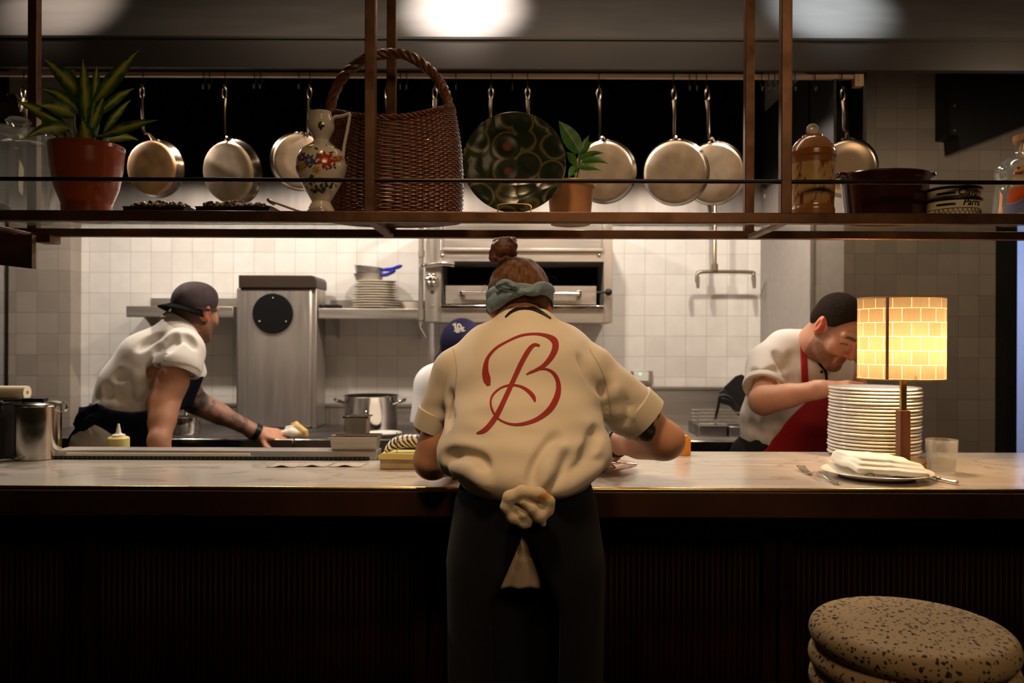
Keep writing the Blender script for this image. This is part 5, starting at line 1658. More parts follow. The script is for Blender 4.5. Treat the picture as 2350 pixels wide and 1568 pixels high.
# tumbler
Yt = 2.285
ct = P(2161, 1082, Yt)
tm = thing('glass_tumbler', 'small ribbed drinking glass half filled with water beside the lamp', 'glass', (ct.x, Yt, ZB))
zt = P(2161, 1009, Yt).z; rt, rb = S(34.5, Yt), S(29, Yt)
n = 72
rows = []
hs = [(0, rb - 0.002), (0.003, rb), (0.040, rb + 0.0022), (0.046, rb + 0.0026), (0.050, rb + 0.0046), (0.054, rb + 0.005), (zt - ZB - 0.002, rt), (zt - ZB, rt - 0.0008)]
b = MB(); vs = []; fs = []
prof = [(0, 0.0005)] + [(r, h + 0.0005) for h, r in hs] + [(rt - 0.0022, zt - ZB - 0.001), (rb + 0.0022, 0.05), (rb - 0.003, 0.010), (0, 0.009)]
b.lathe([(r, z + ZB) for r, z in prof], (ct.x, Yt, 0), n)
vv = []
for (x, y, z) in b.v:
    h = z - ZB; r = math.hypot(x - ct.x, y - Yt)
    if 0.002 < h < 0.047 and r > rb - 0.001:
        a = math.atan2(y - Yt, x - ct.x); k = 1 - 0.035 * abs(math.sin(a * 9))
        x, y = ct.x + (x - ct.x) * k, Yt + (y - Yt) * k
    vv.append((x, y, z))
b.v = vv; b.build('glass_body', thin_glass('tumbler_glass', (0.96, 0.96, 0.94), 0.5, 0.03, 0.13), tm)
b = MB(); b.lathe([(0, ZB + 0.0095), (rb - 0.0036, ZB + 0.0105), (rb - 0.0006, ZB + 0.040), (0, ZB + 0.040)], (ct.x, Yt, 0), 48); tag(b.build('water', thin_glass('water', (0.90, 0.91, 0.89), 0.10, 0.02)), 'water filling the ribbed drinking glass to half height', 'water')

# plate of food under the right elbow
Yf = 2.30
cf = P(1372, 1082, Yf)
b = MB(); R_ = 0.112; b.lathe([(0, ZB + 0.0003), (0.06, ZB + 0.0003), (0.068, ZB + 0.005), (0.10, ZB + 0.016), (R_, ZB + 0.019), (R_ - 0.002, ZB + 0.0205), (0.095, ZB + 0.019), (0.062, ZB + 0.008), (0, ZB + 0.006)], (cf.x, Yf, 0), 56)
tag(b.build('glass_plate', M('smoky_glass_plate', (0.75, 0.55, 0.42), 0.08, trans=0.75, ior=1.4)), 'tinted shallow plate holding food under the right forearm of the centre chef', 'plate')
b = MB()
fm = [M('pasta_yellow', (0.55, 0.30, 0.08), 0.5), M('pasta_red', (0.32, 0.07, 0.015), 0.45), M('pasta_pale', (0.60, 0.42, 0.22), 0.5)]
for i in range(70):
    b.cur = i % 3
    a = random.uniform(0, 2 * PI); r = 0.052 * math.sqrt(random.random())
    p = Vector((cf.x - 0.01 + r * math.cos(a), Yf + r * math.sin(a), ZB + 0.010 + 0.022 * (1 - r / 0.055) * random.random()))
    d = Vector((random.uniform(-1, 1), random.uniform(-1, 1), random.uniform(-0.3, 0.3))) * 0.014
    b.tube(spline([p - d, p + Vector((0, 0, 0.005)), p + d], 3), 0.0034, 6)
tag(b.build('pasta', fm), 'heap of yellow and red pasta on the tinted plate', 'food', None, 'stuff')
ck = thing('serving_spoon', 'silver spoon resting on the rim of the plate of pasta', 'spoon', (P(1440, 1082, 2.28).x, 2.28, ZB))
b = MB(); q0 = P(1458, 1081, 2.24); b.tube(spline([(cf.x + 0.02, 2.29, ZB + 0.024), (cf.x + 0.06, 2.27, ZB + 0.026), (q0.x + 0.006, 2.25, ZB + 0.026)], 6), [0.0045] * 5 + [0.0035] * 4 + [0.005] * 4, 8, flat=0.5); b.build('handle', POLISH, ck)
b = MB(); b.ell((cf.x + 0.005, 2.295, ZB + 0.024), (0.022, 0.014, 0.005), 16, 8); b.build('bowl', POLISH, ck)

# orange bottle behind the right elbow
Yo = 2.62
co_ = P(1568, 1050, Yo)
ob = thing('sauce_bottle', 'orange squeeze bottle standing behind the right elbow of the centre chef', 'bottle', (co_.x, Yo, ZB))
ORB = M('orange_plastic', (0.75, 0.27, 0.01), 0.4, sss=0.1)
r = S(17, Yo); zt = P(1568, 1003, Yo).z
b = MB(); b.lathe([(0, ZB + 0.0003), (r - 0.002, ZB + 0.0003), (r, ZB + 0.003), (r, zt - 0.006), (r - 0.004, zt), (0, zt)], (co_.x, Yo, 0), 40); b.build('bottle_body', ORB, ob)
b = MB(); b.lathe([(r * 0.7, zt), (r * 0.7, zt + 0.004), (0.006, zt + 0.008), (0.002, zt + 0.020), (0, zt + 0.020)], (co_.x, Yo, 0), 24); b.build('nozzle', ORB, ob)

# yellow squeeze bottle on the prep shelf
Yo = 2.665
co_ = P(272, 1000, Yo)
ob = thing('squeeze_bottle', 'squat squeeze bottle of pale yellow sauce with white pointed nozzle, before the left chef', 'bottle', (co_.x, Yo, 0.85))
r = S(23.5, Yo); z1, z2, z3 = P(272, 1003, Yo).z, P(272, 998, Yo).z, P(272, 973, Yo).z
b = MB(); b.lathe([(0, 0.8503), (r - 0.002, 0.8503), (r, 0.853), (r, z1 - 0.004), (r - 0.004, z1), (0, z1)], (co_.x, Yo, 0), 40); b.build('bottle_body', M('pale_yellow_sauce', (0.78, 0.68, 0.26), 0.4, sss=0.2), ob, label='pale yellow body')
b = MB(); b.lathe([(r * 0.62, z1 - 0.001), (r * 0.62, z2), (r * 0.3, z2 + 0.004), (r * 0.24, z2 + 0.008), (r * 0.10, z3), (0, z3 + 0.0005)], (co_.x, Yo, 0), 32); b.build('nozzle', M('milky_plastic', (0.80, 0.76, 0.62), 0.4, sss=0.2), ob, label='white nozzle cap')

# round steel container at the left end
Yc = 2.49
cc = P(88, 1050, Yc)
bn = thing('steel_canister', 'tall round polished steel container at the left end of the bar', 'container', (cc.x, Yc, ZB))
r = S(47, Yc); zt = P(88, 929, Yc).z
b = MB(); b.lathe([(0, ZB + 0.0003), (r - 0.003, ZB + 0.0003), (r, ZB + 0.003), (r, zt - 0.004), (r + 0.004, zt), (r + 0.002, zt + 0.001), (r - 0.002, zt - 0.002), (r - 0.002, ZB + 0.004), (0, ZB + 0.004)], (cc.x, Yc, 0), 56); b.build('container_body', POLISH, bn)
b = MB(); b.lathe([(0, zt + 0.0105), (r * 0.8, zt + 0.0095), (r + 0.006, zt + 0.0018), (r + 0.006, zt + 0.0035), (r * 0.8, zt + 0.011), (0, zt + 0.012)], (cc.x, Yc, 0), 48); b.build('lid', POLISH, bn)
b = MB(); b.tube(spline([(cc.x + r, Yc, zt - 0.02), (cc.x + r + 0.022, Yc, zt - 0.016), (cc.x + r + 0.022, Yc, zt + 0.004), (cc.x + r + 0.004, Yc, zt + 0.003)], 5), 0.003, 8); b.build('handle', POLISH, bn)
b = MB(); q = P(80, 918, 2.47); b.obox((q.x, 2.47, zt + 0.017), (1, 0.15, 0), (-0.15, 1, 0), (0, 0, 1), (0.032, 0.018, 0.0048)); b.tube([(q.x - 0.03, 2.47, zt + 0.0165), (q.x - 0.09, 2.46, zt + 0.013)], 0.0045, 8)
tag(b.build('black_spatula', BLACKP, bevel=0.003), 'flat black spatula lying on the lid of the round steel container', 'spatula')
# black crate with the paper roll
q0, q1 = P(-70, 1040, 2.52), P(28, 930, 2.52)
b = MB(); b.box((q0.x, 2.47, ZB + 0.0004), (q1.x, 2.68, P(20, 924, 2.47).z)); b.box((q0.x, 2.465, P(20, 930, 2.47).z), (q1.x + 0.006, 2.685, P(20, 922, 2.47).z))
tag(b.build('black_crate', BLACKP, bevel=0.005), 'black plastic box at the left edge behind the round steel container', 'box')
ro = thing('paper_roll', 'roll of cream paper lying on the black box at the left edge', 'paper roll', (q0.x, 2.56, P(20, 922, 2.47).z))
zr = P(20, 922, 2.47).z; rr = 0.0215
b = MB(); x1 = P(63, 905, 2.56).x
b.lathe([(0.006, 0), (rr, 0), (rr, 0.30), (0.006, 0.30), (0.006, 0)], (x1 - 0.30, 2.56, zr + rr + 0.0005), 36, axes=((0, 1, 0), (0, 0, 1), (1, 0, 0)))
b.build('paper', M('cream_paper', (0.74, 0.66, 0.46), 0.8), ro, ang=0.9)

# loaf tin on the rail
Yl = 2.545
q0, q1 = P(757, 1040, 2.51), P(866, 1005, 2.51)
zr = P(480, 1028, 2.56).z
lt = thing('loaf_tin', 'rectangular steel loaf tin standing on the right end of the ingredient rail', 'tin', ((q0.x + q1.x) / 2, Yl, zr))
zt = P(810, 1003, 2.51).z


def open_box(b, x0, x1, y0, y1, z0, z1, fl, th=0.0018):
    """tapered open tin with a rolled rim"""
    def ring(d, z): return [(x0 + d, y0 + d, z), (x1 - d, y0 + d, z), (x1 - d, y1 - d, z), (x0 + d, y1 - d, z)]
    rs = [ring(fl, z0), ring(0, z1), ring(-0.003, z1 + 0.001), ring(th, z1 - 0.001), ring(fl + th, z0 + th)]
    for i in range(len(rs) - 1):
        for k in range(4):
            k2 = (k + 1) % 4
            b._add([rs[i][k], rs[i][k2], rs[i + 1][k2], rs[i + 1][k]], [(0, 1, 2, 3)])
    b._add(rs[0], [(3, 2, 1, 0)]); b._add(rs[-1], [(0, 1, 2, 3)])


b = MB(); open_box(b, q0.x, q1.x, 2.505, 2.585, zr + 0.0005, zt, 0.006); b.build('tin_body', STEELH, lt, smooth=False)
b = MB(); b.tube([(q0.x - 0.001, 2.504, zt), (q1.x + 0.001, 2.504, zt), (q1.x + 0.001, 2.586, zt), (q0.x - 0.001, 2.586, zt)], 0.0028, 8, closed=True); b.build('rim', POLISH, lt)
q0, q1 = P(792, 1000, 2.68), P(841, 960, 2.68)
sx = thing('deep_steel_insert', 'narrow deep steel container standing behind the loaf tin', 'container', ((q0.x + q1.x) / 2, 2.72, 0.85))
b = MB(); open_box(b, q0.x, q1.x, 2.68, 2.75, 0.8505, P(815, 958, 2.68).z, 0.006); b.build('insert_body', STEEL, sx, smooth=False)
b = MB(); zt = P(815, 958, 2.68).z; b.box((q0.x - 0.006, 2.672, zt - 0.002), (q1.x + 0.006, 2.68, zt + 0.002)); b.box((q0.x - 0.006, 2.75, zt - 0.002), (q1.x + 0.006, 2.758, zt + 0.002)); b.box((q0.x - 0.007, 2.672, zt - 0.002), (q0.x, 2.758, zt + 0.002)); b.box((q1.x, 2.672, zt - 0.002), (q1.x + 0.007, 2.758, zt + 0.002)); b.build('rim', POLISH, sx, smooth=False)
b = MB(); b.tube(spline([(q1.x - 0.008, 2.71, 0.90), (q1.x - 0.006, 2.70, zt), (q1.x - 0.004, 2.695, P(836, 944, 2.69).z)], 5), 0.0028, 8, flat=0.6); b.ell((q1.x - 0.008, 2.712, 0.90), (0.012, 0.008, 0.016), 10, 8)
tag(b.build('steel_spoon', POLISH), 'steel spoon standing in the narrow deep container', 'spoon')

# paper tray with striped wrapped bundle
Yx = 2.36
q0, q1 = P(872, 1082, 2.30), P(985, 1056, 2.30)
tr_ = thing('paper_tray', 'folded kraft paper tray with yellow rim next to the left elbow of the centre chef', 'tray', ((q0.x + q1.x) / 2, Yx, ZB))
zt = P(900, 1046, 2.30).z
b = MB(); b.box((q0.x, 2.30, ZB + 0.0004), (q1.x, 2.42, zt - 0.006)); b.build('tray_box', M('kraft_paper', (0.42, 0.32, 0.19), 0.8, noise=(30, 0.1)), tr_, bevel=0.003)
b = MB(); b.prism([(q0.x - 0.003, zt - 0.010), (q1.x, zt - 0.012), (q1.x, zt + 0.006), (q0.x + 0.01, zt + 0.008), (q0.x - 0.006, zt)], 2.292, 2.30); b.box((q0.x - 0.004, 2.30, zt - 0.006), (q1.x, 2.425, zt)); b.build('rim', M('yellow_card', (0.60, 0.50, 0.16), 0.7), tr_, bevel=0.002, label='pale yellow rim')
b = MB(); q = P(972, 1068, 2.298); b.box((q.x - 0.006, 2.294, q.z - 0.014), (q.x + 0.008, 2.299, q.z + 0.012)); b.build('clip', BLACKP, tr_, bevel=0.002)
q = P(936, 1020, 2.36)
b = MB()
pts = [P(885, 1036, 2.34), P(905, 1020, 2.36), P(935, 1012, 2.37), P(985, 1014, 2.38)]
sp_ = spline(pts, 10)
b.tube(sp_, [0.008 + 0.014 * min(1, i / 12) for i in range(len(sp_))], 16, flat=0.85)
sm2 = bpy.data.materials.new('striped_wrap'); sm2.use_nodes = True; nt = sm2.node_tree; bs = nt.nodes['Principled BSDF']
tc = nt.nodes.new('ShaderNodeTexCoord'); wvt = nt.nodes.new('ShaderNodeTexWave'); wvt.inputs['Scale'].default_value = 30; wvt.inputs['Distortion'].default_value = 2.2; wvt.inputs['Detail Scale'].default_value = 2
mp = nt.nodes.new('ShaderNodeMapping'); mp.inputs['Rotation'].default_value = (0, 0.6, 0.3); nt.links.new(tc.outputs['Object'], mp.inputs[0]); nt.links.new(mp.outputs[0], wvt.inputs['Vector'])
cr = nt.nodes.new('ShaderNodeValToRGB'); e = cr.color_ramp.elements; e[0].position = 0.36; e[0].color = (0.02, 0.015, 0.01, 1); e[1].position = 0.46; e[1].color = (0.78, 0.70, 0.56, 1)
nt.links.new(wvt.outputs['Fac'], cr.inputs[0]); nt.links.new(cr.outputs[0], bs.inputs['Base Color']); bs.inputs['Roughness'].default_value = 0.35
o = b.build('striped_bundle', sm2); tag(o, 'black and white striped wrapped bundle lying on the paper tray', 'bundle')
b = MB(); b.tube([P(911, 1052, 2.33), P(911, 992, 2.33)], 0.0011, 6)
tag(b.build('wire_skewer', PANSIDE), 'thin upright wire skewer stuck in the paper tray', 'skewer')

# paper slips stuck to the marble
for (x0, x1, y0, y1, Y_, lab) in ((604, 672, 1064, 1086, 2.36, 'grey paper slip on the marble, leftmost of the curling slips'), (676, 742, 1066, 1084, 2.37, 'grey paper slip with lifted end, middle of the curling slips'), (748, 822, 1066, 1084, 2.37, 'grey paper slip nearest the loaf tin, its middle lifted')):
    a, c_ = P(x0, y1, Y_ - 0.05).x, P(x1, y1, Y_ - 0.05).x
    rows = []
    for i in range(5):
        yy = Y_ - 0.03 + 0.075 * i / 4
        rows.append([(a + (c_ - a) * j / 12 + 0.01 * i / 4, yy, ZB + 0.0012 + 0.005 * (max(0, math.sin(PI * (j / 12 * 1.4 - 0.25))) ** 3) * (1 - i / 5)) for j in range(13)])
    b = MB(); b.grid(rows); o = b.build('paper_slip', M('grey_paper', (0.45, 0.39, 0.31), 0.7), solid=0.0005)
    tag(o, lab, 'paper slip', 'paper slips on the marble')

# ------------------------------------------------------------------ bar stool
tz = bpy.data.materials.new('speckled_boucle'); tz.use_nodes = True; nt = tz.node_tree; bs = nt.nodes['Principled BSDF']
tc = nt.nodes.new('ShaderNodeTexCoord')
nzv = nt.nodes.new('ShaderNodeTexNoise'); nzv.inputs['Scale'].default_value = 70; nt.links.new(tc.outputs['Object'], nzv.inputs['Vector'])
mxv = nt.nodes.new('ShaderNodeMix'); mxv.data_type = 'VECTOR'; mxv.inputs[0].default_value = 0.012
nt.links.new(tc.outputs['Object'], mxv.inputs[4]); nt.links.new(nzv.outputs['Color'], mxv.inputs[5])
vo = nt.nodes.new('ShaderNodeTexVoronoi'); vo.inputs['Scale'].default_value = 105; vo.inputs['Randomness'].default_value = 1.0; vo.distance = 'MANHATTAN'
nt.links.new(mxv.outputs[1], vo.inputs['Vector'])
sp2 = nt.nodes.new('ShaderNodeSeparateColor'); nt.links.new(vo.outputs['Color'], sp2.inputs[0])
th = nt.nodes.new('ShaderNodeMapRange'); th.inputs['To Min'].default_value = 0.22; th.inputs['To Max'].default_value = 0.66; nt.links.new(sp2.outputs[0], th.inputs['Value'])
lt_ = nt.nodes.new('ShaderNodeMath'); lt_.operation = 'LESS_THAN'; nt.links.new(vo.outputs['Distance'], lt_.inputs[0]); nt.links.new(th.outputs['Result'], lt_.inputs[1])
mxc = nt.nodes.new('ShaderNodeMix'); mxc.data_type = 'RGBA'; mxc.inputs[6].default_value = (0.36, 0.255, 0.135, 1); mxc.inputs[7].default_value = (0.022, 0.010, 0.009, 1)
nt.links.new(lt_.outputs[0], mxc.inputs[0]); nt.links.new(mxc.outputs[2], bs.inputs['Base Color']); bs.inputs['Roughness'].default_value = 0.95
Yst = 1.555
cst = P(2090, 1460, Yst)
stl = thing('bar_stool', 'round upholstered bar stool in tan fabric with dark speckles, in front of the bar', 'stool', (cst.x, Yst, 0))
def cushion(z0, z1, r, dome):
    h = z1 - z0; pr = [(0, z0)]
    for i in range(13):
        a = -PI / 2 + PI * i / 12
        pr.append((r - h * 0.48 + h * 0.48 * math.cos(a), (z0 + z1) / 2 + h / 2 * math.sin(a)))
    for i in range(1, 9):
        t = i / 8; rr = (r - h * 0.48) * (1 - t); pr.append((rr, z1 + dome * (1 - (rr / (r - h * 0.48)) ** 2)))
    b = MB(); b.lathe(pr, (cst.x, Yst, 0), 80); return b
zc0 = 0.704
cushion(zc0, zc0 + 0.056, 0.186, 0.014).build('seat_cushion', tz, stl, ang=2)
cushion(zc0 - 0.043, zc0 + 0.003, 0.187, 0.0).build('middle_roll', tz, stl, ang=2)
cushion(zc0 - 0.088, zc0 - 0.040, 0.186, 0.0).build('lower_roll', tz, stl, ang=2)
b = MB(); b.lathe([(0, zc0 - 0.105), (0.17, zc0 - 0.105), (0.17, zc0 - 0.086), (0, zc0 - 0.086)], (cst.x, Yst, 0), 40); b.build('seat_plate', WALNUT, stl)
for k in range(4):
    a = PI / 4 + k * PI / 2
    b = MB(); b.tube([(cst.x + 0.13 * math.cos(a), Yst + 0.13 * math.sin(a), zc0 - 0.10), (cst.x + 0.185 * math.cos(a), Yst + 0.185 * math.sin(a), 0.0)], [0.018, 0.013], 12); b.build('leg', WALNUT, stl)
b = MB(); b.tube([(cst.x + 0.165 * math.cos(t), Yst + 0.165 * math.sin(t), 0.22) for t in [2 * PI * i / 40 for i in range(40)]], 0.009, 8, closed=True); b.build('foot_ring', BRASS, stl)

# ================================================================== PEOPLE
def V(*a): return np.array(a, float)
def nrm(a): a = np.array(a, float); return a / np.linalg.norm(a)
def pv(px, py, Y): return np.array(P(px, py, Y))


def add_hand(F, wrist, d, n, s, curl=(0.5, 0.55, 0.6, 0.65), thumb_side=1, spread=0.10, size=1.0, thumb_curl=0.4, r0=0.026):
    """palm and five bent fingers: d = from wrist to knuckles, n = back of the hand, s = across the knuckles"""
    d, n = nrm(d), nrm(n); n = nrm(n - d * (n @ d)); s = np.cross(d, n) * thumb_side
    w = np.array(wrist, float); k = size
    for u in (-0.026, -0.009, 0.009, 0.026):
        F.cap(w + d * 0.012 * k + s * u * 0.75 * k, w + d * 0.082 * k + s * u * 1.08 * k, 0.0155 * k, 0.0125 * k, 0.012)
    F.cap(w - d * 0.02 * k, w + d * 0.03 * k, r0 * k, 0.020 * k, 0.02)
    lens = ((0.043, 0.026, 0.022), (0.047, 0.030, 0.023), (0.044, 0.028, 0.022), (0.034, 0.021, 0.019))
    for i in range(4):
        u = (0.029, 0.0095, -0.0095, -0.028)[i]
        p = w + d * (0.086, 0.090, 0.086, 0.078)[i] * k + s * u * 1.08 * k
        dirn = nrm(d + s * spread * (1.3 - 0.85 * i))
        a = 0.0
        for j in range(3):
            a += curl[i] * (0.7, 1.0, 0.6)[j]
            dj = dirn * math.cos(a) - n * math.sin(a)
            q = p + dj * lens[i][j] * k
            r = (0.0092, 0.0084, 0.0074)
            F.cap(p, q, r[j] * k, (r[j] - 0.0007) * k, 0.004)
            p = q
    p = w + d * 0.022 * k + s * 0.026 * k - n * 0.008 * k
    t1 = nrm(d * 0.55 + s * 0.75 - n * 0.35)
    q = p + t1 * 0.042 * k; F.cap(p, q, 0.0145 * k, 0.0108 * k, 0.01)
    t2 = nrm(d * 0.9 + s * (0.45 - thumb_curl * 0.5) - n * (0.25 + thumb_curl * 0.6)); p = q; q = p + t2 * 0.032 * k; F.cap(p, q, 0.0105 * k, 0.0095 * k, 0.004)
    t3 = nrm(d * 0.95 + s * (0.1 - thumb_curl * 0.6) - n * (0.25 + thumb_curl * 0.8)); p = q; q = p + t3 * 0.026 * k; F.cap(p, q, 0.0096 * k, 0.0076 * k, 0.004)


def add_head(F, c, up, f, k=1.0, neck=None, neck_r=0.056, ears=True):
    """c = between the ears; returns local frame"""
    up = nrm(up); f = nrm(np.array(f) - up * (np.array(f) @ up)); s = np.cross(f, up)
    A = [s, f, up]
    def L(a, b, d): return c + (s * a + f * b + up * d) * k
    F.ell(L(0, -0.012, 0.040), (0.077 * k, 0.096 * k, 0.082 * k), A, 0.01)
    F.ell(L(0, 0.028, -0.022), (0.066 * k, 0.068 * k, 0.092 * k), A, 0.03)
    F.cap(L(-0.045, 0.012, -0.055), L(-0.018, 0.075, -0.100), 0.020 * k, 0.018 * k, 0.03)
    F.cap(L(0.045, 0.012, -0.055), L(0.018, 0.075, -0.100), 0.020 * k, 0.018 * k, 0.03)
    F.ell(L(0, 0.080, -0.102), (0.024 * k, 0.018 * k, 0.018 * k), A, 0.02)
    for q in (-1, 1):
        F.ell(L(q * 0.040, 0.070, -0.025), (0.026 * k, 0.022 * k, 0.026 * k), A, 0.025)
        F.cap(L(q * 0.012, 0.094, 0.028), L(q * 0.046, 0.080, 0.030), 0.010 * k, 0.009 * k, 0.016)
        F.ell(L(q * 0.033, 0.100, 0.006), (0.018 * k, 0.012 * k, 0.012 * k), A, 0.012, 's')
        F.ell(L(q * 0.032, 0.078, 0.005), (0.0135 * k, 0.0135 * k, 0.0125 * k), A, 0.003)
        F.cap(L(q * 0.020, 0.090, 0.010), L(q * 0.045, 0.081, 0.009), 0.0042 * k, 0.004 * k, 0.004)
    F.cap(L(0, 0.092, 0.018), L(0, 0.116, -0.030), 0.0095 * k, 0.0135 * k, 0.012)
    for q in (-1, 1):
        F.ell(L(q * 0.013, 0.103, -0.034), (0.0095 * k, 0.010 * k, 0.008 * k), A, 0.008)
    F.cap(L(-0.018, 0.090, -0.061), L(0.018, 0.090, -0.061), 0.0062 * k, 0.0062 * k, 0.008)
    F.cap(L(-0.015, 0.089, -0.074), L(0.015, 0.089, -0.074), 0.0072 * k, 0.0072 * k, 0.008)
    F.cap(L(-0.022, 0.0975, -0.0675), L(0.022, 0.0975, -0.0675), 0.002, 0.002, 0.004, 's')
    if ears:
        for q in (-1, 1):
            Ae = [nrm(s * q + f * -0.55), nrm(f + s * q * 0.5), up]
            F.ell(L(q * 0.080, -0.010, 0.004), (0.0075 * k, 0.018 * k, 0.031 * k), Ae, 0.008)
            F.ell(L(q * 0.087, -0.004, 0.004), (0.004 * k, 0.010 * k, 0.019 * k), Ae, 0.005, 's')
            F.ell(L(q * 0.075, 0.0, -0.026), (0.008 * k, 0.010 * k, 0.010 * k), Ae, 0.008)
    if neck is not None:
        F.cap(L(0, -0.030, -0.02), neck, neck_r * k * 0.98, neck_r * k * 1.08, 0.03)
        F.cap(L(0, 0.020, -0.075), neck + f * 0.02, neck_r * k * 0.75, neck_r * k * 0.95, 0.03)
    return L, A


def add_torso(F, pel, chest, neck, shl, shr, hipw=0.085, r=0.9):
    s = nrm(np.array(shr) - np.array(shl))
    mid = (np.array(shl) + np.array(shr)) / 2
    F.cap(pel - s * hipw, pel + s * hipw, 0.105 * r, 0.105 * r, 0.04)
    for q in (-1, 1):
        F.cap(pel + s * q * 0.06, chest + s * q * 0.075, 0.095 * r, 0.108 * r, 0.06)
        F.cap(chest + s * q * 0.07, mid + s * q * 0.10, 0.10 * r, 0.07 * r, 0.05)
    F.cap(mid, neck, 0.075 * r, 0.052, 0.04)
    F.cap(np.array(shl), np.array(shr), 0.052 * r, 0.052 * r, 0.05)


def add_leg(F, hip, knee, ank, toe):
    F.cap(hip, knee, 0.056, 0.045, 0.03); F.cap(knee, ank, 0.045, 0.034, 0.02); F.cap(ank, toe, 0.034, 0.028, 0.02)


def trousers(root, hips, knees, anks, mat, pel, w=0.09, name='trousers', h=0.008, k=1.0):
    lo = np.min(np.array(list(hips) + list(knees) + list(anks)), 0) - 0.16; hi = np.max(np.array(list(hips) + list(knees) + list(anks)), 0) + 0.16
    F = Field(lo, hi, h)
    for a, b_, c_ in zip(hips, knees, anks):
        F.cap(a, b_, 0.096 * k, 0.074, 0.03); F.cap(b_, c_, 0.074, 0.064, 0.03)
    s = nrm(np.array(hips[1]) - np.array(hips[0]))
    F.cap(pel - s * w * k, pel + s * w * k, 0.115 * k, 0.115 * k, 0.05)
    return F.mesh(name, mat, root)


def shoes(root, anks, fwd, mat):
    for a in anks:
        b = MB(); f = nrm(V(fwd[0], fwd[1], 0)); s = V(-f[1], f[0], 0)
        rows = []
        for i in range(11):
            t = i / 10; c = V(a[0], a[1], 0) + f * (-0.07 + 0.27 * t)
            wd = 0.036 + 0.014 * math.sin(PI * (0.15 + 0.8 * t)); hh = 0.085 * (1 - t) ** 0.7 + 0.035
            if i in (0, 10): wd *= 0.6
            rows.append([c + s * wd * math.cos(x) + V(0, 0, max(0.001, hh * 0.5 + hh * 0.5 * math.sin(x))) for x in [2 * PI * k / 16 for k in range(17)]])
        b.grid(rows); b._add(rows[0][:16], [tuple(range(16))]); b._add(rows[10][:16], [tuple(range(15, -1, -1))])
        b.build('shoe', mat, root)


SKIN = M('warm_brown_skin', (0.56, 0.29, 0.19), 0.5, attr=True, sss=0.12, bump=(260, 0.12, 0.001))  # base skin tone, tinted by vertex colours
SHOE = M('black_leather', (0.012, 0.011, 0.011), 0.45)
HAIRM = M('auburn_hair', (0.092, 0.038, 0.015), 0.7, spec=0.2, noise=(14, 0.55), stretch=(9, 6, 1.0), bump=(36, 0.8, 0.003))
DHAIR = M('short_dark_hair', (0.018, 0.011, 0.008), 0.95, noise=(200, 0.5), bump=(500, 0.6, 0.001), spec=0.1)
BASESKIN = np.array((0.55, 0.27, 0.165))


def skin_cols(*fns):
    def f(co):
        c = np.tile(BASESKIN, (len(co), 1)) * (0.94 + 0.12 * wave(co, 22, 3))[:, None]
        for g in fns:
            c = g(co, c)
        return c
    return f


def along(co, a, b_):
    a = np.array(a); b_ = np.array(b_); ba = b_ - a
    t = np.clip(((co - a) @ ba) / (ba @ ba), 0, 1)
    return t, np.linalg.norm(co - a - t[:, None] * ba, axis=1)


# ------------------------------------------------------------------ centre chef, seen from behind
pel = pv(1206, 1180, 1.80); chest = pv(1200, 860, 1.99); nck = pv(1196, 758, 2.03); hc = pv(1193, 704, 2.10)
shl = pv(1058, 850, 1.995); shr = pv(1350, 850, 1.995)
ell_ = pv(992, 1058, 2.02); elr = pv(1528, 1012, 2.03)
wrl = pv(1105, 1062, 2.32); wrr = pv(1402, 1018, 2.19)
C1 = thing('person', 'chef with back to us, hair bun and blue bandana, red script letter on cream shirt', 'person', (pel[0], 1.80, 0))
h1 = 0.005
F = Field((-0.42, 1.60, 0), (0.42, 2.50, 1.60), h1)
up1, f1 = V(-0.05, 0.66, 0.75), V(0.02, 0.75, -0.66)
L1, A1 = add_head(F, hc, up1, f1, 0.95, nck, 0.050)
add_torso(F, pel, chest, nck, shl, shr, hipw=0.05, r=0.72)
F.chain([shl, ell_, wrl], [0.044, 0.044, 0.030], 0.02)
F.cap(ell_ * 0.8 + shl * 0.2, ell_ * 0.5 + wrl * 0.5, 0.047, 0.041, 0.02)
F.chain([shr, elr, wrr], [0.046, 0.044, 0.030], 0.02)
F.cap(elr * 0.62 + shr * 0.38, elr * 0.62 + shr * 0.38 + V(0, 0, -0.01), 0.050, 0.050, 0.03)
F.cap(elr * 0.9 + wrr * 0.1, elr * 0.55 + wrr * 0.45, 0.044, 0.043, 0.02)
add_hand(F, wrl, pv(1190, 1068, 2.40) - wrl, V(0, -0.3, 1), None, (0.5, 0.6, 0.6, 0.7), -1)
add_hand(F, wrr, pv(1330, 1030, 2.33) - wrr, V(0.1, -0.3, 1), None, (0.5, 0.6, 0.6, 0.7), 1)
hips = [pel + V(-0.068, 0, -0.03), pel + V(0.068, 0, -0.03)]
knees = [V(hips[0][0] - 0.01, 1.83, 0.48), V(hips[1][0] + 0.01, 1.83, 0.48)]; anks = [V(hips[0][0] - 0.02, 1.80, 0.085), V(hips[1][0] + 0.02, 1.80, 0.085)]
for i in (0, 1):
    add_leg(F, hips[i], knees[i], anks[i], anks[i] + V(0, 0.13, -0.05))


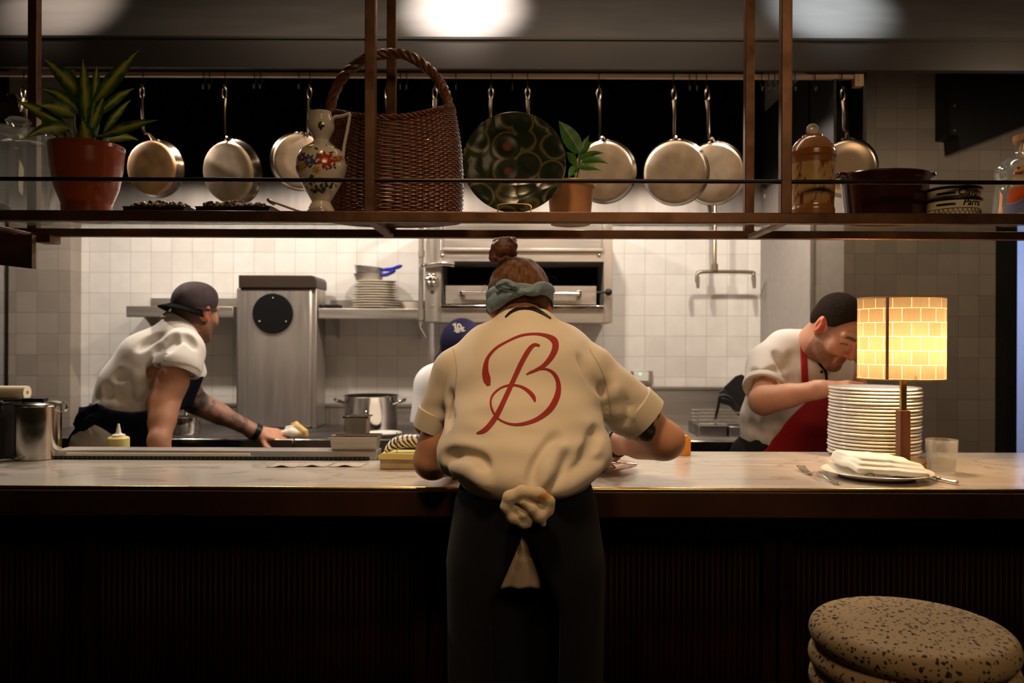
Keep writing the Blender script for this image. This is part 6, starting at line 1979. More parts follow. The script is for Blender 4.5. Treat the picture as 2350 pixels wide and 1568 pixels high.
def tat1(co, c):
    for (px, py, rx, ry) in ((1485, 985, 20, 28), (1506, 945, 11, 17), (1470, 975, 14, 16)):
        q = pv(px, py, 1.98)
        d = ((co[:, 0] - q[0]) / S(rx, 1.98)) ** 2 + ((co[:, 2] - q[2]) / S(ry, 1.98)) ** 2
        n = wave(co, 95, 4)
        m = (d < 0.7 + 0.5 * n) & (co[:, 1] < 2.04)
        c[m] = (np.array((0.035, 0.032, 0.028)) * (1 + 2.2 * (wave(co, 190, 9)[:, None] > 0.72)))[m]
    # ruddy ears
    for q in (-1, 1):
        e = np.linalg.norm(co - L1(q * 0.083, -0.008, 0.0), axis=1) < 0.034
        c[e] = c[e] * np.array((1.15, 0.72, 0.62))
    return c


F.mesh('body', SKIN, C1, colors=skin_cols(tat1))
# shirt
F = Field((-0.36, 1.58, 0.86), (0.40, 2.25, 1.50), 0.0045)
m_ = lambda px: S(px, 1.98)
F.chain([pv(1196, 768, 2.03), pv(1120, 800, 2.02), pv(1052, 848, 2.00)], [m_(58), m_(52), m_(50)], 0.03)
F.chain([pv(1200, 768, 2.03), pv(1290, 800, 2.02), pv(1352, 846, 2.00)], [m_(58), m_(52), m_(52)], 0.03)
F.ell(pv(1203, 930, 1.955), (S(182, 1.955), 0.128, S(180, 1.955)), None, 0.05)
F.ell(pv(1203, 1000, 1.88), (S(184, 1.88), 0.140, S(120, 1.88)), None, 0.04)
F.ell(pv(1203, 1034, 1.845), (S(187, 1.845), 0.155, S(80, 1.845)), None, 0.03)
F.ell(pv(1205, 1085, 1.80), (S(154, 1.8), 0.145, S(80, 1.8)), None, 0.03)
F.ell(pv(1030, 1050, 1.86), (S(20, 1.86), 0.06, S(34, 1.86)), None, 0.04); F.ell(pv(1378, 1044, 1.86), (S(20, 1.86), 0.06, S(34, 1.86)), None, 0.04)
# sleeves
dl = nrm(pv(988, 1010, 2.02) - pv(1045, 850, 2.0)); dr = nrm(pv(1490, 968, 2.02) - pv(1358, 850, 2.0))
sl0, sl1 = pv(1048, 856, 2.0), pv(994, 985, 2.015)
sr0, sr1 = pv(1352, 852, 2.0), pv(1478, 962, 2.02)
Fs = F
F.cap(sl0, sl1, m_(56), m_(46), 0.018)
F.cap(sr0, sr1, m_(60), m_(60), 0.018)
F.cap(pv(1400, 900, 1.99), pv(1432, 955, 2.0), m_(50), m_(44), 0.02)
# folds
for pts, r, dp in (([(1018, 1048), (1055, 1046), (1092, 1058), (1108, 1076)], 0.013, 0.6),                    ([(1222, 1108), (1238, 1072), (1262, 1030), (1282, 1002)], 0.011, 0.5), ([(1262, 1122), (1282, 1085), (1292, 1040)], 0.008, 0.55), ([(1300, 1112), (1335, 1082), (1375, 1062)], 0.008, 0.6),
                   ([(1395, 885), (1403, 930), (1412, 968)], 0.012, 0.55), ([(1424, 905), (1428, 930), (1430, 960)], 0.008, 0.6), ([(1335, 822), (1362, 870), (1385, 905)], 0.007, 0.5),
                   ([(1030, 905), (1028, 940), (1032, 975)], 0.009, 0.5), ([(1372, 985), (1360, 1020), (1340, 1050)], 0.008, 0.45)):
    F.fold(pts, r, dp, 0.022)
for pts, r, dp in (([(1040, 1075), (1080, 1082), (1118, 1112)], 0.011, 0.45), ([(1285, 1128), (1325, 1098), (1372, 1070)], 0.012, 0.4), ([(1245, 1105), (1262, 1065), (1285, 1030)], 0.008, 0.5), ([(1412, 895), (1418, 930), (1420, 962)], 0.009, 0.5)):
    F.fold(pts, r, dp, 0.024, True)
# open the sleeves at the cuffs
F.cut(sl1, dl, sl1 - 0.11, sl1 + 0.11)
F.cut(sr1, dr, sr1 - 0.115 + np.array((0.035, 0, 0)), sr1 + 0.12)
# collar opening for the bent neck
F.cap(pv(1180, 752, 2.03), pv(1232, 752, 2.03), m_(46), m_(46), 0.02)
F.cut(pv(1196, 706, 2.05), nrm(V(-0.03, 0.75, 0.80)), pv(1110, 740, 1.99), pv(1290, 600, 2.2))
F.disp(lambda x, y, z: (0.0016 * np.sin(23 * x + 31 * z + 6 * np.sin(17 * z)) * np.sin(19 * z - 27 * x)).astype(np.float32))
shirt = F.mesh('shirt', CANVAS, C1, smooth_it=2)
# turned-up cuffs
for (c_, d_, r0, nm) in ((sl1, dl, 46, 0), (sr1, dr, 60, 1)):
    u = nrm(np.cross(d_, V(0, 1, 0))); w_ = np.cross(u, d_)
    r = m_(r0)
    b = MB(); b.lathe([(r - 0.010, 0.001), (r + 0.002, 0.003), (r + 0.0035, -0.02), (r + 0.004, -0.044), (r + 0.001, -0.047), (r - 0.006, -0.046), (r - 0.011, -0.02), (r - 0.010, 0.001)], c_, 48, axes=(u, w_, d_))
    b.build('cuff', CANVAS, C1)
# collar with its dark under-edge
from mathutils.bvhtree import BVHTree
b1 = Vector(BASE[C1])
def bvh_of(o):
    me = o.data
    off = Vector(BASE.get(o, (0, 0, 0)))
    return BVHTree.FromPolygons([tuple(Vector(v.co) + off) for v in me.vertices], [tuple(p.vertices) for p in me.polygons])


EYE = Vector((0, 0, ZC))


def lay_on(bv, px, py, lift, y_guess=1.9):
    """the point of a garment seen at this place, lifted off the cloth along its normal"""
    d = (P(px, py, 3.0) - EYE).normalized()
    hit, nrm_, _, _ = bv.ray_cast(EYE, d)
    if hit is None:
        return None
    if nrm_.dot(d) > 0:
        nrm_ = -nrm_
    return hit + nrm_ * lift


def ribbon(b, pts, bv, lift=0.0012, n=7, close=0.0):
    """brush stroke of varying width laid on cloth: pts = (px, py, width px)"""
    sp = spline(pts, n)
    rows = []; last = None
    for i, q in enumerate(sp):
        a = sp[max(i - 1, 0)]; c_ = sp[min(i + 1, len(sp) - 1)]
        t = np.array((c_[0] - a[0], c_[1] - a[1])); t /= max(np.linalg.norm(t), 1e-6); nn = np.array((-t[1], t[0]))
        row = []
        for u in (-1, -0.5, 0, 0.5, 1):
            p = lay_on(bv, q[0] + nn[0] * u * q[2] / 2, q[1] + nn[1] * u * q[2] / 2, lift)
            if p is None:
                row = None; break
            row.append(p)
        if row:
            rows.append(row)
    b.grid(rows)


bv1 = bvh_of(shirt)
REDL = M('dark_red_embroidery', (0.30, 0.016, 0.012), 0.8, bump=(600, 0.4, 0.001))
k_ = lambda x, y, w: (920 + x / 2.6125, 520 + y / 2.6125, w / 2.6125)
b = MB()
ribbon(b, [k_(528, 955, 22), k_(516, 915, 46), k_(508, 860, 36), k_(522, 790, 20), k_(570, 732, 15), k_(640, 690, 13), k_(720, 656, 14), k_(800, 646, 14), k_(870, 656, 22), k_(918, 685, 38), k_(925, 730, 38), k_(900, 785, 32), k_(855, 835, 24), k_(800, 866, 16), k_(755, 888, 6)], bv1)
ribbon(b, [k_(752, 888, 6), k_(790, 868, 12), k_(850, 854, 11), k_(900, 868, 16), k_(933, 910, 24), k_(944, 970, 30), k_(930, 1035, 36), k_(890, 1100, 34), k_(820, 1155, 26), k_(740, 1184, 20), k_(670, 1188, 14), k_(610, 1170, 11), k_(570, 1138, 11), k_(545, 1090, 12), k_(540, 1045, 12), k_(558, 1005, 12), k_(600, 970, 11), k_(655, 953, 12), k_(715, 960, 14), k_(765, 990, 22), k_(795, 1025, 24), k_(804, 1052, 10)], bv1, 0.0015)
ribbon(b, [k_(832, 716, 12), k_(800, 711, 18), k_(768, 740, 26), k_(722, 820, 28), k_(672, 930, 27), k_(622, 1040, 28), k_(575, 1135, 30), k_(530, 1198, 30), k_(495, 1228, 26), k_(456, 1242, 8)], bv1, 0.0018)
b.build('embroidered_letter', REDL, C1, label='dark red script letter B', recalc=False)
b = MB(); ribbon(b, [(1160, 729, 3), (1175, 716, 6), (1195, 708, 8), (1220, 709, 8), (1242, 718, 7), (1264, 732, 3)], bv1, 0.0022)
b.build('collar_stripe', BLACKP, C1, label='black stripe under the collar', recalc=False)
b = MB()
col_pts = [(1148, 727), (1165, 709), (1185, 698), (1208, 695), (1232, 702), (1256, 718), (1272, 730)]
rows = []
for dz, dy, lift in ((0, 0, 0.003), (-5, 0, 0.005), (-12, 0, 0.004)):
    rows.append([Vector(pv(x, y - dz * 0, 2.02)) for x, y in col_pts])
# seams
for pts in ([(1040, 800, 2), (1048, 850, 2), (1042, 905, 2), (1030, 962, 2)], [(1352, 800, 2), (1380, 850, 2), (1396, 905, 2), (1402, 955, 2)]):
    bb = MB(); 
    try:
        ribbon(bb, pts, bv1, 0.0007); bb.build('sleeve_seam', M('shirt_seam', (0.50, 0.40, 0.28), 0.9), C1, recalc=False)
    except Exception:
        pass
# hair, bun, bandana
F = Field(hc - 0.16, hc + np.array((0.16, 0.18, 0.24)), 0.003)
F.ell(L1(0, -0.012, 0.040), (0.083, 0.100, 0.088), A1, 0.01)
F.ell(L1(0, -0.045, -0.010), (0.072, 0.062, 0.060), A1, 0.03)
F.cut(L1(0, 0.045, 0.02), nrm(A1[1] * 0.9 - A1[2] * 0.45))
F.cut(L1(0, -0.06, -0.055), nrm(-A1[2] + 0.25 * A1[1]))
bun = pv(1155, 572, 2.13); broot = pv(1162, 604, 2.13)
F.cap(pv(1172, 622, 2.13), broot, 0.030, 0.020, 0.02)
F.disp(lambda x, y, z: (0.0016 * np.sin(150 * x + 40 * z) * np.sin(60 * z + 90 * y + 2)).astype(np.float32))
hair = F.mesh('hair', HAIRM, C1, label='auburn hair')
F = Field(bun - 0.06, bun + 0.06, 0.0025)
F.ell(bun, (0.031, 0.030, 0.028), None, 0.01)
for i in range(7):
    a0 = i * 0.9
    pts = [bun + 0.026 * V(math.cos(a0 + t * 2.2), 0.9 * math.sin(a0 + t * 2.2) * math.cos(i), math.sin(a0 * 1.7 + t * 2.0) * 0.9) for t in (0, 0.35, 0.7, 1.05, 1.4)]
    F.chain(pts, [0.008, 0.0115, 0.0125, 0.0115, 0.007], 0.003)
F.chain([broot + V(-0.016, -0.012, 0.004), broot + V(0.004, -0.022, 0.006), broot + V(0.022, -0.008, 0.002)], [0.008, 0.009, 0.007], 0.004)
F.chain([broot + V(-0.014, -0.014, -0.006), broot + V(0.006, -0.024, -0.006), broot + V(0.026, -0.004, -0.010)], [0.007, 0.008, 0.005], 0.004)
F.mesh('bun', M('dark_auburn_bun', (0.095, 0.032, 0.014), 0.5, noise=(40, 0.5), bump=(160, 0.9, 0.003)), hair, label='dark coiled bun')
b = MB()
for i in range(30):
    a = random.uniform(0, 2 * PI); r0 = 0.088
    p = hc + A1[2] * (0.045 + 0.05 * math.sin(a)) + (A1[0] * math.cos(a)) * 0.082 + A1[1] * random.uniform(-0.06, 0.0)
    d = nrm(A1[0] * math.cos(a) + A1[2] * (0.6 * math.sin(a) + 0.2) + rng.normal(size=3) * 0.35)
    b.tube(spline([p - d * 0.01, p + d * 0.012 + V(0, 0, 0.004), p + d * random.uniform(0.012, 0.022) + V(random.uniform(-.01, .01), 0, -0.004)], 3), 0.00045, 4)
b.build('flyaway_strands', HAIRM, hair)
BAND = M('grey_blue_bandana_cloth', (0.165, 0.225, 0.27), 0.9, bump=(350, 0.4, 0.001), noise=(60, 0.15))
bn = None
# band round the head, low at the back and rising to the brow
c0 = L1(0, -0.012, 0.004)
tilt = -0.42
bz = nrm(A1[2] * math.cos(tilt) + A1[1] * math.sin(tilt)); by = nrm(A1[1] - bz * (A1[1] @ bz)); bx = A1[0]
b = MB(); rows = []
for i in range(97):
    a = 2 * PI * i / 96
    ca, sa = math.cos(a), math.sin(a)
    wd = 0.015 + 0.006 * math.sin(a * 2 + 0.5)
    rows.append([c0 + bx * (0.0835 * ca) + by * (0.104 * sa) + bz * (u * wd) + (bx * ca + by * sa) * (0.003 + 0.0015 * math.sin(5 * a + 3 * u)) for u in (-1, -0.5, 0, 0.5, 1)])
b.grid(rows); band = b.build('bandana', BAND, C1, solid=0.002, label='grey-blue bandana tied at the back')
bvh2 = bvh_of(hair)


def cloth_strip(b, pts, lift0=0.006, Yd=None):
    """strip through (px, py, half width px, depth) points with a soft fold along its middle"""
    sp = spline(pts, 6); rows = []
    for i, q in enumerate(sp):
        a = sp[max(i - 1, 0)]; c_ = sp[min(i + 1, len(sp) - 1)]
        t = np.array((c_[0] - a[0], c_[1] - a[1])); t /= max(np.linalg.norm(t), 1e-6); nn = np.array((-t[1], t[0]))
        rows.append([pv(q[0] + nn[0] * u * q[2], q[1] + nn[1] * u * q[2], q[3] - 0.004 * math.cos(u * 2.4) + 0.0015 * math.sin(i * 0.9 + u * 3)) for u in (-1, -0.6, -0.2, 0.2, 0.6, 1)])
    b.grid(rows)


yb = 1.992
b = MB()
cloth_strip(b, [(1192, 672, 9, yb - 0.006), (1170, 676, 13, yb - 0.004), (1150, 684, 17, yb + 0.002), (1132, 698, 16, yb + 0.012), (1124, 712, 9, yb + 0.020), (1124, 722, 2, yb + 0.022)])
cloth_strip(b, [(1192, 668, 6, yb - 0.008), (1178, 656, 8, yb - 0.014), (1158, 648, 7, yb - 0.014), (1143, 655, 5, yb - 0.008), (1144, 660, 4, yb - 0.004), (1165, 668, 5, yb - 0.004), (1188, 672, 5, yb - 0.006)])
cloth_strip(b, [(1196, 670, 5, yb - 0.006), (1222, 668, 12, yb - 0.004), (1238, 662, 15, yb + 0.004), (1256, 664, 15, yb + 0.022), (1267, 676, 8, yb + 0.045)])
b.build('tie_end', BAND, band, solid=0.0022)
b = MB(); q = pv(1194, 671, yb - 0.006); b.ell(q, (0.012, 0.008, 0.010), 14, 10); b.build('knot', BAND, band)
# wrist band
b = MB(); d_ = nrm(wrr - elr); u = nrm(np.cross(d_, V(0, 1, 0))); w_ = np.cross(u, d_)
b.lathe([(0.031, -0.016), (0.0375, -0.015), (0.038, 0.016), (0.033, 0.026)], wrr - d_ * 0.014, 28, axes=(u, w_, d_)); b.build('wrist_band', BLACKP, C1, solid=0.003, label='black wrist band')
# trousers, apron, shoes
trousers(C1, hips, [k + V(0, 0.02, 0) for k in knees], anks, TROUSER, pel + V(0, 0.035, 0), w=0.055, k=0.78)
shoes(C1, anks, (0, 1), SHOE)
ap = MB(); rows = []
cxa = pel[0]
for i in range(26):
    t = i / 25; z = 0.992 - 0.57 * t
    rx = 0.142 + 0.008 * min(1, t * 12) + 0.030 * min(1, t * 3.2) - 0.01 * t; ry = 0.126 + 0.012 * min(1, t * 12) + 0.02 * min(1, t * 3)
    zt_ = (1.0 - z)
    gap = 0.0 if z > 0.915 else min(0.42, (0.915 - z) * 2.4) if z > 0.70 else 0.42
    row = []
    for k in range(61):
        a = -PI / 2 + gap + (2 * PI - 2 * gap) * k / 60
        wv = 0.003 * math.sin(9 * a + 2 * t) * t
        row.append((cxa + (rx + wv) * math.cos(a), 1.815 + (ry + wv) * math.sin(a), z))
    rows.append(row)
ap.grid(rows); apron = ap.build('apron', NAVY, C1, solid=0.003, label='dark navy wrap apron split at the back')
b = MB(); b.tube([(cxa + 0.147 * math.cos(t), 1.815 + 0.131 * math.sin(t), 0.955 + 0.006 * math.sin(3 * t)) for t in [2 * PI * i / 60 for i in range(60)]], 0.006, 6, closed=True, flat=1.8); b.build('apron_tie', NAVY, apron)

# towel tucked in the apron string
F = Field(pv(1138, 1228, 1.66) - np.array((0.01, 0.06, 0.01)), pv(1285, 1105, 1.60) + np.array((0.01, 0.12, 0.01)), 0.0026)
yt = 1.640
q_ = lambda x, y, dy=0.0: pv(x, y, yt + dy)
r_ = lambda px: S(px, yt)
F.ell(q_(1210, 1165, .014), (r_(47), .020, r_(37)), None, 0.006)
F.chain([q_(1262, 1150, .002), q_(1235, 1134, -.004), q_(1198, 1130, -.006), q_(1170, 1142, -.006), q_(1162, 1164, -.004), q_(1176, 1188, -.002), q_(1202, 1202, .002), q_(1214, 1206, .006)], [r_(12), r_(15), r_(15), r_(15), r_(13), r_(13), r_(11), r_(6)], 0.007)
F.chain([q_(1180, 1148, -.008), q_(1200, 1152, -.010), q_(1222, 1168, -.006), q_(1238, 1184, -.001), q_(1246, 1202, .004)], [r_(5), r_(9), r_(14), r_(17), r_(8)], 0.004)
F.chain([q_(1186, 1168, -.006), q_(1200, 1182, -.004), q_(1216, 1196, .002)], [r_(6), r_(10), r_(7)], 0.006)
F.ell(q_(1255, 1165, .004), (r_(18), .012, r_(24)), None, 0.008)
F.cap(q_(1176, 1154, -.020), q_(1192, 1164, -.018), r_(3), r_(2), 0.004, 's')


def towel_cols(co):
    c = np.tile(np.array((0.62, 0.50, 0.34)), (len(co), 1))
    q = q_(1251, 1137); d = ((co[:, 0] - q[0]) / S(21, yt)) ** 2 + ((co[:, 2] - q[2]) / S(8, yt)) ** 2
    m = d + 0.5 * wave(co, 160, 2) < 1.2
    c[m] = (0.62, 0.26, 0.04)
    q = q_(1268, 1148); d = ((co[:, 0] - q[0]) / S(9, yt)) ** 2 + ((co[:, 2] - q[2]) / S(12, yt)) ** 2
    c[d < 0.7] = (0.55, 0.48, 0.22)
    return c


o = F.mesh('kitchen_towel', M('terry_towel', (0.6, 0.47, 0.31), 0.98, attr=True, sheen=0.4, bump=(330, 0.5, 0.002)), None, colors=towel_cols)
tag(o, 'bunched tan terry towel with an orange stain tucked into the back of the navy apron', 'towel')
# pale cloth hanging in the apron slit
rows = []
for i in range(18):
    t = i / 17
    xl = 1186 + (1143 - 1186) * min(1, t * 1.15) ** 0.8 - (6 if t > 0.75 else 0); xr = 1196 + (1240 - 1196) * min(1, t * 1.2) ** 0.8
    y = 1228 + 122 * t
    rows.append([pv(xl + (xr - xl) * k / 14, y + 2 * math.sin(k), 1.694 + 0.012 * t - 0.006 * math.sin(PI * k / 14) + 0.004 * math.sin(k * 1.1 + 4 * t) + (0.005 if 0.25 < t < 0.42 and k > 5 else 0)) for k in range(15)])
b = MB(); b.grid(rows); o = b.build('hanging_cloth', M('pale_side_cloth', (0.60, 0.46, 0.34), 0.9, noise=(8, 0.12), bump=(320, 0.3, 0.001)), solid=0.004)
tag(o, 'pale cloth hanging in the open slit of the navy apron', 'cloth')

# ------------------------------------------------------------------ left chef wiping the griddle
YA = 3.12
pel = pv(262, 1010, 3.14); chest = pv(372, 835, 3.16); nck = pv(425, 742, 3.17); hc = pv(446, 717, 3.19)
shr2 = pv(420, 812, 3.03); shl2 = pv(405, 800, 3.34)
elb = pv(375, 925, 2.96); wr = pv(366, 1024, 2.86)
ell2 = pv(446, 922, 3.46); wl = pv(590, 993, 3.60)
C2 = thing('person', 'chef in dark backward cap leaning right and wiping the griddle with a tattooed arm', 'person', (pel[0], pel[1], 0))
F = Field((-2.0, 2.70, 0), (-0.70, 3.85, 1.62), 0.0055)
up2, f2 = V(0.16, 0.05, 0.98), V(0.36, 0.90, -0.24)
L2_, A2 = add_head(F, hc, up2, f2, 0.93, nck, 0.058)
add_torso(F, pel, chest, nck, shl2, shr2, r=0.70)
F.chain([shr2, elb, wr], [0.046, 0.052, 0.036], 0.02); F.cap(shr2 * 0.42 + elb * 0.58, shr2 * 0.3 + elb * 0.7, 0.060, 0.058, 0.02)
F.cap(elb, elb * 0.6 + wr * 0.4, 0.052, 0.047, 0.02)
F.chain([shl2, ell2, wl], [0.056, 0.047, 0.031], 0.02); F.cap(ell2, ell2 * 0.6 + wl * 0.4, 0.047, 0.043, 0.02)
add_hand(F, wr, V(0.25, 0.1, -0.95), V(0, -1, 0), None, (0.5, 0.6, 0.6, 0.6), 1, size=1.0, r0=0.034)
hd = pv(660, 1003, 3.64) - wl
add_hand(F, wl, hd, V(0.15, -0.55, 0.83), None, (0.26, 0.30, 0.34, 0.40), 1, 0.12, 1.02, 0.2, 0.030)
hips = [pel + V(0.02, 0.08, -0.03), pel + V(0.02, -0.08, -0.03)]
knees = [V(-1.53, 3.22, 0.48), V(-1.55, 3.05, 0.48)]; anks = [V(-1.55, 3.24, 0.085), V(-1.58, 3.05, 0.085)]
for i in (0, 1):
    add_leg(F, hips[i], knees[i], anks[i], anks[i] + V(0.13, 0.03, -0.05))


def tat2(co, c):
    for a, b_ in ((shl2 * 0.3 + ell2 * 0.7, ell2), (ell2, wl)):
        t, d = along(co, a, b_)
        m = (d < 0.066) & (co[:, 0] > pv(400, 900, 3.4)[0]) & (co[:, 1] > 3.25)
        n = wave(co, 42, 7) * 0.6 + wave(co, 95, 8) * 0.4
        k = np.clip((n - 0.38) * 3.2, 0, 1)[:, None]
        tc_ = c * (1 - 0.62 * k) * (0.62, 0.66, 0.72) + np.array((0.01, 0.012, 0.014)) * k
        edge = (t < 0.985) | (np.linalg.norm(b_ - wl) > 0.01)
        c[m & edge] = tc_[m & edge]
    h_ = np.linalg.norm((co - L2_(0, -0.07, 0.005)) * np.array((1, 1, 1)), axis=1)
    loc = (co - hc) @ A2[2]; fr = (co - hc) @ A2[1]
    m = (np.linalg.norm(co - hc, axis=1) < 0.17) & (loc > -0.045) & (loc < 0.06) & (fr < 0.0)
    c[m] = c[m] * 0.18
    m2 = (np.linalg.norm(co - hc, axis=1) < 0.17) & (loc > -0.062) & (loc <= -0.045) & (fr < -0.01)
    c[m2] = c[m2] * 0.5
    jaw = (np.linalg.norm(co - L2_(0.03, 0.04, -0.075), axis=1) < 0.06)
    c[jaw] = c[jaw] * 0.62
    for q in (-1, 1):
        e = np.linalg.norm(co - L2_(q * 0.083, -0.010, 0.004), axis=1) < 0.033
        c[e] = np.array((0.60, 0.20, 0.12))
    return c


F.mesh('body', SKIN, C2, colors=skin_cols(tat2))
# shirt
F = Field((-1.75, 2.84, 0.90), (-1.02, 3.52, 1.46), 0.005)
m_ = lambda px: S(px, 3.1)
F.chain([pv(400, 762, 3.12), pv(418, 806, 3.05)], [m_(38), m_(42)], 0.04)
F.chain([pv(408, 752, 3.2), pv(410, 792, 3.32)], [m_(36), m_(38)], 0.04)
for dy in (-0.075, 0.0, 0.085):
    F.chain([pv(405, 790, 3.17 + dy), pv(345, 832, 3.16 + dy), pv(300, 890, 3.15 + dy), pv(278, 930, 3.15 + dy)], [m_(46), m_(66), m_(62), m_(56)], 0.05)
    F.cap(pv(365, 870, 3.15 + dy), pv(330, 915, 3.15 + dy), m_(58), m_(40), 0.05)
F.cap(pv(418, 808, 3.04), pv(408, 842, 2.99), m_(50), m_(50), 0.03)
dl2 = nrm(elb - shr2); cu = pv(409, 838, 3.0)
F.cap(shl2, shl2 * 0.5 + ell2 * 0.5, 0.085, 0.085, 0.03)
F.cut(shl2 * 0.45 + ell2 * 0.55, nrm(ell2 - shl2), shl2 * 0.45 + ell2 * 0.55 - 0.12, shl2 * 0.45 + ell2 * 0.55 + 0.12)
F.cut(cu + dl2 * 0.02, dl2 + V(0.15, 0, 0), cu - V(0.10, 0.12, 0.09), cu + V(0.115, 0.06, 0.06))
for pts, r, dp in (([(368, 815), (382, 790), (404, 768)], 0.008, 0.5), ([(386, 806), (398, 790), (416, 780)], 0.006, 0.5), ([(355, 835), (340, 880), (332, 930)], 0.016, 0.45), ([(268, 868), (285, 858), (305, 862)], 0.011, 0.5),
                   ([(245, 885), (252, 905), (250, 930)], 0.012, 0.5), ([(268, 895), (278, 915), (276, 938)], 0.011, 0.5), ([(305, 880), (300, 910), (310, 940)], 0.012, 0.45), ([(322, 800), (345, 780), (372, 768)], 0.007, 0.4), ([(360, 795), (366, 818), (360, 845)], 0.009, 0.45), ([(425, 772), (438, 782), (446, 796)], 0.005, 0.4)):
    F.fold(pts, r, dp, 0.024)
for pts, r, dp in (([(225, 935), (262, 930), (320, 938)], 0.012, 0.4), ([(290, 845), (320, 870), (318, 910)], 0.012, 0.35)):
    F.fold(pts, r, dp, 0.03, True)
F.cut(pv(262, 944, 3.1), nrm(V(-0.10, 0, -1)))
F.disp(lambda x, y, z: (0.002 * np.sin(21 * x + 29 * z + 5 * np.sin(13 * z)) * np.sin(17 * z - 25 * y)).astype(np.float32))
F.mesh('shirt', WHITECOT, C2, smooth_it=2)
u = nrm(np.cross(dl2, V(0, 1, 0))); w_ = np.cross(u, dl2)
b = MB(); r = m_(49); b.lathe([(r - 0.012, 0.022), (r + 0.002, 0.024), (r + 0.006, 0.008), (r + 0.004, -0.012), (r - 0.004, -0.014), (r - 0.012, 0.022)], cu, 48, axes=(u, w_, dl2)); b.build('cuff', WHITECOT, C2)
# collar
b = MB(); d_ = nrm(hc - nck); u = nrm(np.cross(d_, V(0, 1, 0))); w_ = np.cross(u, d_)
b.lathe([(0.066, -0.018), (0.070, 0.004), (0.072, 0.008), (0.076, 0.006), (0.080, -0.020), (0.074, -0.024)], nck + V(-0.012, 0.0, -0.004), 36, axes=(u, w_, d_)); b.build('collar', WHITECOT, C2)
# cap worn backwards
capm = M('faded_black_cap', (0.060, 0.042, 0.048), 0.9, noise=(25, 0.25), bump=(300, 0.3, 0.001))
F = Field(hc - 0.17, hc + 0.19, 0.0035)
F.ell(L2_(0, -0.012, 0.040), (0.0755, 0.094, 0.083), A2, 0.01)
F.ell(L2_(0, 0.03, 0.075), (0.055, 0.05, 0.045), A2, 0.03)
F.cut(L2_(0, 0, 0.018), nrm(-A2[2] + 0.10 * A2[1]))
F.ell(L2_(0, 0.02, 0.016), (0.066, 0.08, 0.026), A2, 0.008, 's')
cap_ = F.mesh('cap', capm, C2, label='dark backward baseball cap')
b = MB(); rows = []
for i in range(9):
    t = i / 8
    row = []
    for k in range(25):
        a = -1.25 + 2.5 * k / 24
        rr = 0.094 + t * 0.062 * math.cos(a * 0.95) ** 0.7 if math.cos(a * .95) > 0 else 0.094
        row.append(L2_(0.86 * rr * math.sin(a), -0.008 - rr * math.cos(a), 0.022 - 0.020 * t - 0.018 * (abs(a) / 1.25) ** 2 * t))
    rows.append(row)
b.grid(rows); b.build('brim', M('black_cap_brim', (0.005, 0.0045, 0.005), 0.95, spec=0.05), cap_, solid=0.004)
b = MB(); b.tube([L2_(0.0825 * math.sin(t), -0.012 + 0.1020 * math.cos(t), 0.0195 + 0.0095 * math.cos(t)) for t in [2 * PI * i / 48 for i in range(48)]], 0.004, 6, closed=True, flat=1.6); b.build('sweat_band', capm, cap_)
b = MB(); p0 = wl - nrm(wl - ell2) * 0.006; d_ = nrm(wl - ell2); u = nrm(np.cross(d_, V(0, 1, 0))); w_ = np.cross(u, d_)
b.lathe([(0.030, -0.012), (0.037, -0.011), (0.0375, 0.011), (0.031, 0.013)], p0, 28, axes=(u, w_, d_)); b.build('watch_strap', BLACKP, C2, solid=0.003, label='black wristband')
# trousers and apron
trousers(C2, hips, knees, anks, M('pale_grey_trousers', (0.42, 0.38, 0.33), 0.9, noise=(20, 0.1)), pel)
shoes(C2, anks, (1, 0.1), SHOE)
ap = MB(); rows = []
for i in range(22):
    t = i / 21; z = 1.062 - 0.5 * t; cx_ = pel[0] + 0.045 - 0.05 * t
    gap = 0.30 + 0.55 * t
    row = []
    for k in range(49):
        a = PI + gap + (2 * PI - 2 * gap) * k / 48
        rx, ry = 0.155 + 0.012 * t, 0.172 + 0.012 * t
        row.append((cx_ + rx * math.cos(a), pel[1] + ry * math.sin(a), z - 0.02 * math.cos(a) * -1 * (1 - t)))
    rows.append(row)
ap.grid(rows); apron = ap.build('apron', M('navy_bib_apron', (0.007, 0.008, 0.020), 0.95, spec=0.1), C2, solid=0.003, label='dark navy apron')
b = MB(); rows = []
for i in range(10):
    t = i / 9; c_ = pv(440 - 30 * t, 868 + 75 * t, 3.22)
    rows.append([c_ + V(0.012 * math.sin(k * 0.6), -0.13 + 0.26 * k / 10, 0) for k in range(11)])
b.grid(rows); b.build('bib', M('navy_bib_apron', (0.007, 0.008, 0.020), 0.95), apron, solid=0.003)
b = MB()
yk = 2.93
cloth_strip(b, [(235, 945, 9, yk), (212, 942, 12, yk + .02), (195, 955, 16, yk + .02), (180, 972, 12, yk + .04), (170, 978, 5, yk + .04)])
cloth_strip(b, [(235, 950, 8, yk), (214, 962, 12, yk), (196, 975, 11, yk + .01), (178, 990, 8, yk + .03), (163, 1010, 7, yk + .04), (150, 1030, 6, yk + .05)])
cloth_strip(b, [(218, 928, 5, yk), (225, 940, 12, yk + .01), (245, 948, 10, yk + .01), (262, 952, 9, yk)])
cloth_strip(b, [(235, 948, 12, yk), (262, 955, 13, yk - .01), (300, 960, 14, yk - .03), (338, 958, 15, yk - .04)])
b.build('apron_bow', M('navy_bib_apron', (0.007, 0.008, 0.020), 0.95), apron, solid=0.004)
